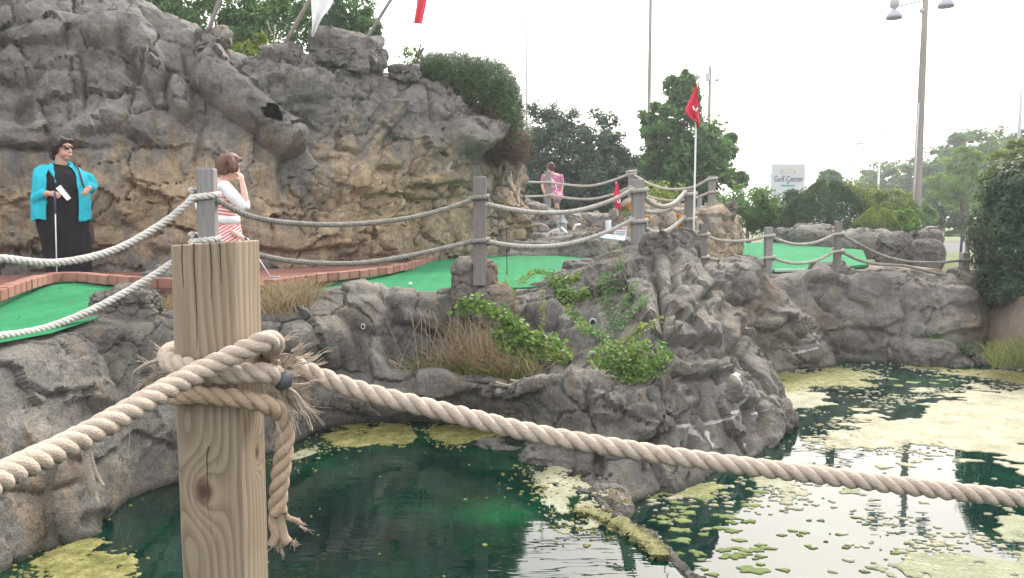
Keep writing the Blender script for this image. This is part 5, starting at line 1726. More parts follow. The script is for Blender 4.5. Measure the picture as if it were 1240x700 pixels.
# dry clumps by the walkway
lv = Leaves(); C = scatter([(318, 368), (350, 362), (385, 358), (380, 374), (345, 382), (318, 382)], BZ, 1100); blades(lv, C, .28, (-.1, 0, 0), .35, .004, .55)
tag(lv.obj('dry_grass', M['straw']), 'pale dry grass clump beside the walkway, right of the front post', 'dry grass', kind='stuff')
lv = Leaves(); C = scatter([(180, 376), (215, 368), (240, 370), (238, 386), (195, 389)], BZ, 700); blades(lv, C, .18, (0, 0, 0), .35, .004, .7)
tag(lv.obj('dry_grass', M['straw']), 'brown dry twiggy clump beside the boulder, left of the front post', 'dry grass', kind='stuff')
lv = Leaves(); C = scatter([(372, 364), (395, 360), (398, 368), (380, 372)], BZ, 120); blades(lv, C, .22, (.2, 0, 0), .3, .003, .8)
tag(lv.obj('dry_stalks', M['straw']), 'thin reddish dry stalks between the clump and the grey wall', 'dry stalks', kind='stuff')
# far bank plants
lv = Leaves(); C = scatter([(1195, 432), (1260, 425), (1280, 445), (1200, 446)], .25, 900); blades(lv, C, .34, (0, 0, 0), .6, .006, .5)
tag(lv.obj('grass', M['grass']), 'yellowing grass tuft on the sandy bank at the right edge', 'grass', kind='stuff')
for l, px, py, w_, n in (('dark green weeds at the foot of the far wall, left of the long boulder', 1125, 409, 14, 260), ('green plants on top of the long low boulder by the far wall', 1160, 422, 17, 320), ('small green weeds between the sandy bank and the pale rock', 1200, 424, 14, 200)):
    b = W(px, py, 12.9); lv = Leaves()
    C = rg.normal(0, 1, (n, 3)) * np.array((w_ / FPX * 12.9 * .6, .12, .06))
    lv.add(C, .06, .5 + rg.normal(0, .2, n), np.broadcast_to((0, -.3, .8), (n, 3)), .35, .8)
    root = thing('weed_patch', l, 'weeds', b)
    lv.obj('foliage', M['leaf_mid'], root)
# marigolds at the deck edge
M['orange'] = simple("orange_petals", (.75, .27, .04), .6, .2, 20)
for l, px, py, Y in (('orange marigold flowers on the upper ledge, left of the rope corner post', 763, 252, 12.6), ('orange flower in the gap just right of the rope corner post', 782, 261, 13.5), ('upper orange flower under the short rope near the pennant pole', 824, 263, 13.4), ('lower orange flower under the short rope near the pennant pole', 825, 272, 13.4)):
    b = W(px, py, Y); root = thing('flower', l, 'flower', b)
    for q in range(6):
        lv = Leaves(); c_ = rg.normal(0, .035, 3)
        u = unit(24)
        lv.add(c_ + u * .022, .035, .5 + rg.normal(0, .2, 24), u, .8, .3)
        lv.obj('bloom', M['orange'], root)
    lv = Leaves(); lv.add(rg.normal(0, .05, (40, 3)) - (0, 0, .07), .06, .5 + rg.normal(0, .2, 40), None, .5); lv.obj('foliage', M['leaf_mid'], root)

# ================================================================== posts and ropes
def wood_mat(name, a, b, c, scale=1.0, rings=55.0, knots=(), grey=0.0):
    """sawn wood: growth rings round a pith beside the post, knots where given (x, y, z, size)"""
    m, nt, bs = new_mat(name)
    tcw = nt.nodes.new("ShaderNodeTexCoord").outputs['Object']
    mp = nt.nodes.new("ShaderNodeMapping")
    mp.inputs['Location'].default_value = (.05, .11, 0)
    nt.links.new(tcw, mp.inputs['Vector'])
    sx = nt.nodes.new("ShaderNodeSeparateXYZ"); nt.links.new(mp.outputs['Vector'], sx.inputs[0])
    rr = mth(nt, 'SQRT', mth(nt, 'ADD', mth(nt, 'MULTIPLY', sx.outputs['X'], sx.outputs['X']), mth(nt, 'MULTIPLY', sx.outputs['Y'], sx.outputs['Y'])))
    wob = noise(nt, 3.0 * scale, 3, .5, stretch=(1.5, 1.5, .55))
    rr = mth(nt, 'ADD', rr, mth(nt, 'MULTIPLY', wob, .055))
    kd = None
    for (kx, ky, kz, ks) in knots:
        v = nt.nodes.new("ShaderNodeVectorMath"); v.operation = 'SUBTRACT'
        nt.links.new(tcw, v.inputs[0]); v.inputs[1].default_value = (kx, ky, kz)
        v2 = nt.nodes.new("ShaderNodeVectorMath"); v2.operation = 'MULTIPLY'
        nt.links.new(v.outputs[0], v2.inputs[0]); v2.inputs[1].default_value = (1, 1, .62)
        l = nt.nodes.new("ShaderNodeVectorMath"); l.operation = 'LENGTH'
        nt.links.new(v2.outputs[0], l.inputs[0])
        d = mth(nt, 'DIVIDE', l.outputs['Value'], ks)
        g = mth(nt, 'POWER', 2.718, mth(nt, 'MULTIPLY', mth(nt, 'MULTIPLY', d, d), -.22))
        rr = mth(nt, 'ADD', rr, mth(nt, 'MULTIPLY', g, .07))
        kd = d if kd is None else mth(nt, 'MINIMUM', kd, d)
    fr = mth(nt, 'FRACT', mth(nt, 'MULTIPLY', rr, rings))
    fib = noise(nt, 90.0 * scale, 4, .6, stretch=(1, 1, .03))
    pat = mth(nt, 'ADD', mth(nt, 'MULTIPLY', fr, .75), mth(nt, 'MULTIPLY', mth(nt, 'SUBTRACT', fib, .5), .5))
    col = ramp(nt, pat, [(.05, a), (.55, b), (.86, c), (.98, a)])
    wear = noise(nt, 6.0, 5, .6, stretch=(1, 1, .4))
    col = mixc(nt, mth(nt, 'MULTIPLY', wear, .55), col, b)
    if grey: col = mixc(nt, grey, col, ramp(nt, fib, [(.3, (.16, .155, .15)), (.7, (.36, .35, .34))]))
    if kd is not None:
        k1 = N(nt, "ShaderNodeMapRange", **{'From Min': 1.1, 'From Max': .75, 'To Max': .75}); nt.links.new(kd, k1.inputs['Value'])
        col = mixc(nt, k1.outputs['Result'], col, (.115, .062, .045))
        k2 = N(nt, "ShaderNodeMapRange", **{'From Min': .6, 'From Max': .3, 'To Max': .7}); nt.links.new(kd, k2.inputs['Value'])
        col = mixc(nt, k2.outputs['Result'], col, (.045, .025, .02))
    nt.links.new(col, bs.inputs['Base Color'])
    bs.inputs['Roughness'].default_value = .8
    bs.inputs['Specular IOR Level'].default_value = .25
    bump(nt, bs, mth(nt, 'ADD', mth(nt, 'MULTIPLY', fr, -.35), fib), .5, .006)
    return m

M['post_new'] = wood_mat("sawn_post_wood", (.15, .10, .06), (.31, .24, .162), (.215, .155, .10), 1.0, 62, [(-.016, -.0735, -.565, .022), (.0735, .02, -.50, .012)], .12)
M['post_grey'] = wood_mat("weathered_post_wood", (.15, .135, .12), (.25, .235, .215), (.19, .17, .15), 1.0, 60, (), .55)
M['post_brown'] = wood_mat("brown_weathered_wood", (.10, .08, .068), (.17, .14, .12), (.13, .105, .09), 1.0, 60, (), .35)
M['rope_new'] = simple("new_rope_fibre", (.62, .51, .41), .85, .16, 30, .9, bscale=260, spec=.2)
M['rope_tail'] = simple("stained_rope_fibre", (.52, .385, .27), .9, .2, 20, .9, bscale=260, spec=.2)
M['rope_white'] = simple('bleached_rope_fibre', (.56, .53, .48), .9, .18, 14, .6, bscale=150, spec=.15)
M['rope_grey'] = simple("grey_rope_fibre", (.27, .25, .22), .9, .25, 14, .6, bscale=150, spec=.15)
M['rope_pale'] = simple("pale_rope_fibre", (.41, .385, .34), .9, .2, 14, .6, bscale=150, spec=.15)

def post(label, px, ytop, ybot, Y, wpx, mat, group='rope fence posts', rz=.08, name='fence_post'):
    t, b = W(px, ytop, Y), W(px, ybot, Y)
    x = t[0]
    w = wpx / FPX * Y
    mb = MB()
    hgt = t[2] - b[2]
    n = 9
    k = 8
    ch = w * .07
    sq = np.array([(-1, -1), (1, -1), (1, 1), (-1, 1)])
    ring = []
    for (sx_, sy_) in sq:
        p = np.array((sx_, sy_)) * w / 2
        a = p - np.array((sx_ * ch, 0)); c_ = p - np.array((0, sy_ * ch))
        ring += [a, c_] if sx_ * sy_ < 0 else [c_, a]
    ring = np.array(ring)
    order = np.argsort(np.arctan2(ring[:, 1], ring[:, 0])); ring = ring[order]
    V = []
    for i in range(n + 1):
        z = hgt * (i / n)
        s = 1.0 if i < n else .90
        off = np.array((rg.normal(0, .006), rg.normal(0, .006))) * w * (i > 0)
        V.append(np.column_stack((ring * s + off, np.full(8, z - (0 if i < n else 0)))))
    V.insert(n, np.column_stack((ring, np.full(8, hgt - ch * 1.2))))
    V = np.array(V)
    V[-1, :, 2] += rg.normal(0, w * .02, 8)
    m_ = len(V)
    i = np.arange(m_ - 1)[:, None] * 8; j = np.arange(8)[None]; j2 = (j + 1) % 8
    mb.add(V.reshape(-1, 3), np.stack((i + j, i + j2, i + 8 + j2, i + 8 + j), -1).reshape(-1, 4))
    mb.other.append([(m_ - 1) * 8 + q for q in range(8)])
    o = mb.obj(name, mat, smooth=False)
    o.location = (x, Y, b[2]); o.rotation_euler = (rg.normal(0, .008), rg.normal(0, .008), rz)
    return tag(o, label, 'post', group)

# the big post in front (origin at its middle so the knots fall on its faces)
fp_c = np.array((-.682, 1.84, 0)); fp_top = 2.3 - (294 - 266) / FPX * 1.78
def front_post():
    w = .147; zt = fp_top; zb = -.55
    mb = MB()
    n = 26
    ch = .004
    ring = np.array([(-w / 2 + ch, -w / 2), (w / 2 - ch, -w / 2), (w / 2, -w / 2 + ch), (w / 2, w / 2 - ch), (w / 2 - ch, w / 2), (-w / 2 + ch, w / 2), (-w / 2, w / 2 - ch), (-w / 2, -w / 2 + ch)])
    zs = list(np.linspace(zb, zt - .004, n)) + [zt]
    V = []
    for q, z in enumerate(zs):
        s = 1.0 if q < n else .965
        V.append(np.column_stack((ring * s + rg.normal(0, .0006, (8, 2)), np.full(8, z))))
    V = np.array(V)
    V[-1, :, 2] += .010 * (ring[:, 0] / w) + rg.normal(0, .001, 8)
    V[-2, :, 2] += .010 * (ring[:, 0] / w)
    m_ = len(V)
    i = np.arange(m_ - 1)[:, None] * 8; j = np.arange(8)[None]; j2 = (j + 1) % 8
    mb.add(V.reshape(-1, 3) - np.array((0, 0, zt)), np.stack((i + j, i + j2, i + 8 + j2, i + 8 + j), -1).reshape(-1, 4))
    mb.other.append([(m_ - 1) * 8 + q for q in range(8)])
    o = mb.obj('rail_post', M['post_new'], smooth=False)
    o.location = (fp_c[0], fp_c[1], zt); o.rotation_euler = (0, 0, R(-4))
    tag(o, 'big square sawn wooden post in front with thick rope tied round it', 'post')
    # nail stain and drying cracks
    dc = simple('dark_crack', (.05, .035, .025), 1.0)
    for (x, z0, z1) in ((-.018, 0, -.24), (-.045, 0, -.10), (.02, 0, -.13), (.042, 0, -.09), (-.004, -.46, -.62)):
        P = [(x + rg.normal(0, .0012), -w / 2 - .0004, z0 + (z1 - z0) * t) for t in np.linspace(0, 1, 7)]
        ck = MB(); tube(ck, P, np.linspace(.0013, .0004, 7), 4, False); ck.obj('drying_crack', dc, o)
    return o
front_post()
for l, c_ in (('square sawn rail post beside the viewer on the left, outside the picture', (-1.75, .55)), ('square sawn rail post further along the rail on the right', (2.05, 1.95))):
    mb = MB(); box(mb, (0, 0, 0), (.14, .14, fp_top + .55), bev=.006)
    o = mb.obj('rail_post', M['post_new'], smooth=False); o.location = (c_[0], c_[1], (fp_top - .55) / 2)
    tag(o, l, 'post')

posts = [
    ('grey fence post on the near wall, rising behind the front wooden post', 248.5, 204, 390, 6.75, 20, 'post_grey'),
    ('dark weathered fence post between the two rope spans, on the tan boulder', 580.5, 214, 345, 8.5, 15.5, 'post_brown'),
    ('stout grey fence post at the rope corner on top of the spur', 773.5, 217, 312, 10.0, 14, 'post_grey'),
    ('pale post directly in front of the person in pink', 663.5, 208, 262, 19.5, 7, 'post_grey'),
    ('pale post with a rope coil on its top, right of the person in pink', 765, 206, 262, 18.5, 7.5, 'post_grey'),
    ('brown post at the foot of the tall red pennant', 835, 230, 282, 12.8, 10, 'post_brown'),
    ('grey post on the right end of the tan outcrop', 862.5, 213, 262, 15.4, 7.5, 'post_grey'),
    ('short post seen behind the rope, left of the post on the tan outcrop', 847, 238, 262, 17.5, 4.5, 'post_grey'),
    ('brownish post at the foot of the tan outcrop, where the far rope fence begins', 852, 271, 335, 13.0, 8.5, 'post_brown'),
    ('grey post on the outcrop at the near corner of the far green', 931, 275, 330, 12.9, 8.5, 'post_grey'),
    ('taller brownish post between the two long rope spans of the far wall', 1015.5, 268, 335, 13.6, 7.5, 'post_brown'),
    ('short grey post at the right end of the far wall, beside the ivy bush', 1168.5, 306, 345, 14.0, 9, 'post_grey')]
for l, px, yt, yb, Y, w, mt in posts: post(l, px, yt, yb, Y, w, M[mt], rz=rg.uniform(-.05, .12))
post('thin grey stake standing right behind the last short post of the far wall', 1172, 287, 345, 14.3, 4, M['post_grey'])

def wrap_path(c, half, z0, z1, turns, r, start=0.0):
    n = int(turns * 24)
    t = np.linspace(0, 1, n)
    a = start + t * turns * 2 * math.pi
    h = half + r * .8
    sc = 1 / (np.abs(np.cos(a)) ** 5 + np.abs(np.sin(a)) ** 5) ** (1 / 5)
    return np.stack((c[0] + h * sc * np.cos(a), c[1] + h * sc * np.sin(a), z0 + (z1 - z0) * t), 1)

def rope(label, pts, rad, mat, wraps=(), pitch=None, group='rope fence spans', k=6, kn=1.0):
    """a three strand rope through (px, py, Y); wraps = (post px, py, Y, post width px, turns)"""
    mb = MB()
    P = catmull([W(*p) for p in pts], 10)
    pitch = pitch or rad * 7.5
    step = pitch / 9 * kn
    for C, r in rope_strands(P, rad, pitch, step, k): tube(mb, C, r, k)
    for (px, py, Y, wpx, turns) in wraps:
        c = W(px, py, Y)
        q = wrap_path(c, wpx / FPX * Y / 2, c[2] - rad * turns, c[2] + rad * turns, turns, rad)
        for C, r in rope_strands(q, rad, pitch, step, k): tube(mb, C, r, k)
    b = np.array(W(*pts[0]))
    for v in mb.v: v -= b
    o = mb.obj('rope', M[mat]); o.location = b
    return tag(o, label, 'rope', group)

G1 = .0295
rope('upper near rope running off the left edge across the woman in turquoise', [(-150, 306, 4.9), (-60, 311, 5.1), (0, 313, 5.35), (70, 318, 5.75), (140, 302, 6.15), (200, 268, 6.5), (236, 238, 6.66)], .030, 'rope_white', [(248.5, 238, 6.75, 20, 1.6)], .13)
rope('lower near rope running off the left edge over the left green', [(-150, 402, 4.7), (-60, 408, 4.95), (0, 407, 5.2), (60, 396, 5.6), (130, 366, 6.1), (200, 324, 6.5), (240, 292, 6.66)], .030, 'rope_white', [(248.5, 291, 6.75, 20, 1.6)], .13)
rope('upper rope between the post behind the front post and the middle post', [(258, 240, 6.72), (300, 261, 6.9), (350, 270, 7.2), (420, 272, 7.6), (490, 265, 8.0), (540, 253, 8.25), (574, 241, 8.45)], .026, 'rope_grey', [(580.5, 240, 8.5, 15.5, 1.3)], .11)
rope('lower rope between the post behind the front post and the middle post', [(258, 292, 6.72), (310, 308, 6.95), (360, 317, 7.25), (430, 319, 7.65), (490, 311, 8.0), (540, 300, 8.25), (574, 292, 8.45)], .026, 'rope_grey', [(580.5, 292, 8.5, 15.5, 1.3)], .11)
rope('upper rope between the middle post and the rope corner post', [(587, 247, 8.45), (620, 254, 8.7), (660, 258, 9.0), (700, 255, 9.4), (740, 243, 9.75), (768, 228, 9.95)], .029, 'rope_pale', [(773.5, 231, 10.0, 14, 1.5)], .12)
rope('lower rope between the middle post and the rope corner post', [(587, 292, 8.45), (615, 297, 8.7), (650, 299, 8.95), (690, 295, 9.3), (735, 281, 9.7), (768, 265, 9.95)], .029, 'rope_pale', [(773.5, 268, 10.0, 14, 1.5)], .12)
rope('short upper rope between the corner post and the pennant post, higher of two', [(781, 240, 10.1), (792, 248, 10.7), (805, 250, 11.3), (818, 245, 12.0), (830, 232, 12.75)], .034, 'rope_pale', [(835, 236, 12.8, 10, 1.3)], .15)
rope('short slack rope looping under the upper one beside the corner post', [(781, 256, 10.1), (790, 257, 10.6), (802, 256, 11.2), (814, 250, 11.8), (826, 240, 12.6)], .030, 'rope_pale', (), .15)
rope('short lower rope between the corner post and the pennant post', [(781, 276, 10.1), (790, 281, 10.6), (803, 281, 11.3), (815, 275, 12.0), (829, 263, 12.75)], .034, 'rope_pale', [(835, 266, 12.8, 10, 1.3)], .15)
rope('upper far rope from the cliff corner to the post in front of the person', [(612, 216, 18.0), (635, 220, 18.8), (663, 221, 19.4)], .028, 'rope_pale', [(663.5, 221, 19.5, 7, 1.2)], .16, kn=1.4)
rope('lower far rope from the cliff corner to the post in front of the person', [(612, 235, 18.0), (635, 238, 18.8), (663, 237, 19.4)], .028, 'rope_pale', [(663.5, 237, 19.5, 7, 1.2)], .16, kn=1.4)
rope('upper far rope from the post by the person to the coiled post', [(666, 221, 19.4), (690, 224, 19.3), (715, 225, 19.0), (740, 219, 18.7), (762, 211, 18.45)], .030, 'rope_pale', [(765, 210, 18.5, 7.5, 2.0)], .16, kn=1.4)
rope('lower far rope from the post by the person to the coiled post', [(666, 236, 19.4), (690, 240, 19.3), (715, 241, 19.0), (740, 236, 18.7), (762, 227, 18.45)], .030, 'rope_pale', (), .16, kn=1.4)
rope('upper rope between the coiled post and the tan outcrop post', [(768, 212, 18.4), (790, 224, 17.7), (812, 229, 17.0), (838, 227, 16.2), (860, 216, 15.4)], .028, 'rope_pale', [(862.5, 217, 15.4, 7.5, 1.3)], .15, kn=1.4)
rope('lower rope between the coiled post and the tan outcrop post', [(768, 229, 18.4), (790, 239, 17.7), (815, 243, 17.0), (840, 240, 16.2), (860, 233, 15.4)], .026, 'rope_pale', [(862.5, 233, 15.4, 7.5, 1.3)], .15, kn=1.4)
rope('upper rope of the first short span on the far wall', [(856, 286, 12.95), (872, 291, 12.95), (895, 292, 12.9), (912, 290, 12.9), (928, 286, 12.85)], .026, 'rope_pale', [(852, 284, 13.0, 8.5, 1.6), (931, 286, 12.9, 8.5, 1.3)], .14, kn=1.2)
rope('lower rope of the first short span on the far wall', [(856, 312, 12.95), (875, 316, 12.95), (900, 318, 12.9), (915, 316, 12.9), (928, 312, 12.85)], .026, 'rope_pale', [(852, 312, 13.0, 8.5, 1.2), (931, 312, 12.9, 8.5, 1.3)], .14, kn=1.2)
rope('upper rope of the middle span on the far wall, over the far green', [(935, 287, 12.85), (950, 293, 13.0), (968, 296, 13.2), (990, 293, 13.4), (1012, 283, 13.55)], .027, 'rope_pale', [(1015.5, 283, 13.6, 7.5, 1.5)], .14, kn=1.2)
rope('lower rope of the middle span on the far wall, over the far green', [(935, 312, 12.85), (950, 317, 13.0), (968, 319, 13.2), (990, 315, 13.4), (1012, 304, 13.55)], .027, 'rope_pale', [(1015.5, 304, 13.6, 7.5, 1.5)], .14, kn=1.2)
rope('upper rope of the long right span on the far wall', [(1019, 284, 13.55), (1040, 296, 13.6), (1070, 310, 13.7), (1100, 317, 13.8), (1135, 318, 13.9), (1165, 315, 13.9)], .028, 'rope_grey', [(1168.5, 315, 14.0, 9, 1.3)], .14, kn=1.2)
rope('lower rope of the long right span on the far wall', [(1019, 305, 13.55), (1040, 315, 13.6), (1062, 320, 13.6), (1095, 322, 13.65), (1125, 329, 13.75), (1145, 333, 13.8), (1165, 333, 13.9)], .028, 'rope_grey', [(1168.5, 333, 14.0, 9, 1.3)], .14, kn=1.2)
rope('dark rope end running from the last far post into the ivy bush', [(1172, 316, 13.95), (1182, 320, 13.9), (1192, 322, 13.8)], .024, 'rope_grey', (), .14)
rope('dark lower rope end running from the last far post down beside the ivy bush', [(1172, 333, 13.95), (1180, 339, 13.9), (1190, 342, 13.8)], .024, 'rope_grey', (), .14)

# ---- thick ropes tied to the front post
def thick_rope(label, pathP, rad, mat, pitch, phase=0.0, taper=None):
    root = thing('thick_rope', label, 'rope', pathP[0])
    for q, (C, r) in enumerate(rope_strands(pathP, rad, pitch, .006, 12, phase)):
        mb = MB()
        # yarn ridges round each strand
        T, Nn, B = frames(C)
        k = 14
        s = np.r_[0, np.cumsum(np.linalg.norm(np.diff(C, axis=0), axis=1))]
        a = np.arange(k) * 2 * math.pi / k
        rr = r * (1 + .045 * np.sin(a[None, :] * 7 + s[:, None] / rad * 3.1) + .02 * rg.normal(size=(len(C), k)))
        V = C[:, None, :] + rr[:, :, None] * (np.cos(a)[None, :, None] * Nn[:, None, :] + np.sin(a)[None, :, None] * B[:, None, :])
        n = len(C)
        i = np.arange(n - 1)[:, None] * k; j = np.arange(k)[None]; j2 = (j + 1) % k
        mb.add(V.reshape(-1, 3) - pathP[0], np.stack((i + j, i + j2, i + k + j2, i + k + j), -1).reshape(-1, 4))
        mb.other += [[x for x in range(k - 1, -1, -1)], [(n - 1) * k + x for x in range(k)]]
        mb.obj('strand', M[mat], root)
    return root

def fuzz(root, path, rad, n, mat, ln=.012):
    """loose fibres standing off the rope"""
    i = rg.integers(0, len(path) - 1, n)
    d = unit(n)
    a = path[i] + d * rad * .85
    T = path[i + 1] - path[i]; T /= np.linalg.norm(T, axis=1)[:, None] + 1e-9
    d2 = d * .5 + T * rg.normal(0, 1, (n, 1)) + rg.normal(0, .4, (n, 3)); d2 /= np.linalg.norm(d2, axis=1)[:, None]
    L = rg.uniform(.3, 1.3, (n, 1)) * ln
    s = np.cross(d2, unit(n)); s /= np.linalg.norm(s, axis=1)[:, None]
    w = .00035
    V = np.stack((a - s * w, a + s * w, a + d2 * L + d * L * .3), 1).reshape(-1, 3) - np.array(root.location)
    mb = MB().add(V, np.arange(n * 3).reshape(-1, 3))
    tag(mb.obj('loose_fibres', mat, root, smooth=False), kind='stuff')

def fray(root, start, dirs, n, ln, mat, wid=.0017, curl=.6, name='frayed_end', sp=.014):
    """a tuft of unlaid yarns"""
    mb = MB()
    left = n
    while left > 0:                         # yarns hang together in wisps
        m_ = int(min(left, rg.integers(4, 13))); left -= m_
        d = np.asarray(dirs[rg.integers(0, len(dirs))], float); d = d / np.linalg.norm(d) + rg.normal(0, .3, 3)
        v = d / np.linalg.norm(d)
        L = ln * rg.uniform(.4, 1.2)
        p = [np.asarray(start) + rg.normal(0, sp, 3)]
        for q in range(7):
            v = v + rg.normal(0, curl, 3) * .42; v /= np.linalg.norm(v)
            p.append(p[-1] + v * L / 7)
        p = np.array(p)
        for _ in range(m_):
            off = rg.normal(0, .0022, 3); spl = rg.normal(0, .0035, 3)
            t_ = np.linspace(0, 1, 8)[:, None]
            k_ = int(rg.integers(5, 9))
            tube(mb, (p + off + spl * t_ ** 2 * 2)[:k_] - np.array(root.location), np.linspace(wid * .8, wid * .3, 8)[:k_], 4, False)
    return tag(mb.obj(name, mat, root), kind='stuff')

RR = .0235
pathA = catmull([W(-420, 800, .62), W(-160, 668, .9), W(0, 578, 1.18), W(100, 529, 1.38), W(200, 472, 1.58), W(250, 446, 1.675), W(296, 424, 1.715), W(322, 413, 1.735), W(332, 416, 1.80), W(322, 426, 1.93), W(270, 428, 1.97), W(222, 424, 1.95), W(205, 428, 1.86), W(208, 440, 1.765), W(232, 446, 1.738), W(262, 452, 1.742), W(296, 452, 1.745), W(322, 452, 1.755), W(338, 456, 1.80)], 12)
ra = thick_rope('pale thick rope coming from the lower left and tied round the front post', pathA, RR, 'rope_new', .098)
fuzz(ra, pathA, RR, 2600, M['rope_new'])
fray(ra, W(336, 440, 1.80), [(.5, -.1, .3), (.6, .1, .05), (.3, 0, -.3)], 110, .085, M['rope_new'])
fray(ra, W(346, 470, 1.82), [(.35, -.1, -.9), (.6, 0, -.6), (.1, 0, -1)], 170, .12, M['rope_new'])
fray(ra, W(212, 446, 1.80), [(-1, -.1, -.2), (-.9, 0, .15), (-.8, .1, -.5)], 200, .095, M['rope_new'], name='frayed_tuft')
# long loose strip hanging below the rope
mb = MB()
tube(mb, catmull([W(104, 540, 1.40), W(106, 560, 1.40), W(112, 582, 1.405), W(115, 598, 1.41), W(121, 612, 1.41)], 6) - pathA[0], np.concatenate((np.linspace(.0075, .007, 16), np.linspace(.006, .001, 9))), 6)
tube(mb, catmull([W(107, 545, 1.40), W(113, 566, 1.405), W(121, 582, 1.41), W(126, 588, 1.41)], 6) - pathA[0], np.linspace(.006, .002, 19), 6)
o = mb.obj('hanging_strip', M['rope_new'], ra); o['label'] = 'pale shredded strip hanging below the rope'
mb = MB(); tube(mb, catmull([W(155, 502, 1.48), W(157, 530, 1.48), W(155, 548, 1.48), W(158, 556, 1.48)], 6) - pathA[0], .0007, 4)
mb.obj('loose_yarn', M['rope_new'], ra)

pathB = catmull([W(318, 452, 1.93), W(338, 444, 1.93), W(358, 443, 1.905), (W(385, 455, 1.88)), W(440, 474, 1.87), W(540, 499, 1.87), W(640, 523, 1.87), W(740, 541, 1.88), W(860, 559, 1.89), W(980, 574, 1.91), W(1100, 589, 1.93), W(1240, 604, 1.95), W(1420, 618, 1.97), W(1600, 626, 1.97)], 14)
rb = thick_rope('thick tan rope sagging to the right across the whole view', pathB, RR * .98, 'rope_new', .125, 1.0)
fuzz(rb, pathB, RR, 3400, M['rope_new'], .010)
fray(rb, W(358, 434, 1.89), [(.4, -.2, .3), (.6, 0, .1), (.2, -.3, .5)], 50, .05, M['rope_new'])

pathC = catmull([W(206, 474, 1.90), W(214, 480, 1.80), W(228, 478, 1.745), W(262, 480, 1.742), W(296, 484, 1.745), W(322, 490, 1.755), W(338, 500, 1.78), W(345, 518, 1.79), W(344, 545, 1.79), W(340, 572, 1.79), W(337, 600, 1.79), W(336, 622, 1.79)], 12)
rc = thick_rope('brown rope tail wrapped low round the front post and hanging beside it', pathC, RR * .92, 'rope_tail', .105, 2.0)
fuzz(rc, pathC, RR, 1200, M['rope_tail'])
for q, pts in enumerate([[(334, 614), (331, 632), (334, 648), (329, 660)], [(337, 616), (340, 634), (344, 650), (350, 657)], [(340, 612), (348, 626), (358, 630), (364, 634)], [(336, 616), (337, 634), (341, 652), (340, 660)]]):
    mb = MB()
    P = catmull([W(a, b, 1.79 + .006 * q) for a, b in pts], 6)
    tube(mb, P - pathC[0], np.linspace(.013 if q != 2 else .007, .011 if q != 2 else .006, len(P)), 8)
    mb.obj('unlaid_strand', M['rope_tail'], rc)
    fray(rc, P[-1], [P[-1] - P[-4]], 26, .022, M['rope_new'], .0011, .2, sp=.005)
# dark plastic cap on the rope end
cp = MB(); a_, b_ = W(334, 462, 1.775), W(352, 459, 1.80)
tube(cp, catmull([a_, (a_ + b_) / 2, b_], 6), [.014, .019, .0215, .0225, .023, .023, .0225, .022, .021, .0205, .019, .012, .004], 14)
for v in cp.v: v -= a_
o = cp.obj('rope_end_cap', simple("grey_plastic", (.06, .07, .075), .45, .2, 20, .2)); o.location = a_
tag(o, 'dark grey plastic cap on the cut rope end beside the front post', 'cap')

# ================================================================== poles, flags, signs
M['pole_wood'] = simple("pole_wood", (.24, .21, .18), .9, .2, 3, .3, stretch=(6, 6, .3))
M['pole_grey'] = simple("grey_paint", (.45, .45, .46), .6, .12, 5)
M['pole_white'] = simple("white_paint", (.75, .75, .74), .5, .08, 5)
M['black_metal'] = simple("black_metal", (.03, .03, .032), .5, .2, 10)
M['red_cloth'] = simple("red_cloth", (.62, .035, .07), .85, .15, 6)
M['pink_red'] = simple("faded_red_cloth", (.75, .08, .13), .85, .12, 6)
M['white_cloth'] = simple("white_cloth", (.78, .78, .77), .9, .06, 6)
M['white_board'] = simple("white_board", (.78, .79, .80), .55, .05, 3)
M['ink'] = simple("dark_ink", (.10, .09, .14), .6, .1)
M['red_ink'] = simple("red_ink", (.55, .05, .08), .6, .1)
M['teal_ink'] = simple("teal_ink", (.03, .33, .30), .6, .1)
M['tan_ink'] = simple("pale_tan_ink", (.55, .52, .42), .6, .1)
M['lamp_grey'] = simple("lamp_metal", (.35, .36, .40), .5, .1, 6)

def pole(label, p0, p1, r0, r1, mat, name='pole', cat='pole', group=None, k=10, root=None):
    mb = MB()
    p0, p1 = np.asarray(p0), np.asarray(p1)
    t = np.linspace(0, 1, 6)[:, None]
    tube(mb, (p1 - p0) * t, np.linspace(r0, r1, 6), k)
    o = mb.obj(name, mat, root)
    if root is None:
        o.location = p0
        tag(o, label, cat, group)
    return o

def at_ground(px, Y, z): return np.array(((px - 620) / FPX * Y * 1.0, Y, z))
def straight(px, ytop, Y, z0):
    """a plumb pole whose top shows at (px, ytop)"""
    t = W(px, ytop, Y)
    return np.array((t[0], t[1], z0)), t

a, b = straight(638, 25, 40, .95); pole('thin grey mast rising behind the juniper and the blue green bush', a, b, .07, .05, M['pole_grey'])
a, b = straight(788, -12, 45, .95); pole('tall thin wooden mast behind the leafy tree, running out of the top of the picture', a, b, .11, .09, M['pole_wood'])
a, b = straight(860, 80, 60, .95)
root = thing('utility_pole', 'utility pole with a box and a small bracket light behind the red pennant', 'utility pole', a)
pole('', (0, 0, 0), b - a, .14, .10, M['pole_wood'], 'pole', root=root)
mb = MB(); c = W(857, 93, 59.8) - a; box(mb, c, (.28, .3, .6), bev=.02); mb.obj('equipment_box', M['pole_grey'], root, smooth=False)
mb = MB(); tube(mb, catmull([W(861, 99, 60) - a, W(865, 98, 60) - a, W(868, 96, 60) - a], 4), .03, 6); lathe(mb, [(.0, .0), (.16, .06), (.22, .18), (.0, .12)], 12, W(868, 99, 60) - a); mb.obj('bracket_light', M['pole_grey'], root)

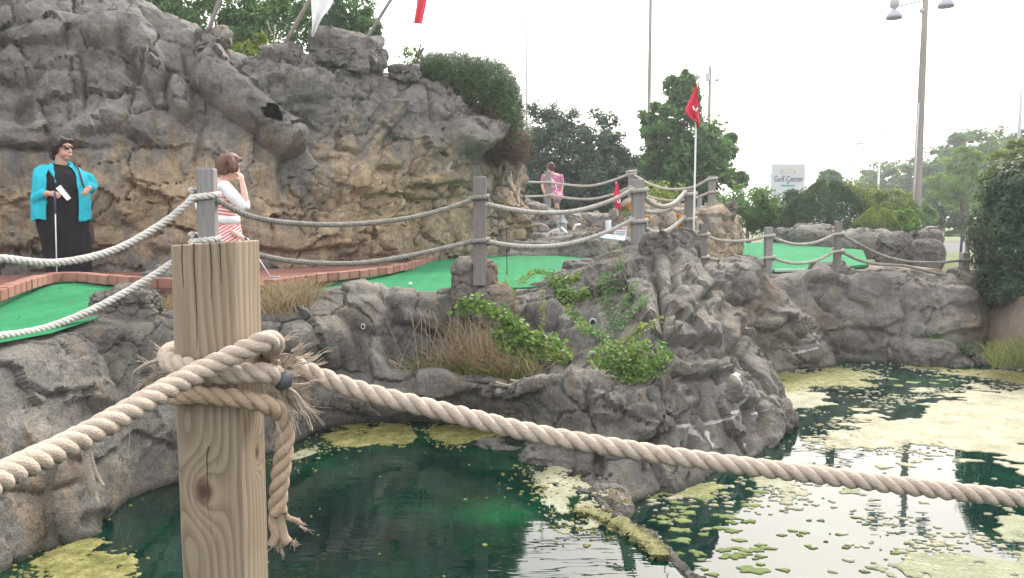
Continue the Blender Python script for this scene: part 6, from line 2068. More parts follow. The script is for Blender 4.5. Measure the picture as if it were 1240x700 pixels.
# big wooden light pole
Yl = 36
t = W(1121, -6, Yl); a = np.array((t[0], t[1], .95))
root = thing('light_pole', 'tall wooden light pole with two bell shaped lamps, on the right', 'light pole', a)
pole('', (0, 0, 0), t - a, .21, .12, M['pole_wood'], 'pole', root=root, k=14)
mb = MB(); tube(mb, [np.array((-.20, -.10, .3)), np.array((-.14, -.09, 6.5))], .035, 8); mb.obj('conduit', M['pole_grey'], root)
mb = MB(); tube(mb, catmull([W(1090, 7, Yl) - a, W(1104, 4, Yl) - a, W(1120, 0, Yl) - a], 4), .04, 6); mb.obj('lamp_arm', M['lamp_grey'], root)
mb = MB(); tube(mb, catmull([W(1120, 0, Yl) - a, W(1132, -3, Yl) - a, W(1143, -7, Yl) - a], 4), .04, 6); mb.obj('lamp_arm', M['lamp_grey'], root)
def lamp_head(px, py):
    c = W(px, py, Yl) - a
    mb = MB()
    lathe(mb, [(.0, .45), (.16, .45), (.2, .38), (.2, .12), (.1, .06), (.1, 0), (.22, -.08), (.33, -.25), (.34, -.38), (.30, -.36), (.2, -.2), (.0, -.15)], 18, c)
    h = mb.obj('lamp_head', M['lamp_grey'], root)
lamp_head(1083, 12); lamp_head(1146, -2)
mb = MB(); lathe(mb, [(0, -.1), (.12, -.06), (.12, .06), (0, .1)], 10, W(1116.5, 13, Yl) - a); mb.obj('sensor', M['lamp_grey'], root)
mb = MB(); c = W(1116, 282, Yl - .35); box(mb, (0, 0, 0), (.26, .03, .66), bev=.005)
s_ = mb.obj('notice_board', M['white_board'], smooth=False); s_.location = c
tag(s_, 'small white notice fixed low on the wooden light pole', 'sign')
for q in range(5):
    mb = MB(); box(mb, (0, -.018, .22 - q * .1), (.18 - .03 * (q % 2), .004, .035)); mb.obj('print_line', M['ink'], s_, smooth=False)

# slim street lamps far off
def street_lamp(label, px, ytop, hx, hy, Y):
    t = W(px, ytop, Y); a = np.array((t[0], t[1], .95))
    root = thing('street_lamp', label, 'street lamp', a, 'street lamps along the far road')
    P = catmull([np.array((0, 0, 0)), (t - a) * .6, t - a, W((px + hx) / 2, hy + 3, Y) - a, W(hx, hy, Y) - a], 6)
    mb = MB(); tube(mb, P, np.linspace(.13, .05, len(P)), 8); mb.obj('pole', M['pole_white'], root)
    mb = MB(); h = W(hx + 2, hy, Y) - a
    box(mb, h, (.75, .3, .14), bev=.04); mb.obj('lamp_head', M['pole_grey'], root)
street_lamp('slim street lamp with a curved arm, just right of the small lone tree', 1033, 186, 1039, 174, 75)
street_lamp('pale street lamp nearest the wooden light pole', 1066, 168, 1075, 156, 80)
street_lamp('pale street lamp over the right edge of the white sign', 984, 198, 994, 193, 110)
a, b = straight(1237, 108, 50, .95); pole('grey pole rising above the ivy bush at the right edge', a, b, .12, .09, M['pole_grey'])

# poles leaning out of the cliff top, with banners
def cloth(label, outline_l, outline_r, Y, mat, name, cat, wave=.05, nx=8, nz=14, root=None, base=None):
    """hanging cloth between a left and a right edge given in pixels, top to bottom"""
    L_ = catmull([(p[0], p[1], 0) for p in outline_l], 8); R_ = catmull([(p[0], p[1], 0) for p in outline_r], 8)
    tt = np.linspace(0, 1, nz)
    def samp(A):
        s = np.linspace(0, 1, len(A)); return np.stack([np.interp(tt, s, A[:, k]) for k in (0, 1)], 1)
    l, r = samp(L_), samp(R_)
    G = np.zeros((nz, nx, 3))
    for i in range(nz):
        for j in range(nx):
            f = j / (nx - 1)
            G[i, j] = W(l[i, 0] * (1 - f) + r[i, 0] * f, l[i, 1] * (1 - f) + r[i, 1] * f, Y + wave * math.sin(f * 9 + i * .35) * (.3 + i / nz))
    if base is None: base = G[0, 0].copy()
    th = np.array((0, .006, 0))
    V = np.concatenate(((G - base).reshape(-1, 3), (G - base + th).reshape(-1, 3)))
    aa = np.arange(nz - 1)[:, None] * nx + np.arange(nx - 1)[None]
    F = np.stack((aa, aa + nx, aa + nx + 1, aa + 1), -1).reshape(-1, 4)
    mb = MB().add(V, np.concatenate((F, F[:, ::-1] + nz * nx)))
    o = mb.obj(name, mat, root)
    if root is None:
        o.location = base; tag(o, label, cat)
    return o

pole('left leaning wooden pole set in the pale boulder on the cliff top', W(248, 50, 12.1), W(292, -75, 12.0), .032, .026, M['pole_wood'])
p0, p1 = W(341, 60, 12.6), W(404, -52, 12.5)
root = thing('banner_pole', 'leaning wooden pole on the cliff top carrying a ragged white banner', 'banner pole', p0)
pole('', (0, 0, 0), p1 - p0, .032, .026, M['pole_wood'], 'pole', root=root)
cloth('', [(376, -14), (377, 10), (378, 28), (377, 44)], [(412, -54), (404, 0), (390, 22), (379, 45)], 12.5, M['white_cloth'], 'banner', 'banner', .06, root=root, base=p0)
p0, p1 = W(432, 66, 13.0), W(514, -66, 12.9)
root = thing('banner_pole', 'right leaning wooden pole on the cliff top carrying a red banner', 'banner pole', p0)
pole('', (0, 0, 0), p1 - p0, .028, .022, M['pole_wood'], 'pole', root=root)
cloth('', [(496, -40), (504, -20), (505, 0), (501, 28)], [(514, -66), (522, -30), (517, 0), (511, 29)], 12.9, M['pink_red'], 'banner', 'banner', .05, root=root, base=p0)

# tall pennant
p0, p1 = W(839.5, 300, 12.6), W(844, 96, 12.6)
root = thing('pennant_pole', 'tall white pole with a red triangular pennant by the brown post', 'flagpole', p0)
pole('', (0, 0, 0), p1 - p0, .017, .012, M['pole_white'], 'pole', root=root)
mb = MB(); tube(mb, [p1 - p0, W(844, 98, 12.6) - p0 + (0, 0, .12)], [.03, .015], 6); box(mb, W(845, 93, 12.6) - p0, (.09, .03, .03)); mb.obj('finial', M['pole_grey'], root)
cloth('', [(843, 101), (839, 112), (833, 125), (829.5, 134), (834, 141), (842, 147), (845.5, 155)], [(844, 101), (845, 112), (845.5, 122), (846, 130), (846, 137), (847, 145), (847.5, 154)], 12.55, M['red_cloth'], 'pennant', 'pennant', .05, 8, 18, root=root, base=p0)
mb = MB()
for q in ((839.5, 129.5), (840.5, 132), (843, 133.5), (844.5, 131.5)): box(mb, W(q[0], q[1], 12.46) - p0, (.025, .004, .03), rz=.3)
mb.obj('number', M['white_cloth'], root, smooth=False)

# small red hole flag on the upper deck
p0, p1 = W(748, 262, 14.2), W(746, 220, 14.2)
root = thing('hole_flag', 'small red hole flag with a white figure, left of the rope corner post', 'flag', p0)
pole('', (0, 0, 0), p1 - p0, .012, .010, M['pole_white'], 'pole', root=root)
cloth('', [(746, 221), (744, 232), (743, 242), (745, 250), (749, 255)], [(748.5, 221), (750, 230), (751, 240), (751.5, 248), (751, 255)], 14.17, M['red_cloth'], 'flag_cloth', 'flag', .03, 6, 12, root=root, base=p0)
mb = MB(); tube(mb, np.array([W(749.2 + 1.6 * math.cos(q), 242.5 + 3.2 * math.sin(q), 14.11) - p0 for q in np.linspace(-.9, 3.6, 14)]), .010, 5); mb.obj('figure', M['white_cloth'], root)

# thin dark flag stick on the middle green
pole('thin dark hole stick on the middle green, right of the middle post', W(614, 333, 9.6), W(613, 268, 9.6), .006, .005, M['black_metal'], 'hole_stick', 'stick')

# golf centre sign
Ys = 50
c = W(954, 218, Ys)
root = thing('centre_sign', 'white Golf Center sign board above the dark bushes', 'sign', (c[0], Ys, .95))
def rel(px, py, dy=0): return W(px, py, Ys + dy) - np.array(root.location)
bw, bh = 39.5 / FPX * Ys, 42 / FPX * Ys
cc = rel(954, 220)
M['sign_board'] = simple('sign_board', (.50, .51, .53), .6, .05, 3)
mb = MB(); box(mb, cc, (bw, .25, bh), bev=.02); mb.obj('board', M['sign_board'], root, smooth=False)
for px in (938, 970):
    mb = MB(); q = rel(px, 240); tube(mb, [np.array((q[0], .2, 0)), np.array((q[0], .2, cc[2])) + 0], .09, 8); mb.obj('leg', M['pole_grey'], root)
for px in (933, 974.5):
    mb = MB(); box(mb, rel(px, 213), (.16, .1, .06)); mb.obj('bracket', M['ink'], root, smooth=False)
def text(s, size, loc, mat, name='lettering', parent=None, extr=.004, rz=0, bold=0.0, align='CENTER', rot=None):
    cu = bpy.data.curves.new(name, 'FONT')
    cu.body = s; cu.size = size; cu.align_x = align; cu.align_y = 'CENTER'; cu.extrude = extr; cu.offset = bold
    tmp = bpy.data.objects.new("tmp_text", cu); COL.objects.link(tmp)
    bpy.context.view_layer.update()
    me = bpy.data.meshes.new_from_object(tmp.evaluated_get(bpy.context.evaluated_depsgraph_get()))
    bpy.data.objects.remove(tmp); bpy.data.curves.remove(cu)
    me.name = name; me.materials.clear(); me.materials.append(mat)
    o = link(name, me, parent, loc)
    o.rotation_euler = rot if rot else (math.pi / 2, 0, rz)
    return o
g_ = text("Golf Center", .40, rel(954, 217) - (0, .14, 0), M['ink'], parent=root, bold=.004)
g_.scale = (.92, 1.25, 1)
mb = MB(); box(mb, rel(953, 225) - (0, .13, 0), (.85, .02, .085)); mb.obj('green_bar', M['teal_ink'], root, smooth=False)
mb = MB(); mb.add([rel(952, 221.2) - (0, .14, 0), rel(955, 221.2) - (0, .14, 0), rel(953.5, 223.6) - (0, .14, 0)], [(0, 2, 1)]); mb.obj('small_mark', M['ink'], root, smooth=False)
mb = MB()
for q in range(13):                      # arch of worn, unreadable letters
    an = math.pi * (.08 + .84 * q / 12)
    p = rel(954 - 8.8 * math.cos(an), 211.5 - 7.5 * math.sin(an)) - (0, .135, 0)
    if q != 6: box(mb, p, (.085, .02, .15))
mb.obj('worn_lettering', M['tan_ink'], root, smooth=False)
mb = MB()
an = np.linspace(.05, math.pi - .05, 18)
tube(mb, np.array([rel(954 - 5.5 * math.cos(q), 213.5 - 5.2 * math.sin(q)) - (0, .13, 0) for q in an]), .03, 5)
mb.obj('arch_emblem', M['tan_ink'], root)

# small signs and bits in the pit below the deck
def small_sign(label, corners, Y, lines, tilt=0.0):
    P = [W(a, b, Y) for a, b in corners]           # lower left, lower right, upper right, upper left
    b0 = P[0].copy()
    root = thing('lettered_sign', label, 'sign', b0)
    mb = MB(); V = np.array([p - b0 for p in P] + [p - b0 + (0, .03, 0) for p in P])
    mb.add(V, [(0, 1, 2, 3), (7, 6, 5, 4), (0, 4, 5, 1), (1, 5, 6, 2), (2, 6, 7, 3), (3, 7, 4, 0)])
    mb.obj('board', M['white_board'], root, smooth=False)
    A, B_, C_, D_ = [p - b0 for p in P]
    for (v, u0, u1, hgt, mt) in lines:
        mb = MB()
        n = max(3, int((u1 - u0) * 12))
        for i in range(n):
            ua = u0 + (u1 - u0) * i / n; ub = ua + (u1 - u0) / n * (.6 + .25 * ((i * 7) % 3 - 1) * .5)
            va, vb = v - hgt / 2, v + hgt / 2 * (1 if i % 3 else .7)
            q = [lerp(lerp(A, B_, u), lerp(D_, C_, u), w) - (0, .004, 0) for u, w in ((ua, va), (ub, va), (ub, vb), (ua, vb))]
            mb.add(q, [(0, 1, 2, 3)])
        mb.obj('print_line', M[mt], root, smooth=False)
    return root
small_sign('small tilted white sign with red lettering below the person in pink', [(663, 290), (678.5, 286.5), (677, 275.5), (663.5, 281)], 15.6, [(.66, .1, .92, .3, 'red_ink'), (.24, .35, .8, .2, 'red_ink')])
small_sign('white rules sign with a red heading, low beside the rope corner post', [(743.5, 286), (758.5, 286), (759, 274.5), (744.5, 275)], 13.3, [(.8, .2, .95, .22, 'red_ink'), (.5, .05, .95, .1, 'ink'), (.3, .05, .95, .1, 'ink'), (.12, .05, .8, .1, 'ink')])
mb = MB(); P = [W(a, b, 13.2) for a, b in ((728, 286), (757, 290), (752, 287), (733, 284))]
mb = MB(); cx = W(742, 287.5, 13.1); box(mb, (0, 0, 0), (.40, .22, .03), rz=-.1, bev=.006); o = mb.obj('plastic_sheet', simple("pale_blue_plastic", (.6, .66, .74), .4, .05)); o.location = cx; o.rotation_euler = (.25, .1, -.1)
tag(o, 'pale bluish plastic sheet lying on the low ledge by the rules sign', 'sheet')
pole('short white post stub standing behind the low rock ledge', W(737, 286, 14.6), W(736.5, 267, 14.6), .055, .055, M['pole_white'], 'post_stub', 'post')
pole('bleached board leaning across the pit below the deck', W(680, 276, 16.0), W(692, 288, 15.6), .025, .025, M['pole_white'], 'leaning_board', 'board')
pole('pale crooked pipe on the pit wall, right of the leaning board', W(694, 279, 16.6), W(697, 272.5, 16.6), .03, .03, M['pole_white'], 'pipe', 'pipe')
pole('pale horizontal pipe at the top of the crooked one', W(696, 273, 16.6), W(703, 272, 16.6), .03, .03, M['pole_white'], 'pipe', 'pipe')
mb = MB(); b0 = W(680, 279, 16.2); box(mb, (0, 0, .05), (.30, .22, .34), bev=.02); lathe(mb, [(.2, .22), (.12, .32), (.05, .5), (0, .52)], 4)
o = mb.obj('model_house', simple("pale_grey_green", (.30, .34, .32), .7, .1), smooth=False); o.location = b0; o.scale = (.7, .7, .7)
tag(o, 'small pale model house with a pointed roof below the deck', 'model house')
pole('bleached plank lying along the low ledge under the signs', W(640, 291, 15.0), W(722, 288, 14.9), .03, .03, simple("bleached_plank", (.42, .37, .3), .9), 'plank', 'plank')

# black rail, road and kerb on the far right
def gp(x, y): return np.array((x, y, 0))
road = [(6, 40), (90, 40), (90, 62), (6, 62)]
zg = 1.02
M['asphalt'] = simple("asphalt", (.10, .10, .105), .9, .15, 3, .3, bscale=80)
M['kerb'] = simple("concrete_kerb", (.35, .34, .32), .9, .1, 4)
sheet('road', [(9, 23.5), (120, 23.5), (120, 42), (9, 42)], lambda x, y: 1.16, M['asphalt'])
mb = MB(); box(mb, (64.5, 23.4, 1.06), (111, .2, .36), bev=.02); tag(mb.obj('kerb', M['kerb'], smooth=False), kind='structure')
sheet('grass_verge', [(8.5, 16.5), (40, 16.5), (40, 23.3), (8.5, 23.3)], lambda x, y: 1.10 + .004 * (y - 17), simple("mown_grass", (.10, .15, .04), .95, .35, 5, .6, bscale=60), thick=.3)
Yf = 22
root = thing('metal_railing', 'black metal railing between the stacked boulders and the ivy bush', 'railing', W(1140, 320, Yf))
b0 = np.array(root.location)
for px in (1139, 1162, 1185, 1208):
    mb = MB(); tube(mb, [W(px, 326, Yf) - b0, W(px + (3 if px == 1162 else 0), 284, Yf) - b0], .035, 8); mb.obj('rail_post', M['black_metal'], root)
for y in (285, 318):
    mb = MB(); tube(mb, [W(1136, y, Yf) - b0, W(1215, y + 1.5, Yf) - b0], .022, 8); mb.obj('rail', M['black_metal'], root)

# pipe ends in the near wall
for l, px, py, r, mt in (('small white ringed pipe end in the grey wall left of the ledge', 439.5, 395, .022, 'pole_grey'), ('grey pipe end in the wall behind the creeper', 718, 391, .045, 'pole_grey')):
    c = surf(px, py, .0)
    d = c - np.array((0, 0, H)); d /= np.linalg.norm(d); d[2] = 0; d /= np.linalg.norm(d)
    root = thing('pipe_end', l, 'pipe', c)
    mb = MB(); k = 18; an = np.linspace(0, 2 * math.pi, k + 1)
    s1 = np.cross(d, (0, 0, 1))
    tube(mb, np.array([(s1 * math.cos(q) * r * .8 + np.array((0, 0, 1.3)) * math.sin(q) * r * .8) - d * .03 for q in an]), r * .26, 6, False)
    mb.obj('rim', M[mt], root)
    mb = MB(); tube(mb, [-d * .02, d * .12], r * .72, 14); mb.obj('bore', M['black_metal'], root)
# hole in the cliff arm is real relief; a dark golf ball sized bits on the green
for l, px, py, zf in (('white golf ball lying on the left green near its brick edge', 8, 361.5, zl), ('white golf ball on the middle green beside the grey wall', 497, 346, zm)):
    c = WP(px, py, zf); mb = MB(); v, f = ico(3); mb.add(v * .0215 + (0, 0, .0215), f)
    o = mb.obj('golf_ball', M['white_board']); o.location = c; tag(o, l, 'golf ball')

# ------------------------------------------------------------------ hazy air
hm = bpy.data.materials.new("hazy_air"); hm.use_nodes = True
hn = hm.node_tree; hn.nodes.clear()
ho = hn.nodes.new("ShaderNodeOutputMaterial"); hv = hn.nodes.new("ShaderNodeVolumePrincipled")
hv.inputs['Color'].default_value = (.93, .95, 1, 1); hv.inputs['Density'].default_value = .0015; hv.inputs['Anisotropy'].default_value = .3
hn.links.new(hv.outputs[0], ho.inputs['Volume'])
mb = MB(); box(mb, (0, 140, 8.5), (530, 380, 21)); tag(mb.obj('haze', hm, smooth=False), kind='stuff')

# a few fallen leaves on the carpets
lv = Leaves()
for (x0, x1, y0, y1, zf) in ((-4.8, -3.6, 5.8, 8.4, zl), (-2.2, .6, 9.2, 13.0, zm), (4.2, 7.2, 14.6, 19, zr)):
    n = 26
    C = np.column_stack((rg.uniform(x0, x1, n), rg.uniform(y0, y1, n), np.zeros(n))); C[:, 2] = [zf(y) + .012 for y in C[:, 1]]
    lv.add(C, .045, .4 + rg.normal(0, .2, n), np.broadcast_to((0, 0, 1.), C.shape), .5, .25)
tag(lv.obj('fallen_leaves', M['rust']), 'few brown fallen leaves lying on the green carpets', 'leaves', kind='stuff')

# ================================================================== people
M['skin'] = simple("skin", (.52, .30, .22), .55, .08, 12)
M['skin_pale'] = simple("fair_skin", (.60, .38, .30), .55, .08, 12)
M['turquoise'] = simple("turquoise_cotton", (.015, .42, .52), .85, .12, 14, .25, bscale=40)
M['black_cloth'] = simple("black_cloth", (.008, .008, .010), .9, .3, 8, .15)
M['hair_dark'] = simple("dark_hair", (.022, .013, .012), .5, .4, 30, .5, bscale=90, stretch=(4, 4, 1))
M['hair_brown'] = simple("brown_hair", (.13, .062, .038), .5, .4, 30, .5, bscale=90, stretch=(4, 4, .8))
M['hair_red'] = simple("dark_reddish_hair", (.06, .022, .026), .55, .4, 30, .5, bscale=90, stretch=(4, 4, .8))
M['white_knit'] = simple("white_knit", (.74, .74, .76), .9, .06, 20, .3, bscale=90)
M['lips'] = simple("lips", (.45, .12, .11), .5, .1)
M['lens'] = simple("dark_lens", (.012, .010, .010), .15, .1)
M['brown_leather'] = simple("brown_leather", (.075, .03, .03), .5, .3, 20, .3)
M['denim'] = simple("grey_cotton", (.17, .19, .22), .9, .2, 20, .2)
m, nt, bs = new_mat("striped_cotton")
tcs = nt.nodes.new("ShaderNodeTexCoord").outputs['Object']
sxs = nt.nodes.new("ShaderNodeSeparateXYZ"); nt.links.new(tcs, sxs.inputs[0])
sl = N(nt, "ShaderNodeMapRange", **{'From Min': .66, 'From Max': .70}); nt.links.new(sxs.outputs['Z'], sl.inputs['Value'])
tilt_ = mth(nt, 'MULTIPLY', sxs.outputs['X'], mth(nt, 'SUBTRACT', .15, mth(nt, 'MULTIPLY', mth(nt, 'SUBTRACT', 1.0, sl.outputs['Result']), .75)))
sv_ = mth(nt, 'FRACT', mth(nt, 'MULTIPLY', mth(nt, 'ADD', sxs.outputs['Z'], tilt_), 27.0))
nt.links.new(ramp(nt, sv_, [(.0, (.72, .17, .17)), (.56, (.68, .15, .15)), (.60, (.76, .72, .70)), (.97, (.76, .72, .70))]), bs.inputs['Base Color'])
bs.inputs['Roughness'].default_value = .9
M['stripes'] = m
m, nt, bs = new_mat("floral_cotton")
nt.links.new(ramp(nt, noise(nt, 26, 2, .5), [(.38, (.38, .05, .16)), (.5, (.55, .16, .30)), (.62, (.70, .55, .58))]), bs.inputs['Base Color']); bs.inputs['Roughness'].default_value = .9
M['floral'] = m
m, nt, bs = new_mat("pink_shirt")
nt.links.new(ramp(nt, noise(nt, 20, 3, .6), [(.35, (.30, .07, .16)), (.55, (.42, .16, .26)), (.72, (.52, .38, .42))]), bs.inputs['Base Color']); bs.inputs['Roughness'].default_value = .9
M['pink_shirt'] = m

def eloft(mb, rings, k=28, wav=0.0, nf=9, seed=0):
    """stacked horizontal ellipses (x, y, z, rx, ry); wav adds cloth folds"""
    a = np.arange(k) * 2 * math.pi / k
    V = []
    for i, (x, y, z, rx, ry) in enumerate(rings):
        w = 1 + wav * (np.sin(a * nf + seed + z * 3) + .6 * np.sin(a * (nf * 2 + 1) + z * 7))
        V.append(np.stack((x + rx * w * np.cos(a), y + ry * w * np.sin(a), np.full(k, z)), 1))
    V = np.array(V); n = len(V)
    i = np.arange(n - 1)[:, None] * k; j = np.arange(k)[None]; j2 = (j + 1) % k
    mb.add(V.reshape(-1, 3), np.stack((i + j, i + j2, i + k + j2, i + k + j), -1).reshape(-1, 4))
    mb.other += [[mb.n - n * k + q for q in range(k - 1, -1, -1)], [mb.n - k + q for q in range(k)]]
    return mb

def rings_smooth(r, n=5): return catmull_any(np.array(r, float), n)
def catmull_any(P, n):
    E = np.vstack((2 * P[0] - P[1], P, 2 * P[-1] - P[-2])); out = []
    t = np.linspace(0, 1, n, endpoint=False)[:, None]
    for i in range(1, len(E) - 2):
        a, b, c, d = E[i - 1], E[i], E[i + 1], E[i + 2]
        out.append(.5 * (2 * b + (c - a) * t + (2 * a - 5 * b + 4 * c - d) * t * t + (3 * b - a - 3 * c + d) * t ** 3))
    return np.vstack(out + [P[-1:]])

def limb(mb, pts, rad, k=14, n=5):
    """tapering limb with rounded ends"""
    A = catmull_any(np.column_stack((np.array(pts, float), rad)), n)
    P, r = A[:, :3], A[:, 3]
    d0 = P[0] - P[1]; d0 /= np.linalg.norm(d0); d1 = P[-1] - P[-2]; d1 /= np.linalg.norm(d1)
    P = np.vstack((P[0] + d0 * r[0] * .8, P[0] + d0 * r[0] * .5, P, P[-1] + d1 * r[-1] * .5, P[-1] + d1 * r[-1] * .8))
    r = np.r_[r[0] * .45, r[0] * .85, r, r[-1] * .85, r[-1] * .45]
    return tube(mb, P, r, k)

def ball(mb, c, s, rz=0.0, lvl=3):
    v, f = ico(lvl)
    V = v * np.asarray(s, float)
    c_, s_ = math.cos(rz), math.sin(rz)
    V = V @ np.array(((c_, s_, 0), (-s_, c_, 0), (0, 0, 1)))
    return mb.add(V + np.asarray(c, float), f)

def fuse(name, mb, mat, parent, vox=.009, sm=5, noise_amp=0.0, nsc=9.0, seed=1):
    """one continuous skin over everything in mb"""
    me = mb.mesh(name, mat)
    o = bpy.data.objects.new("tmp_fuse", me); COL.objects.link(o)
    r = o.modifiers.new("r", 'REMESH'); r.mode = 'VOXEL'; r.voxel_size = vox; r.use_smooth_shade = True
    s = o.modifiers.new("s", 'SMOOTH'); s.iterations = sm; s.factor = .5
    bpy.context.view_layer.update()
    m2 = bpy.data.meshes.new_from_object(o.evaluated_get(bpy.context.evaluated_depsgraph_get()))
    bpy.data.objects.remove(o); bpy.data.meshes.remove(me)
    m2.name = name
    if noise_amp:
        n = len(m2.vertices); co = np.empty(n * 3, np.float32); m2.vertices.foreach_get("co", co)
        no = np.empty(n * 3, np.float32); m2.vertices.foreach_get("normal", no)
        co = co.reshape(-1, 3).astype(float); no = no.reshape(-1, 3)
        d = fbm(co * np.array((nsc, nsc, nsc * .45)), 3, seed)
        co += no * (noise_amp * (d - .5 * np.abs(d)))[:, None]
        m2.vertices.foreach_set("co", co.astype(np.float32).ravel()); m2.update()
    m2.materials.clear(); m2.materials.append(mat)
    for p in m2.polygons: p.use_smooth = True
    return link(name, m2, parent)

def hand(mb, wrist, d, palm_n, curl=.6, s=1.0, spread=.12, thumb_side=1):
    """palm, four bent fingers of unequal length and a thumb from the side of the palm"""
    wrist = np.asarray(wrist, float); d = np.asarray(d, float); d /= np.linalg.norm(d)
    pn = np.asarray(palm_n, float); pn -= d * np.dot(pn, d); pn /= np.linalg.norm(pn)
    sd = np.cross(d, pn) * thumb_side
    L = .088 * s
    limb(mb, [wrist - d * .02, wrist + d * L * .5, wrist + d * L], [.022 * s, .026 * s, .024 * s])
    for q in (-1.5, -.5, .5, 1.5):
        limb(mb, [wrist + d * L * .25 + sd * q * .011 * s, wrist + d * L + sd * q * .021 * s], [.014 * s, .011 * s], 8, 3)
        ln = (.072, .082, .078, .060)[int(1.5 - q)] * s
        p = wrist + d * L + sd * q * .021 * s
        dd = d + sd * q * spread
        pts = [p]
        for b_ in range(3):
            an = curl * (b_ + .6)
            v = dd * math.cos(an) + pn * math.sin(an)
            v /= np.linalg.norm(v)
            pts.append(pts[-1] + v * ln * (.45, .32, .23)[b_])
        limb(mb, pts, [.0098 * s, .009 * s, .0082 * s, .0068 * s], 8, 3)
    t0 = wrist + d * L * .3 + sd * .026 * s
    limb(mb, [t0 - sd * .012 * s, t0 + sd * .022 * s + d * .03 * s + pn * .012 * s, t0 + sd * .026 * s + d * .06 * s + pn * .03 * s * (1 + curl)], [.0135 * s, .0115 * s, .0085 * s], 8, 3)

def head(mb, c, yaw, s=1.0, pitch=0.0):
    """skull, jaw, nose, brow, lips and ears; yaw 0 faces the viewer (-y), positive turns to image right"""
    c = np.asarray(c, float)
    def P(x, y, z):                     # x to the face's left-right, y forward, z up
        y2, z2 = y * math.cos(pitch) + z * math.sin(pitch), -y * math.sin(pitch) + z * math.cos(pitch)
        return c + np.array((x * math.cos(yaw) + y2 * math.sin(yaw), x * math.sin(yaw) - y2 * math.cos(yaw), z2)) * s
    def B(p, r, lvl=2): ball(mb, P(*p), np.array(r) * s, yaw, lvl)
    B((0, -.012, .03), (.075, .092, .088), 3)
    B((0, .022, -.035), (.060, .068, .072), 3)
    B((0, .052, -.085), (.034, .032, .026))
    B((-.036, .046, -.045), (.03, .034, .034)); B((.036, .046, -.045), (.03, .034, .034))
    limb(mb, [P(0, .082, .022), P(0, .100, -.008), P(0, .106, -.024)], np.array([.009, .011, .013]) * s, 8, 3)
    B((-.012, .096, -.026), (.009, .009, .008)); B((.012, .096, -.026), (.009, .009, .008))
    limb(mb, [P(-.048, .070, .040), P(0, .084, .042), P(.048, .070, .040)], np.array([.011, .012, .011]) * s, 8, 3)
    limb(mb, [P(-.022, .084, -.058), P(0, .092, -.056), P(.022, .084, -.058)], np.array([.006, .008, .006]) * s, 8, 3)
    limb(mb, [P(-.018, .082, -.068), P(0, .090, -.069), P(.018, .082, -.068)], np.array([.006, .009, .006]) * s, 8, 3)
    for q in (-1, 1): B((q * .077, -.008, -.005), (.010, .022, .032))
    return P

def hair_cap(name, P, s, mat, parent, blobs, seed=3, n=900, ln=.06):
    """hair: a fused mass with strands lying on it"""
    mb = MB()
    for (p, r) in blobs: ball(mb, P(*p), np.array(r) * s, 0, 3)
    return fuse(name, mb, mat, parent, .0075, 3, .007, 30, seed)

# ---------------------------------------------------------------- the woman in turquoise
Yw = 9.75
base = W(77, 337, Yw); base[2] = 1.57
K = Yw / FPX
def local(base, Y):
    """pixel -> place relative to the feet, in axes turned so that -y looks at the viewer"""
    ph = math.atan2(-base[0], base[1])
    rd = np.array((-math.sin(ph), math.cos(ph), 0))
    c_, s_ = math.cos(ph), math.sin(ph)
    def wq(px, py, dy=0.0): return W(px, py, Y) * 1.0 + rd * dy + (W(px, py, Y) - np.array((0, 0, H))) * np.array((0, 0, dy / Y))
    def lq(px, py, dy=0.0):
        p = wq(px, py, dy) - base
        # keep the depth plane square to the line of sight
        q = np.array((p[0] * c_ + p[1] * s_, -p[0] * s_ + p[1] * c_, p[2]))
        return q
    def sq(px, py, dy=0.0):
        q = lq(px, py, 0.0)
        k = 1 + (dy - q[1]) / math.hypot(base[0], base[1])
        return np.array((q[0] * 1.0, dy, (q[2] + base[2] - H) * k + H - base[2]))
    def ws(px, py, dy=0.0):
        q = sq(px, py, dy)
        return base + np.array((q[0] * c_ - q[1] * s_, q[0] * s_ + q[1] * c_, q[2]))
    return ph, sq, ws
ph1, q1, g1 = local(base, Yw)
w1 = thing('person', 'woman in an open turquoise shirt and long black dress holding a putter and a card', 'person', base, rz=ph1)
zt = q1(77, 166)[2]
print("woman height", zt)
body = MB()
hc = q1(75, 180)
yaw = R(48)
Ph = head(body, hc + (0, 0, -.01), yaw, 1.22)
limb(body, [hc + (-.01, .01, -.07), q1(74, 203, .03), q1(74, 209, .03)], [.07, .072, .08])
sh_l, sh_r = q1(51.5, 216, .05), q1(98, 213, .05)
limb(body, [sh_l, (sh_l + sh_r) / 2 + (0, 0, .05), sh_r], [.055, .085, .055])
body_t = [(q1(75, 250)[0], .02, q1(75, 250)[2], .26, .19), (q1(75, 225)[0], .02, q1(75, 225)[2], .25, .18), (q1(74, 208)[0], .03, q1(74, 208)[2], .22, .12)]
eloft(body, rings_smooth(body_t))
# her right arm (image left) folded in front to hold the putter, her left hand on the hip
el1 = q1(45, 240, -.05); wr1 = q1(58, 234, -.26)
limb(body, [sh_l, el1, wr1], [.058, .05, .034])
hand(body, wr1, q1(66, 235, -.29) - wr1, (0.3, .6, -.6), .75, 1.0, .08, 1)
el2 = q1(111.5, 226, .10); wr2 = q1(108, 228, -.10)
limb(body, [sh_r, q1(107, 217, .09), el2], [.058, .054, .045]); limb(body, [el2, wr2], [.042, .033])
hand(body, wr2, q1(103, 234, -.14) - wr2, (-.7, .5, 0), .35, 1.0, .1, -1)
for sx_ in (-.11, .13):
    limb(body, [(sx_, .03, .62), (sx_, .02, .42), (sx_ * 1.05, .02, .10)], [.10, .075, .048])
    limb(body, [(sx_ * 1.05, .02, .05), (sx_ * 1.15, -.12, .035)], [.045, .038])
fuse('body', body, M['skin'], w1, .0085, 5)
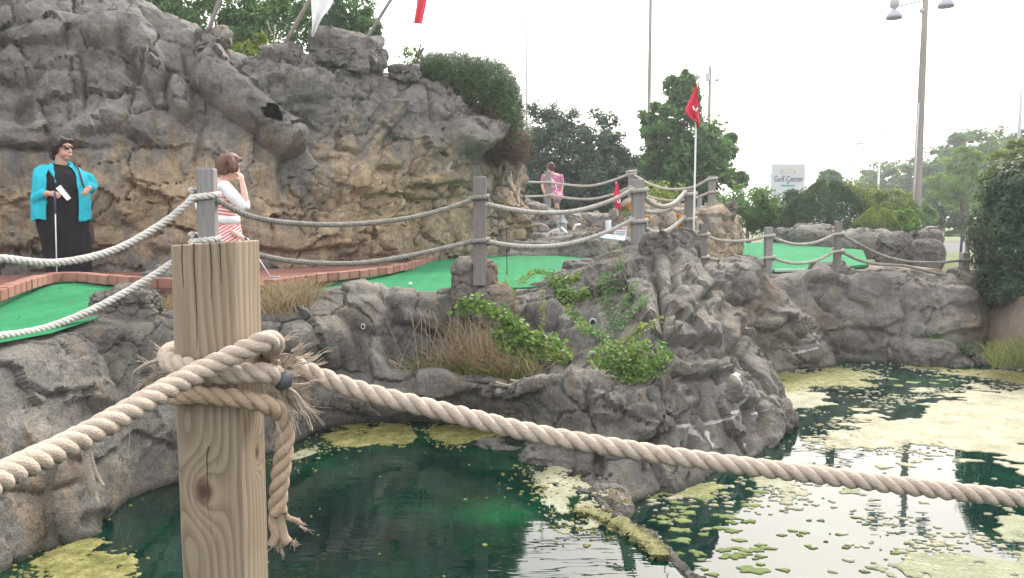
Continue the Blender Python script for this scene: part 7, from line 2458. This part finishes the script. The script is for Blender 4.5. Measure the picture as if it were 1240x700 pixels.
# dress
dr = MB()
zz = lambda py: q1(77, py)[2]
xx = lambda px: q1(px, 250)[0]
eloft(dr, rings_smooth([(xx(80), .03, .02, .25, .19), (xx(79), .03, zz(310), .262, .20), (xx(77), .03, zz(285), .285, .215), (xx(76), .03, zz(262), .30, .23), (xx(76), .02, zz(242), .285, .225), (xx(76), .01, zz(226), .275, .215), (xx(75), .015, zz(213), .25, .175), (xx(74.5), .025, zz(205), .19, .115), (xx(74.5), .03, zz(200.5), .105, .085)], 6), 44, .012, 7)
fuse('dress', dr, M['black_cloth'], w1, .010, 3, .024, 6, 4)
# open shirt: back and two fronts
sh = MB()
def shell(rings, a0, a1, k=40, th=.014, wav=.014):
    a = np.linspace(a0, a1, k)
    out = []
    for off in (0, th):
        V = []
        for (x, y, z, rx, ry) in rings:
            w_ = 1 + wav * (np.sin(a * 8 + z * 4) + .5 * np.sin(a * 17 + z * 9))
            V.append(np.stack((x + (rx + off) * w_ * np.sin(a), y - (ry + off) * w_ * np.cos(a), np.full(k, z) + .012 * np.sin(a * 6) * (z < rings[0][2] + .1)), 1))
        out.append(np.array(V))
    G = np.concatenate((out[0][:, :, :], out[1][:, ::-1, :]), 1)
    n, kk = G.shape[:2]
    i = np.arange(n - 1)[:, None] * kk; j = np.arange(kk)[None]; j2 = (j + 1) % kk
    sh.add(G.reshape(-1, 3), np.stack((i + j, i + j2, i + kk + j2, i + kk + j), -1).reshape(-1, 4))
jr = rings_smooth([(xx(74), .03, zz(268), .312, .262), (xx(74), .03, zz(255), .31, .26), (xx(75), .02, zz(240), .302, .25), (xx(75), .01, zz(225), .294, .238), (xx(75), .015, zz(214), .285, .205), (xx(74.5), .03, zz(206), .245, .15), (xx(74), .035, zz(200), .15, .115)], 5)
shell(jr, R(34), R(332))
limb(sh, [sh_l + (0, 0, .0), (sh_l + el1) / 2 + (-.01, 0, .02), el1 + (0, -.01, 0), el1 * .45 + wr1 * .55 + (0, 0, 0), el1 * .25 + wr1 * .75], [.078, .076, .073, .066, .062], 18)
limb(sh, [sh_r, q1(107, 216, .09), el2 + (0, 0, 0), el2 * .4 + wr2 * .6], [.080, .078, .076, .066], 18)
limb(sh, [q1(64, 203, -.09), q1(63, 198, -.02), q1(74, 196, .12), q1(86, 199, .0), q1(90, 205, -.08)], [.014, .024, .026, .024, .014], 10)
limb(sh, [q1(62, 205, -.10), q1(65, 212, -.165), q1(68, 222, -.20)], [.03, .02, .008], 10)
fuse('shirt', sh, M['turquoise'], w1, .0095, 2, .014, 9, 9)
# hair, glasses, lips
hair_cap('hair', Ph, 1.22, M['hair_dark'], w1, [((0, -.02, .062), (.088, .102, .075)), ((-.055, -.03, .02), (.045, .075, .075)), ((.055, -.03, .02), (.045, .075, .075)), ((0, -.07, -.005), (.075, .06, .085)), ((-.03, .055, .088), (.045, .035, .026)), ((.035, .055, .088), (.045, .035, .026)), ((-.07, .02, .05), (.02, .04, .05)), ((.07, .02, .05), (.02, .04, .05)), ((-.03, -.065, -.06), (.045, .045, .05))])
gl_ = MB()
for q in (-1, 1): ball(gl_, Ph(q * .034, .086, .012), (.034, .012, .022), yaw, 3)
limb(gl_, [Ph(-.07, .06, .02), Ph(0, .10, .022), Ph(.07, .06, .02)], [.005, .006, .005], 8)
for q in (-1, 1): limb(gl_, [Ph(q * .068, .062, .018), Ph(q * .082, -.01, .014)], [.005, .005], 8)
fuse('sunglasses', gl_, M['lens'], w1, .004, 1)
lp = MB(); limb(lp, [Ph(-.020, .088, -.062), Ph(0, .099, -.062), Ph(.020, .088, -.062)], [.004, .007, .004], 8); lp.obj('lips', M['lips'], w1)
# things she holds
def putter(label, top, bottom, grip=.3, head_dir=(1, 0, 0), mt='pole_white'):
    root = thing('putter', label, 'putter', top)
    top, bottom = np.asarray(top), np.asarray(bottom)
    d = bottom - top
    mb = MB(); tube(mb, [d * grip * .9, d], .0065, 8); mb.obj('shaft', M[mt], root)
    mb = MB(); tube(mb, [(0, 0, 0), d * .05, d * grip], [.011, .014, .010], 10); mb.obj('grip', simple("putter_grip", (.10, .08, .16), .7), root)
    mb = MB(); box(mb, d + np.asarray(head_dir) * .04 + (0, 0, .012), (.11, .03, .026), rz=math.atan2(head_dir[1], head_dir[0]), bev=.006); mb.obj('putter_head', M['lamp_grey'], root)
    return root
tp = g1(66.5, 231, -.33); bt = g1(69, 332, -.30); bt[2] = 1.6
putter('putter held upright by the woman in turquoise', tp, bt, .26)
cd = MB(); A_ = [g1(67.5, 228, -.36), g1(81, 243, -.36), g1(85.5, 240, -.34), g1(73, 224, -.34)]
c0 = A_[0]
V = np.array([p - A_[0] for p in A_] + [p - A_[0] + (0, .004, .001) for p in A_])
cd.add(V, [(0, 1, 2, 3), (7, 6, 5, 4), (0, 4, 5, 1), (1, 5, 6, 2), (2, 6, 7, 3), (3, 7, 4, 0)])
o = cd.obj('score_card', M['white_board'], smooth=False); o.location = c0; tag(o, 'white folded score card in the hand of the woman in turquoise', 'card')
bgm = thing('handbag', 'brown handbag hanging behind the hip of the woman in turquoise', 'handbag', g1(108, 280, .1))
mb = MB(); rel1 = lambda a, b, dy: g1(a, b, dy) - g1(108, 280, .1)
limb(mb, [rel1(107, 268, .12), rel1(108.5, 282, .12), rel1(110, 292, .12)], [.045, .062, .058]); fuse('bag_body', mb, M['brown_leather'], bgm, .008, 4, .008, 14)
mb = MB(); tube(mb, catmull([rel1(90, 199, -.02), rel1(95, 205, -.10), rel1(100, 222, -.16), rel1(106, 244, -.05), rel1(107, 268, .08)], 6), .011, 6); mb.obj('strap', M['brown_leather'], bgm)

# ---------------------------------------------------------------- the woman in stripes
Y2 = 8.95
base2 = W(272, 337, Y2); base2[2] = 1.57
ph2, q2, g2 = local(base2, Y2)
w2 = thing('person', 'woman in a pink and white striped dress shading her face, behind the front post', 'person', base2, rz=ph2)
body = MB()
hc = q2(279, 201)
Ph2 = head(body, hc, R(118), 1.10, .30)
limb(body, [hc + (-.03, .02, -.06), q2(271, 222, .02), q2(270, 226, .02)], [.055, .058, .08])
sl_, sr_ = q2(256, 226, .22), q2(272, 227, -.17)
limb(body, [sl_, (sl_ + sr_) / 2 + (0, 0, .025), sr_], [.06, .085, .062])
eloft(body, rings_smooth([(q2(268, 300)[0], .02, q2(268, 300)[2], .17, .20), (q2(268, 265)[0], .02, q2(268, 265)[2], .155, .17), (q2(267, 240)[0], .02, q2(267, 240)[2], .165, .20), (q2(267, 228)[0], .02, q2(267, 228)[2], .12, .17)]))
e2_, wr_ = q2(296, 250, -.24), q2(293.5, 222, -.16)
limb(body, [sr_, q2(284, 240, -.22), e2_], [.056, .05, .043]); limb(body, [e2_, q2(296, 237, -.2), wr_], [.043, .038, .028])
hand(body, wr_, q2(290, 204, -.10) - wr_, (-.6, .6, 0), .45, .95, .12, 1)
e3_ = q2(243, 250, .15)
limb(body, [sl_, q2(247, 238, .2), e3_], [.055, .05, .043]); limb(body, [e3_, q2(272, 275, -.1), q2(293, 288, -.18)], [.042, .036, .028])
hand(body, q2(293, 288, -.18), q2(300, 293, -.2) - q2(293, 288, -.18), (0, .5, -.6), .9, .95, .08, 1)
for s_ in (-.09, .10):
    limb(body, [(q2(268, 300)[0], s_ * .9, .40), (q2(268, 300)[0], s_, .22), (q2(268, 300)[0], s_, .08)], [.085, .06, .042]); limb(body, [(q2(268, 300)[0], s_, .04), (q2(268, 300)[0] + .12, s_, .03)], [.04, .034])
fuse('body', body, M['skin_pale'], w2, .0085, 5)
zz = lambda py: q2(270, py)[2]
xx = lambda px: q2(px, 250)[0]
dr = MB(); eloft(dr, rings_smooth([(xx(270), .02, .30, .25, .24), (xx(270), .02, zz(295), .215, .225), (xx(269.5), .02, zz(280), .195, .21), (xx(269.5), .02, zz(269), .178, .195)], 6), 44, .02, 8); eloft(dr, rings_smooth([(xx(269.5), .02, zz(268), .17, .185), (xx(268), .02, zz(250), .18, .20), (xx(267.5), .02, zz(236), .18, .215), (xx(267), .02, zz(226), .14, .20), (xx(268), .02, zz(221), .09, .12)], 6), 36, .006, 6)
fuse('dress', dr, M['stripes'], w2, .009, 3, .007, 8, 14)
bl = MB(); eloft(bl, [(xx(269.5), .02, zz(271), .186, .20), (xx(269.5), .02, zz(266), .184, .198), (xx(269), .02, zz(262), .186, .20)], 40, .004); bl.obj('belt', M['white_knit'], w2)
sv = MB(); limb(sv, [sr_ + (-.01, 0, .01), q2(284, 239, -.22), e2_ + (0, 0, -.005), e2_ * .62 + q2(296, 237, -.2) * .38], [.074, .068, .060, .054], 16); fuse('sleeve', sv, M['white_knit'], w2, .009, 3, .008, 12, 17); sv = MB(); limb(sv, [sl_, q2(247, 238, .2), e3_ + (0, 0, 0), e3_ * .7 + q2(272, 275, -.1) * .3], [.072, .066, .06, .054], 16)
fuse('sleeve', sv, M['white_knit'], w2, .009, 3, .008, 12, 17)
hair_cap('hair', Ph2, 1.10, M['hair_brown'], w2, [((0, -.015, .058), (.092, .108, .078)), ((-.06, -.02, .0), (.042, .085, .088)), ((.06, -.02, .0), (.042, .085, .088)), ((0, -.075, -.01), (.085, .06, .095)), ((0, -.07, -.07), (.075, .05, .05)), ((0, .045, .088), (.065, .035, .026)), ((-.066, .03, .01), (.022, .04, .07)), ((.066, .03, .01), (.022, .04, .07))], 6)
putter('putter sloping down to the right from the woman in stripes', g2(296, 287, -.24), g2(328, 337, -.30), .28)

# ---------------------------------------------------------------- the person in pink on the upper deck
Y3 = 21.0
base3 = W(669, 270, Y3); base3[2] = 2.28
def q3(px, py, dy=0.0): return W(px, py, Y3 + dy) - base3
w3 = thing('person', 'person in a pink patterned shirt and grey shorts seen from behind on the upper deck', 'person', base3)
body = MB()
hc = q3(666.5, 203)
Ph3 = head(body, hc, R(-140), 1.05)
limb(body, [hc + (0, 0, -.06), q3(669, 212)], [.055, .07])
sl_, sr_ = q3(659, 214), q3(678.5, 214)
limb(body, [sl_, (sl_ + sr_) / 2 + (0, 0, .02), sr_], [.06, .085, .06])
eloft(body, rings_smooth([(q3(669, 240)[0], 0, q3(669, 240)[2], .19, .15), (q3(669, 226)[0], 0, q3(669, 226)[2], .18, .14), (q3(669, 214)[0], 0, q3(669, 214)[2], .17, .10)]))
limb(body, [sl_, q3(657, 224, -.03), q3(659, 233, -.12)], [.052, .044, .032]); hand(body, q3(659, 233, -.12), (.3, -.2, -.5), (1, 0, 0), .5, .95)
limb(body, [sr_, q3(680.5, 225, .02), q3(679, 236, -.04)], [.052, .044, .032]); hand(body, q3(679, 236, -.04), (-.1, -.1, -1), (-1, 0, 0), .5, .95)
for px in (663, 674):
    x = q3(px, 250)[0]
    limb(body, [(x, 0, .78), (x, 0, .48), (x + .02, .02, .28), (x + .03, .0, .07)], [.085, .062, .058, .04]); limb(body, [(x + .03, 0, .05), (x + .03, .13, .03)], [.042, .036])
fuse('body', body, M['skin'], w3, .009, 5)
mb = MB(); eloft(mb, rings_smooth([(q3(669, 236)[0], 0, q3(669, 236)[2], .225, .185), (q3(669, 226)[0], 0, q3(669, 226)[2], .215, .17), (q3(669, 216)[0], 0, q3(669, 216)[2], .205, .135), (q3(669, 211)[0], 0, q3(669, 211)[2], .12, .09)], 5), 30, .015)
limb(mb, [sl_, q3(657.5, 221, -.02)], [.08, .072]); limb(mb, [sr_, q3(680, 221, .01)], [.08, .072])
fuse('shirt', mb, M['pink_shirt'], w3, .011, 3, .008, 9)
mb = MB(); eloft(mb, [(q3(669, 232)[0], 0, .84, .215, .175), (q3(669, 240)[0], 0, .68, .22, .18)], 24)
for px in (663, 674): x = q3(px, 250)[0]; limb(mb, [(x, 0, .74), (x + .005, 0, .52)], [.115, .10])
fuse('shorts', mb, M['denim'], w3, .011, 3, .006, 9)
hair_cap('hair', Ph3, 1.05, M['hair_red'], w3, [((0, -.02, .06), (.09, .105, .078)), ((0, -.06, .0), (.085, .07, .09)), ((-.06, -.02, .02), (.04, .075, .07)), ((.06, -.02, .02), (.04, .075, .07)), ((0, .05, .09), (.06, .04, .03))], 8)
bg3 = thing('shoulder_bag', 'pale floral shoulder bag on the hip of the person in pink', 'bag', base3 + q3(675, 236, -.2))
mb = MB(); limb(mb, [(-.05, 0, .0), (.06, 0, -.02)], [.12, .11]); fuse('bag_body', mb, M['floral'], bg3, .012, 4, .01, 10)
mb = MB(); tube(mb, catmull([(0, 0, .05), q3(672, 222, -.2) - q3(675, 236, -.2), q3(664, 212, -.1) - q3(675, 236, -.2)], 5), .012, 6); mb.obj('strap', M['white_cloth'], bg3)
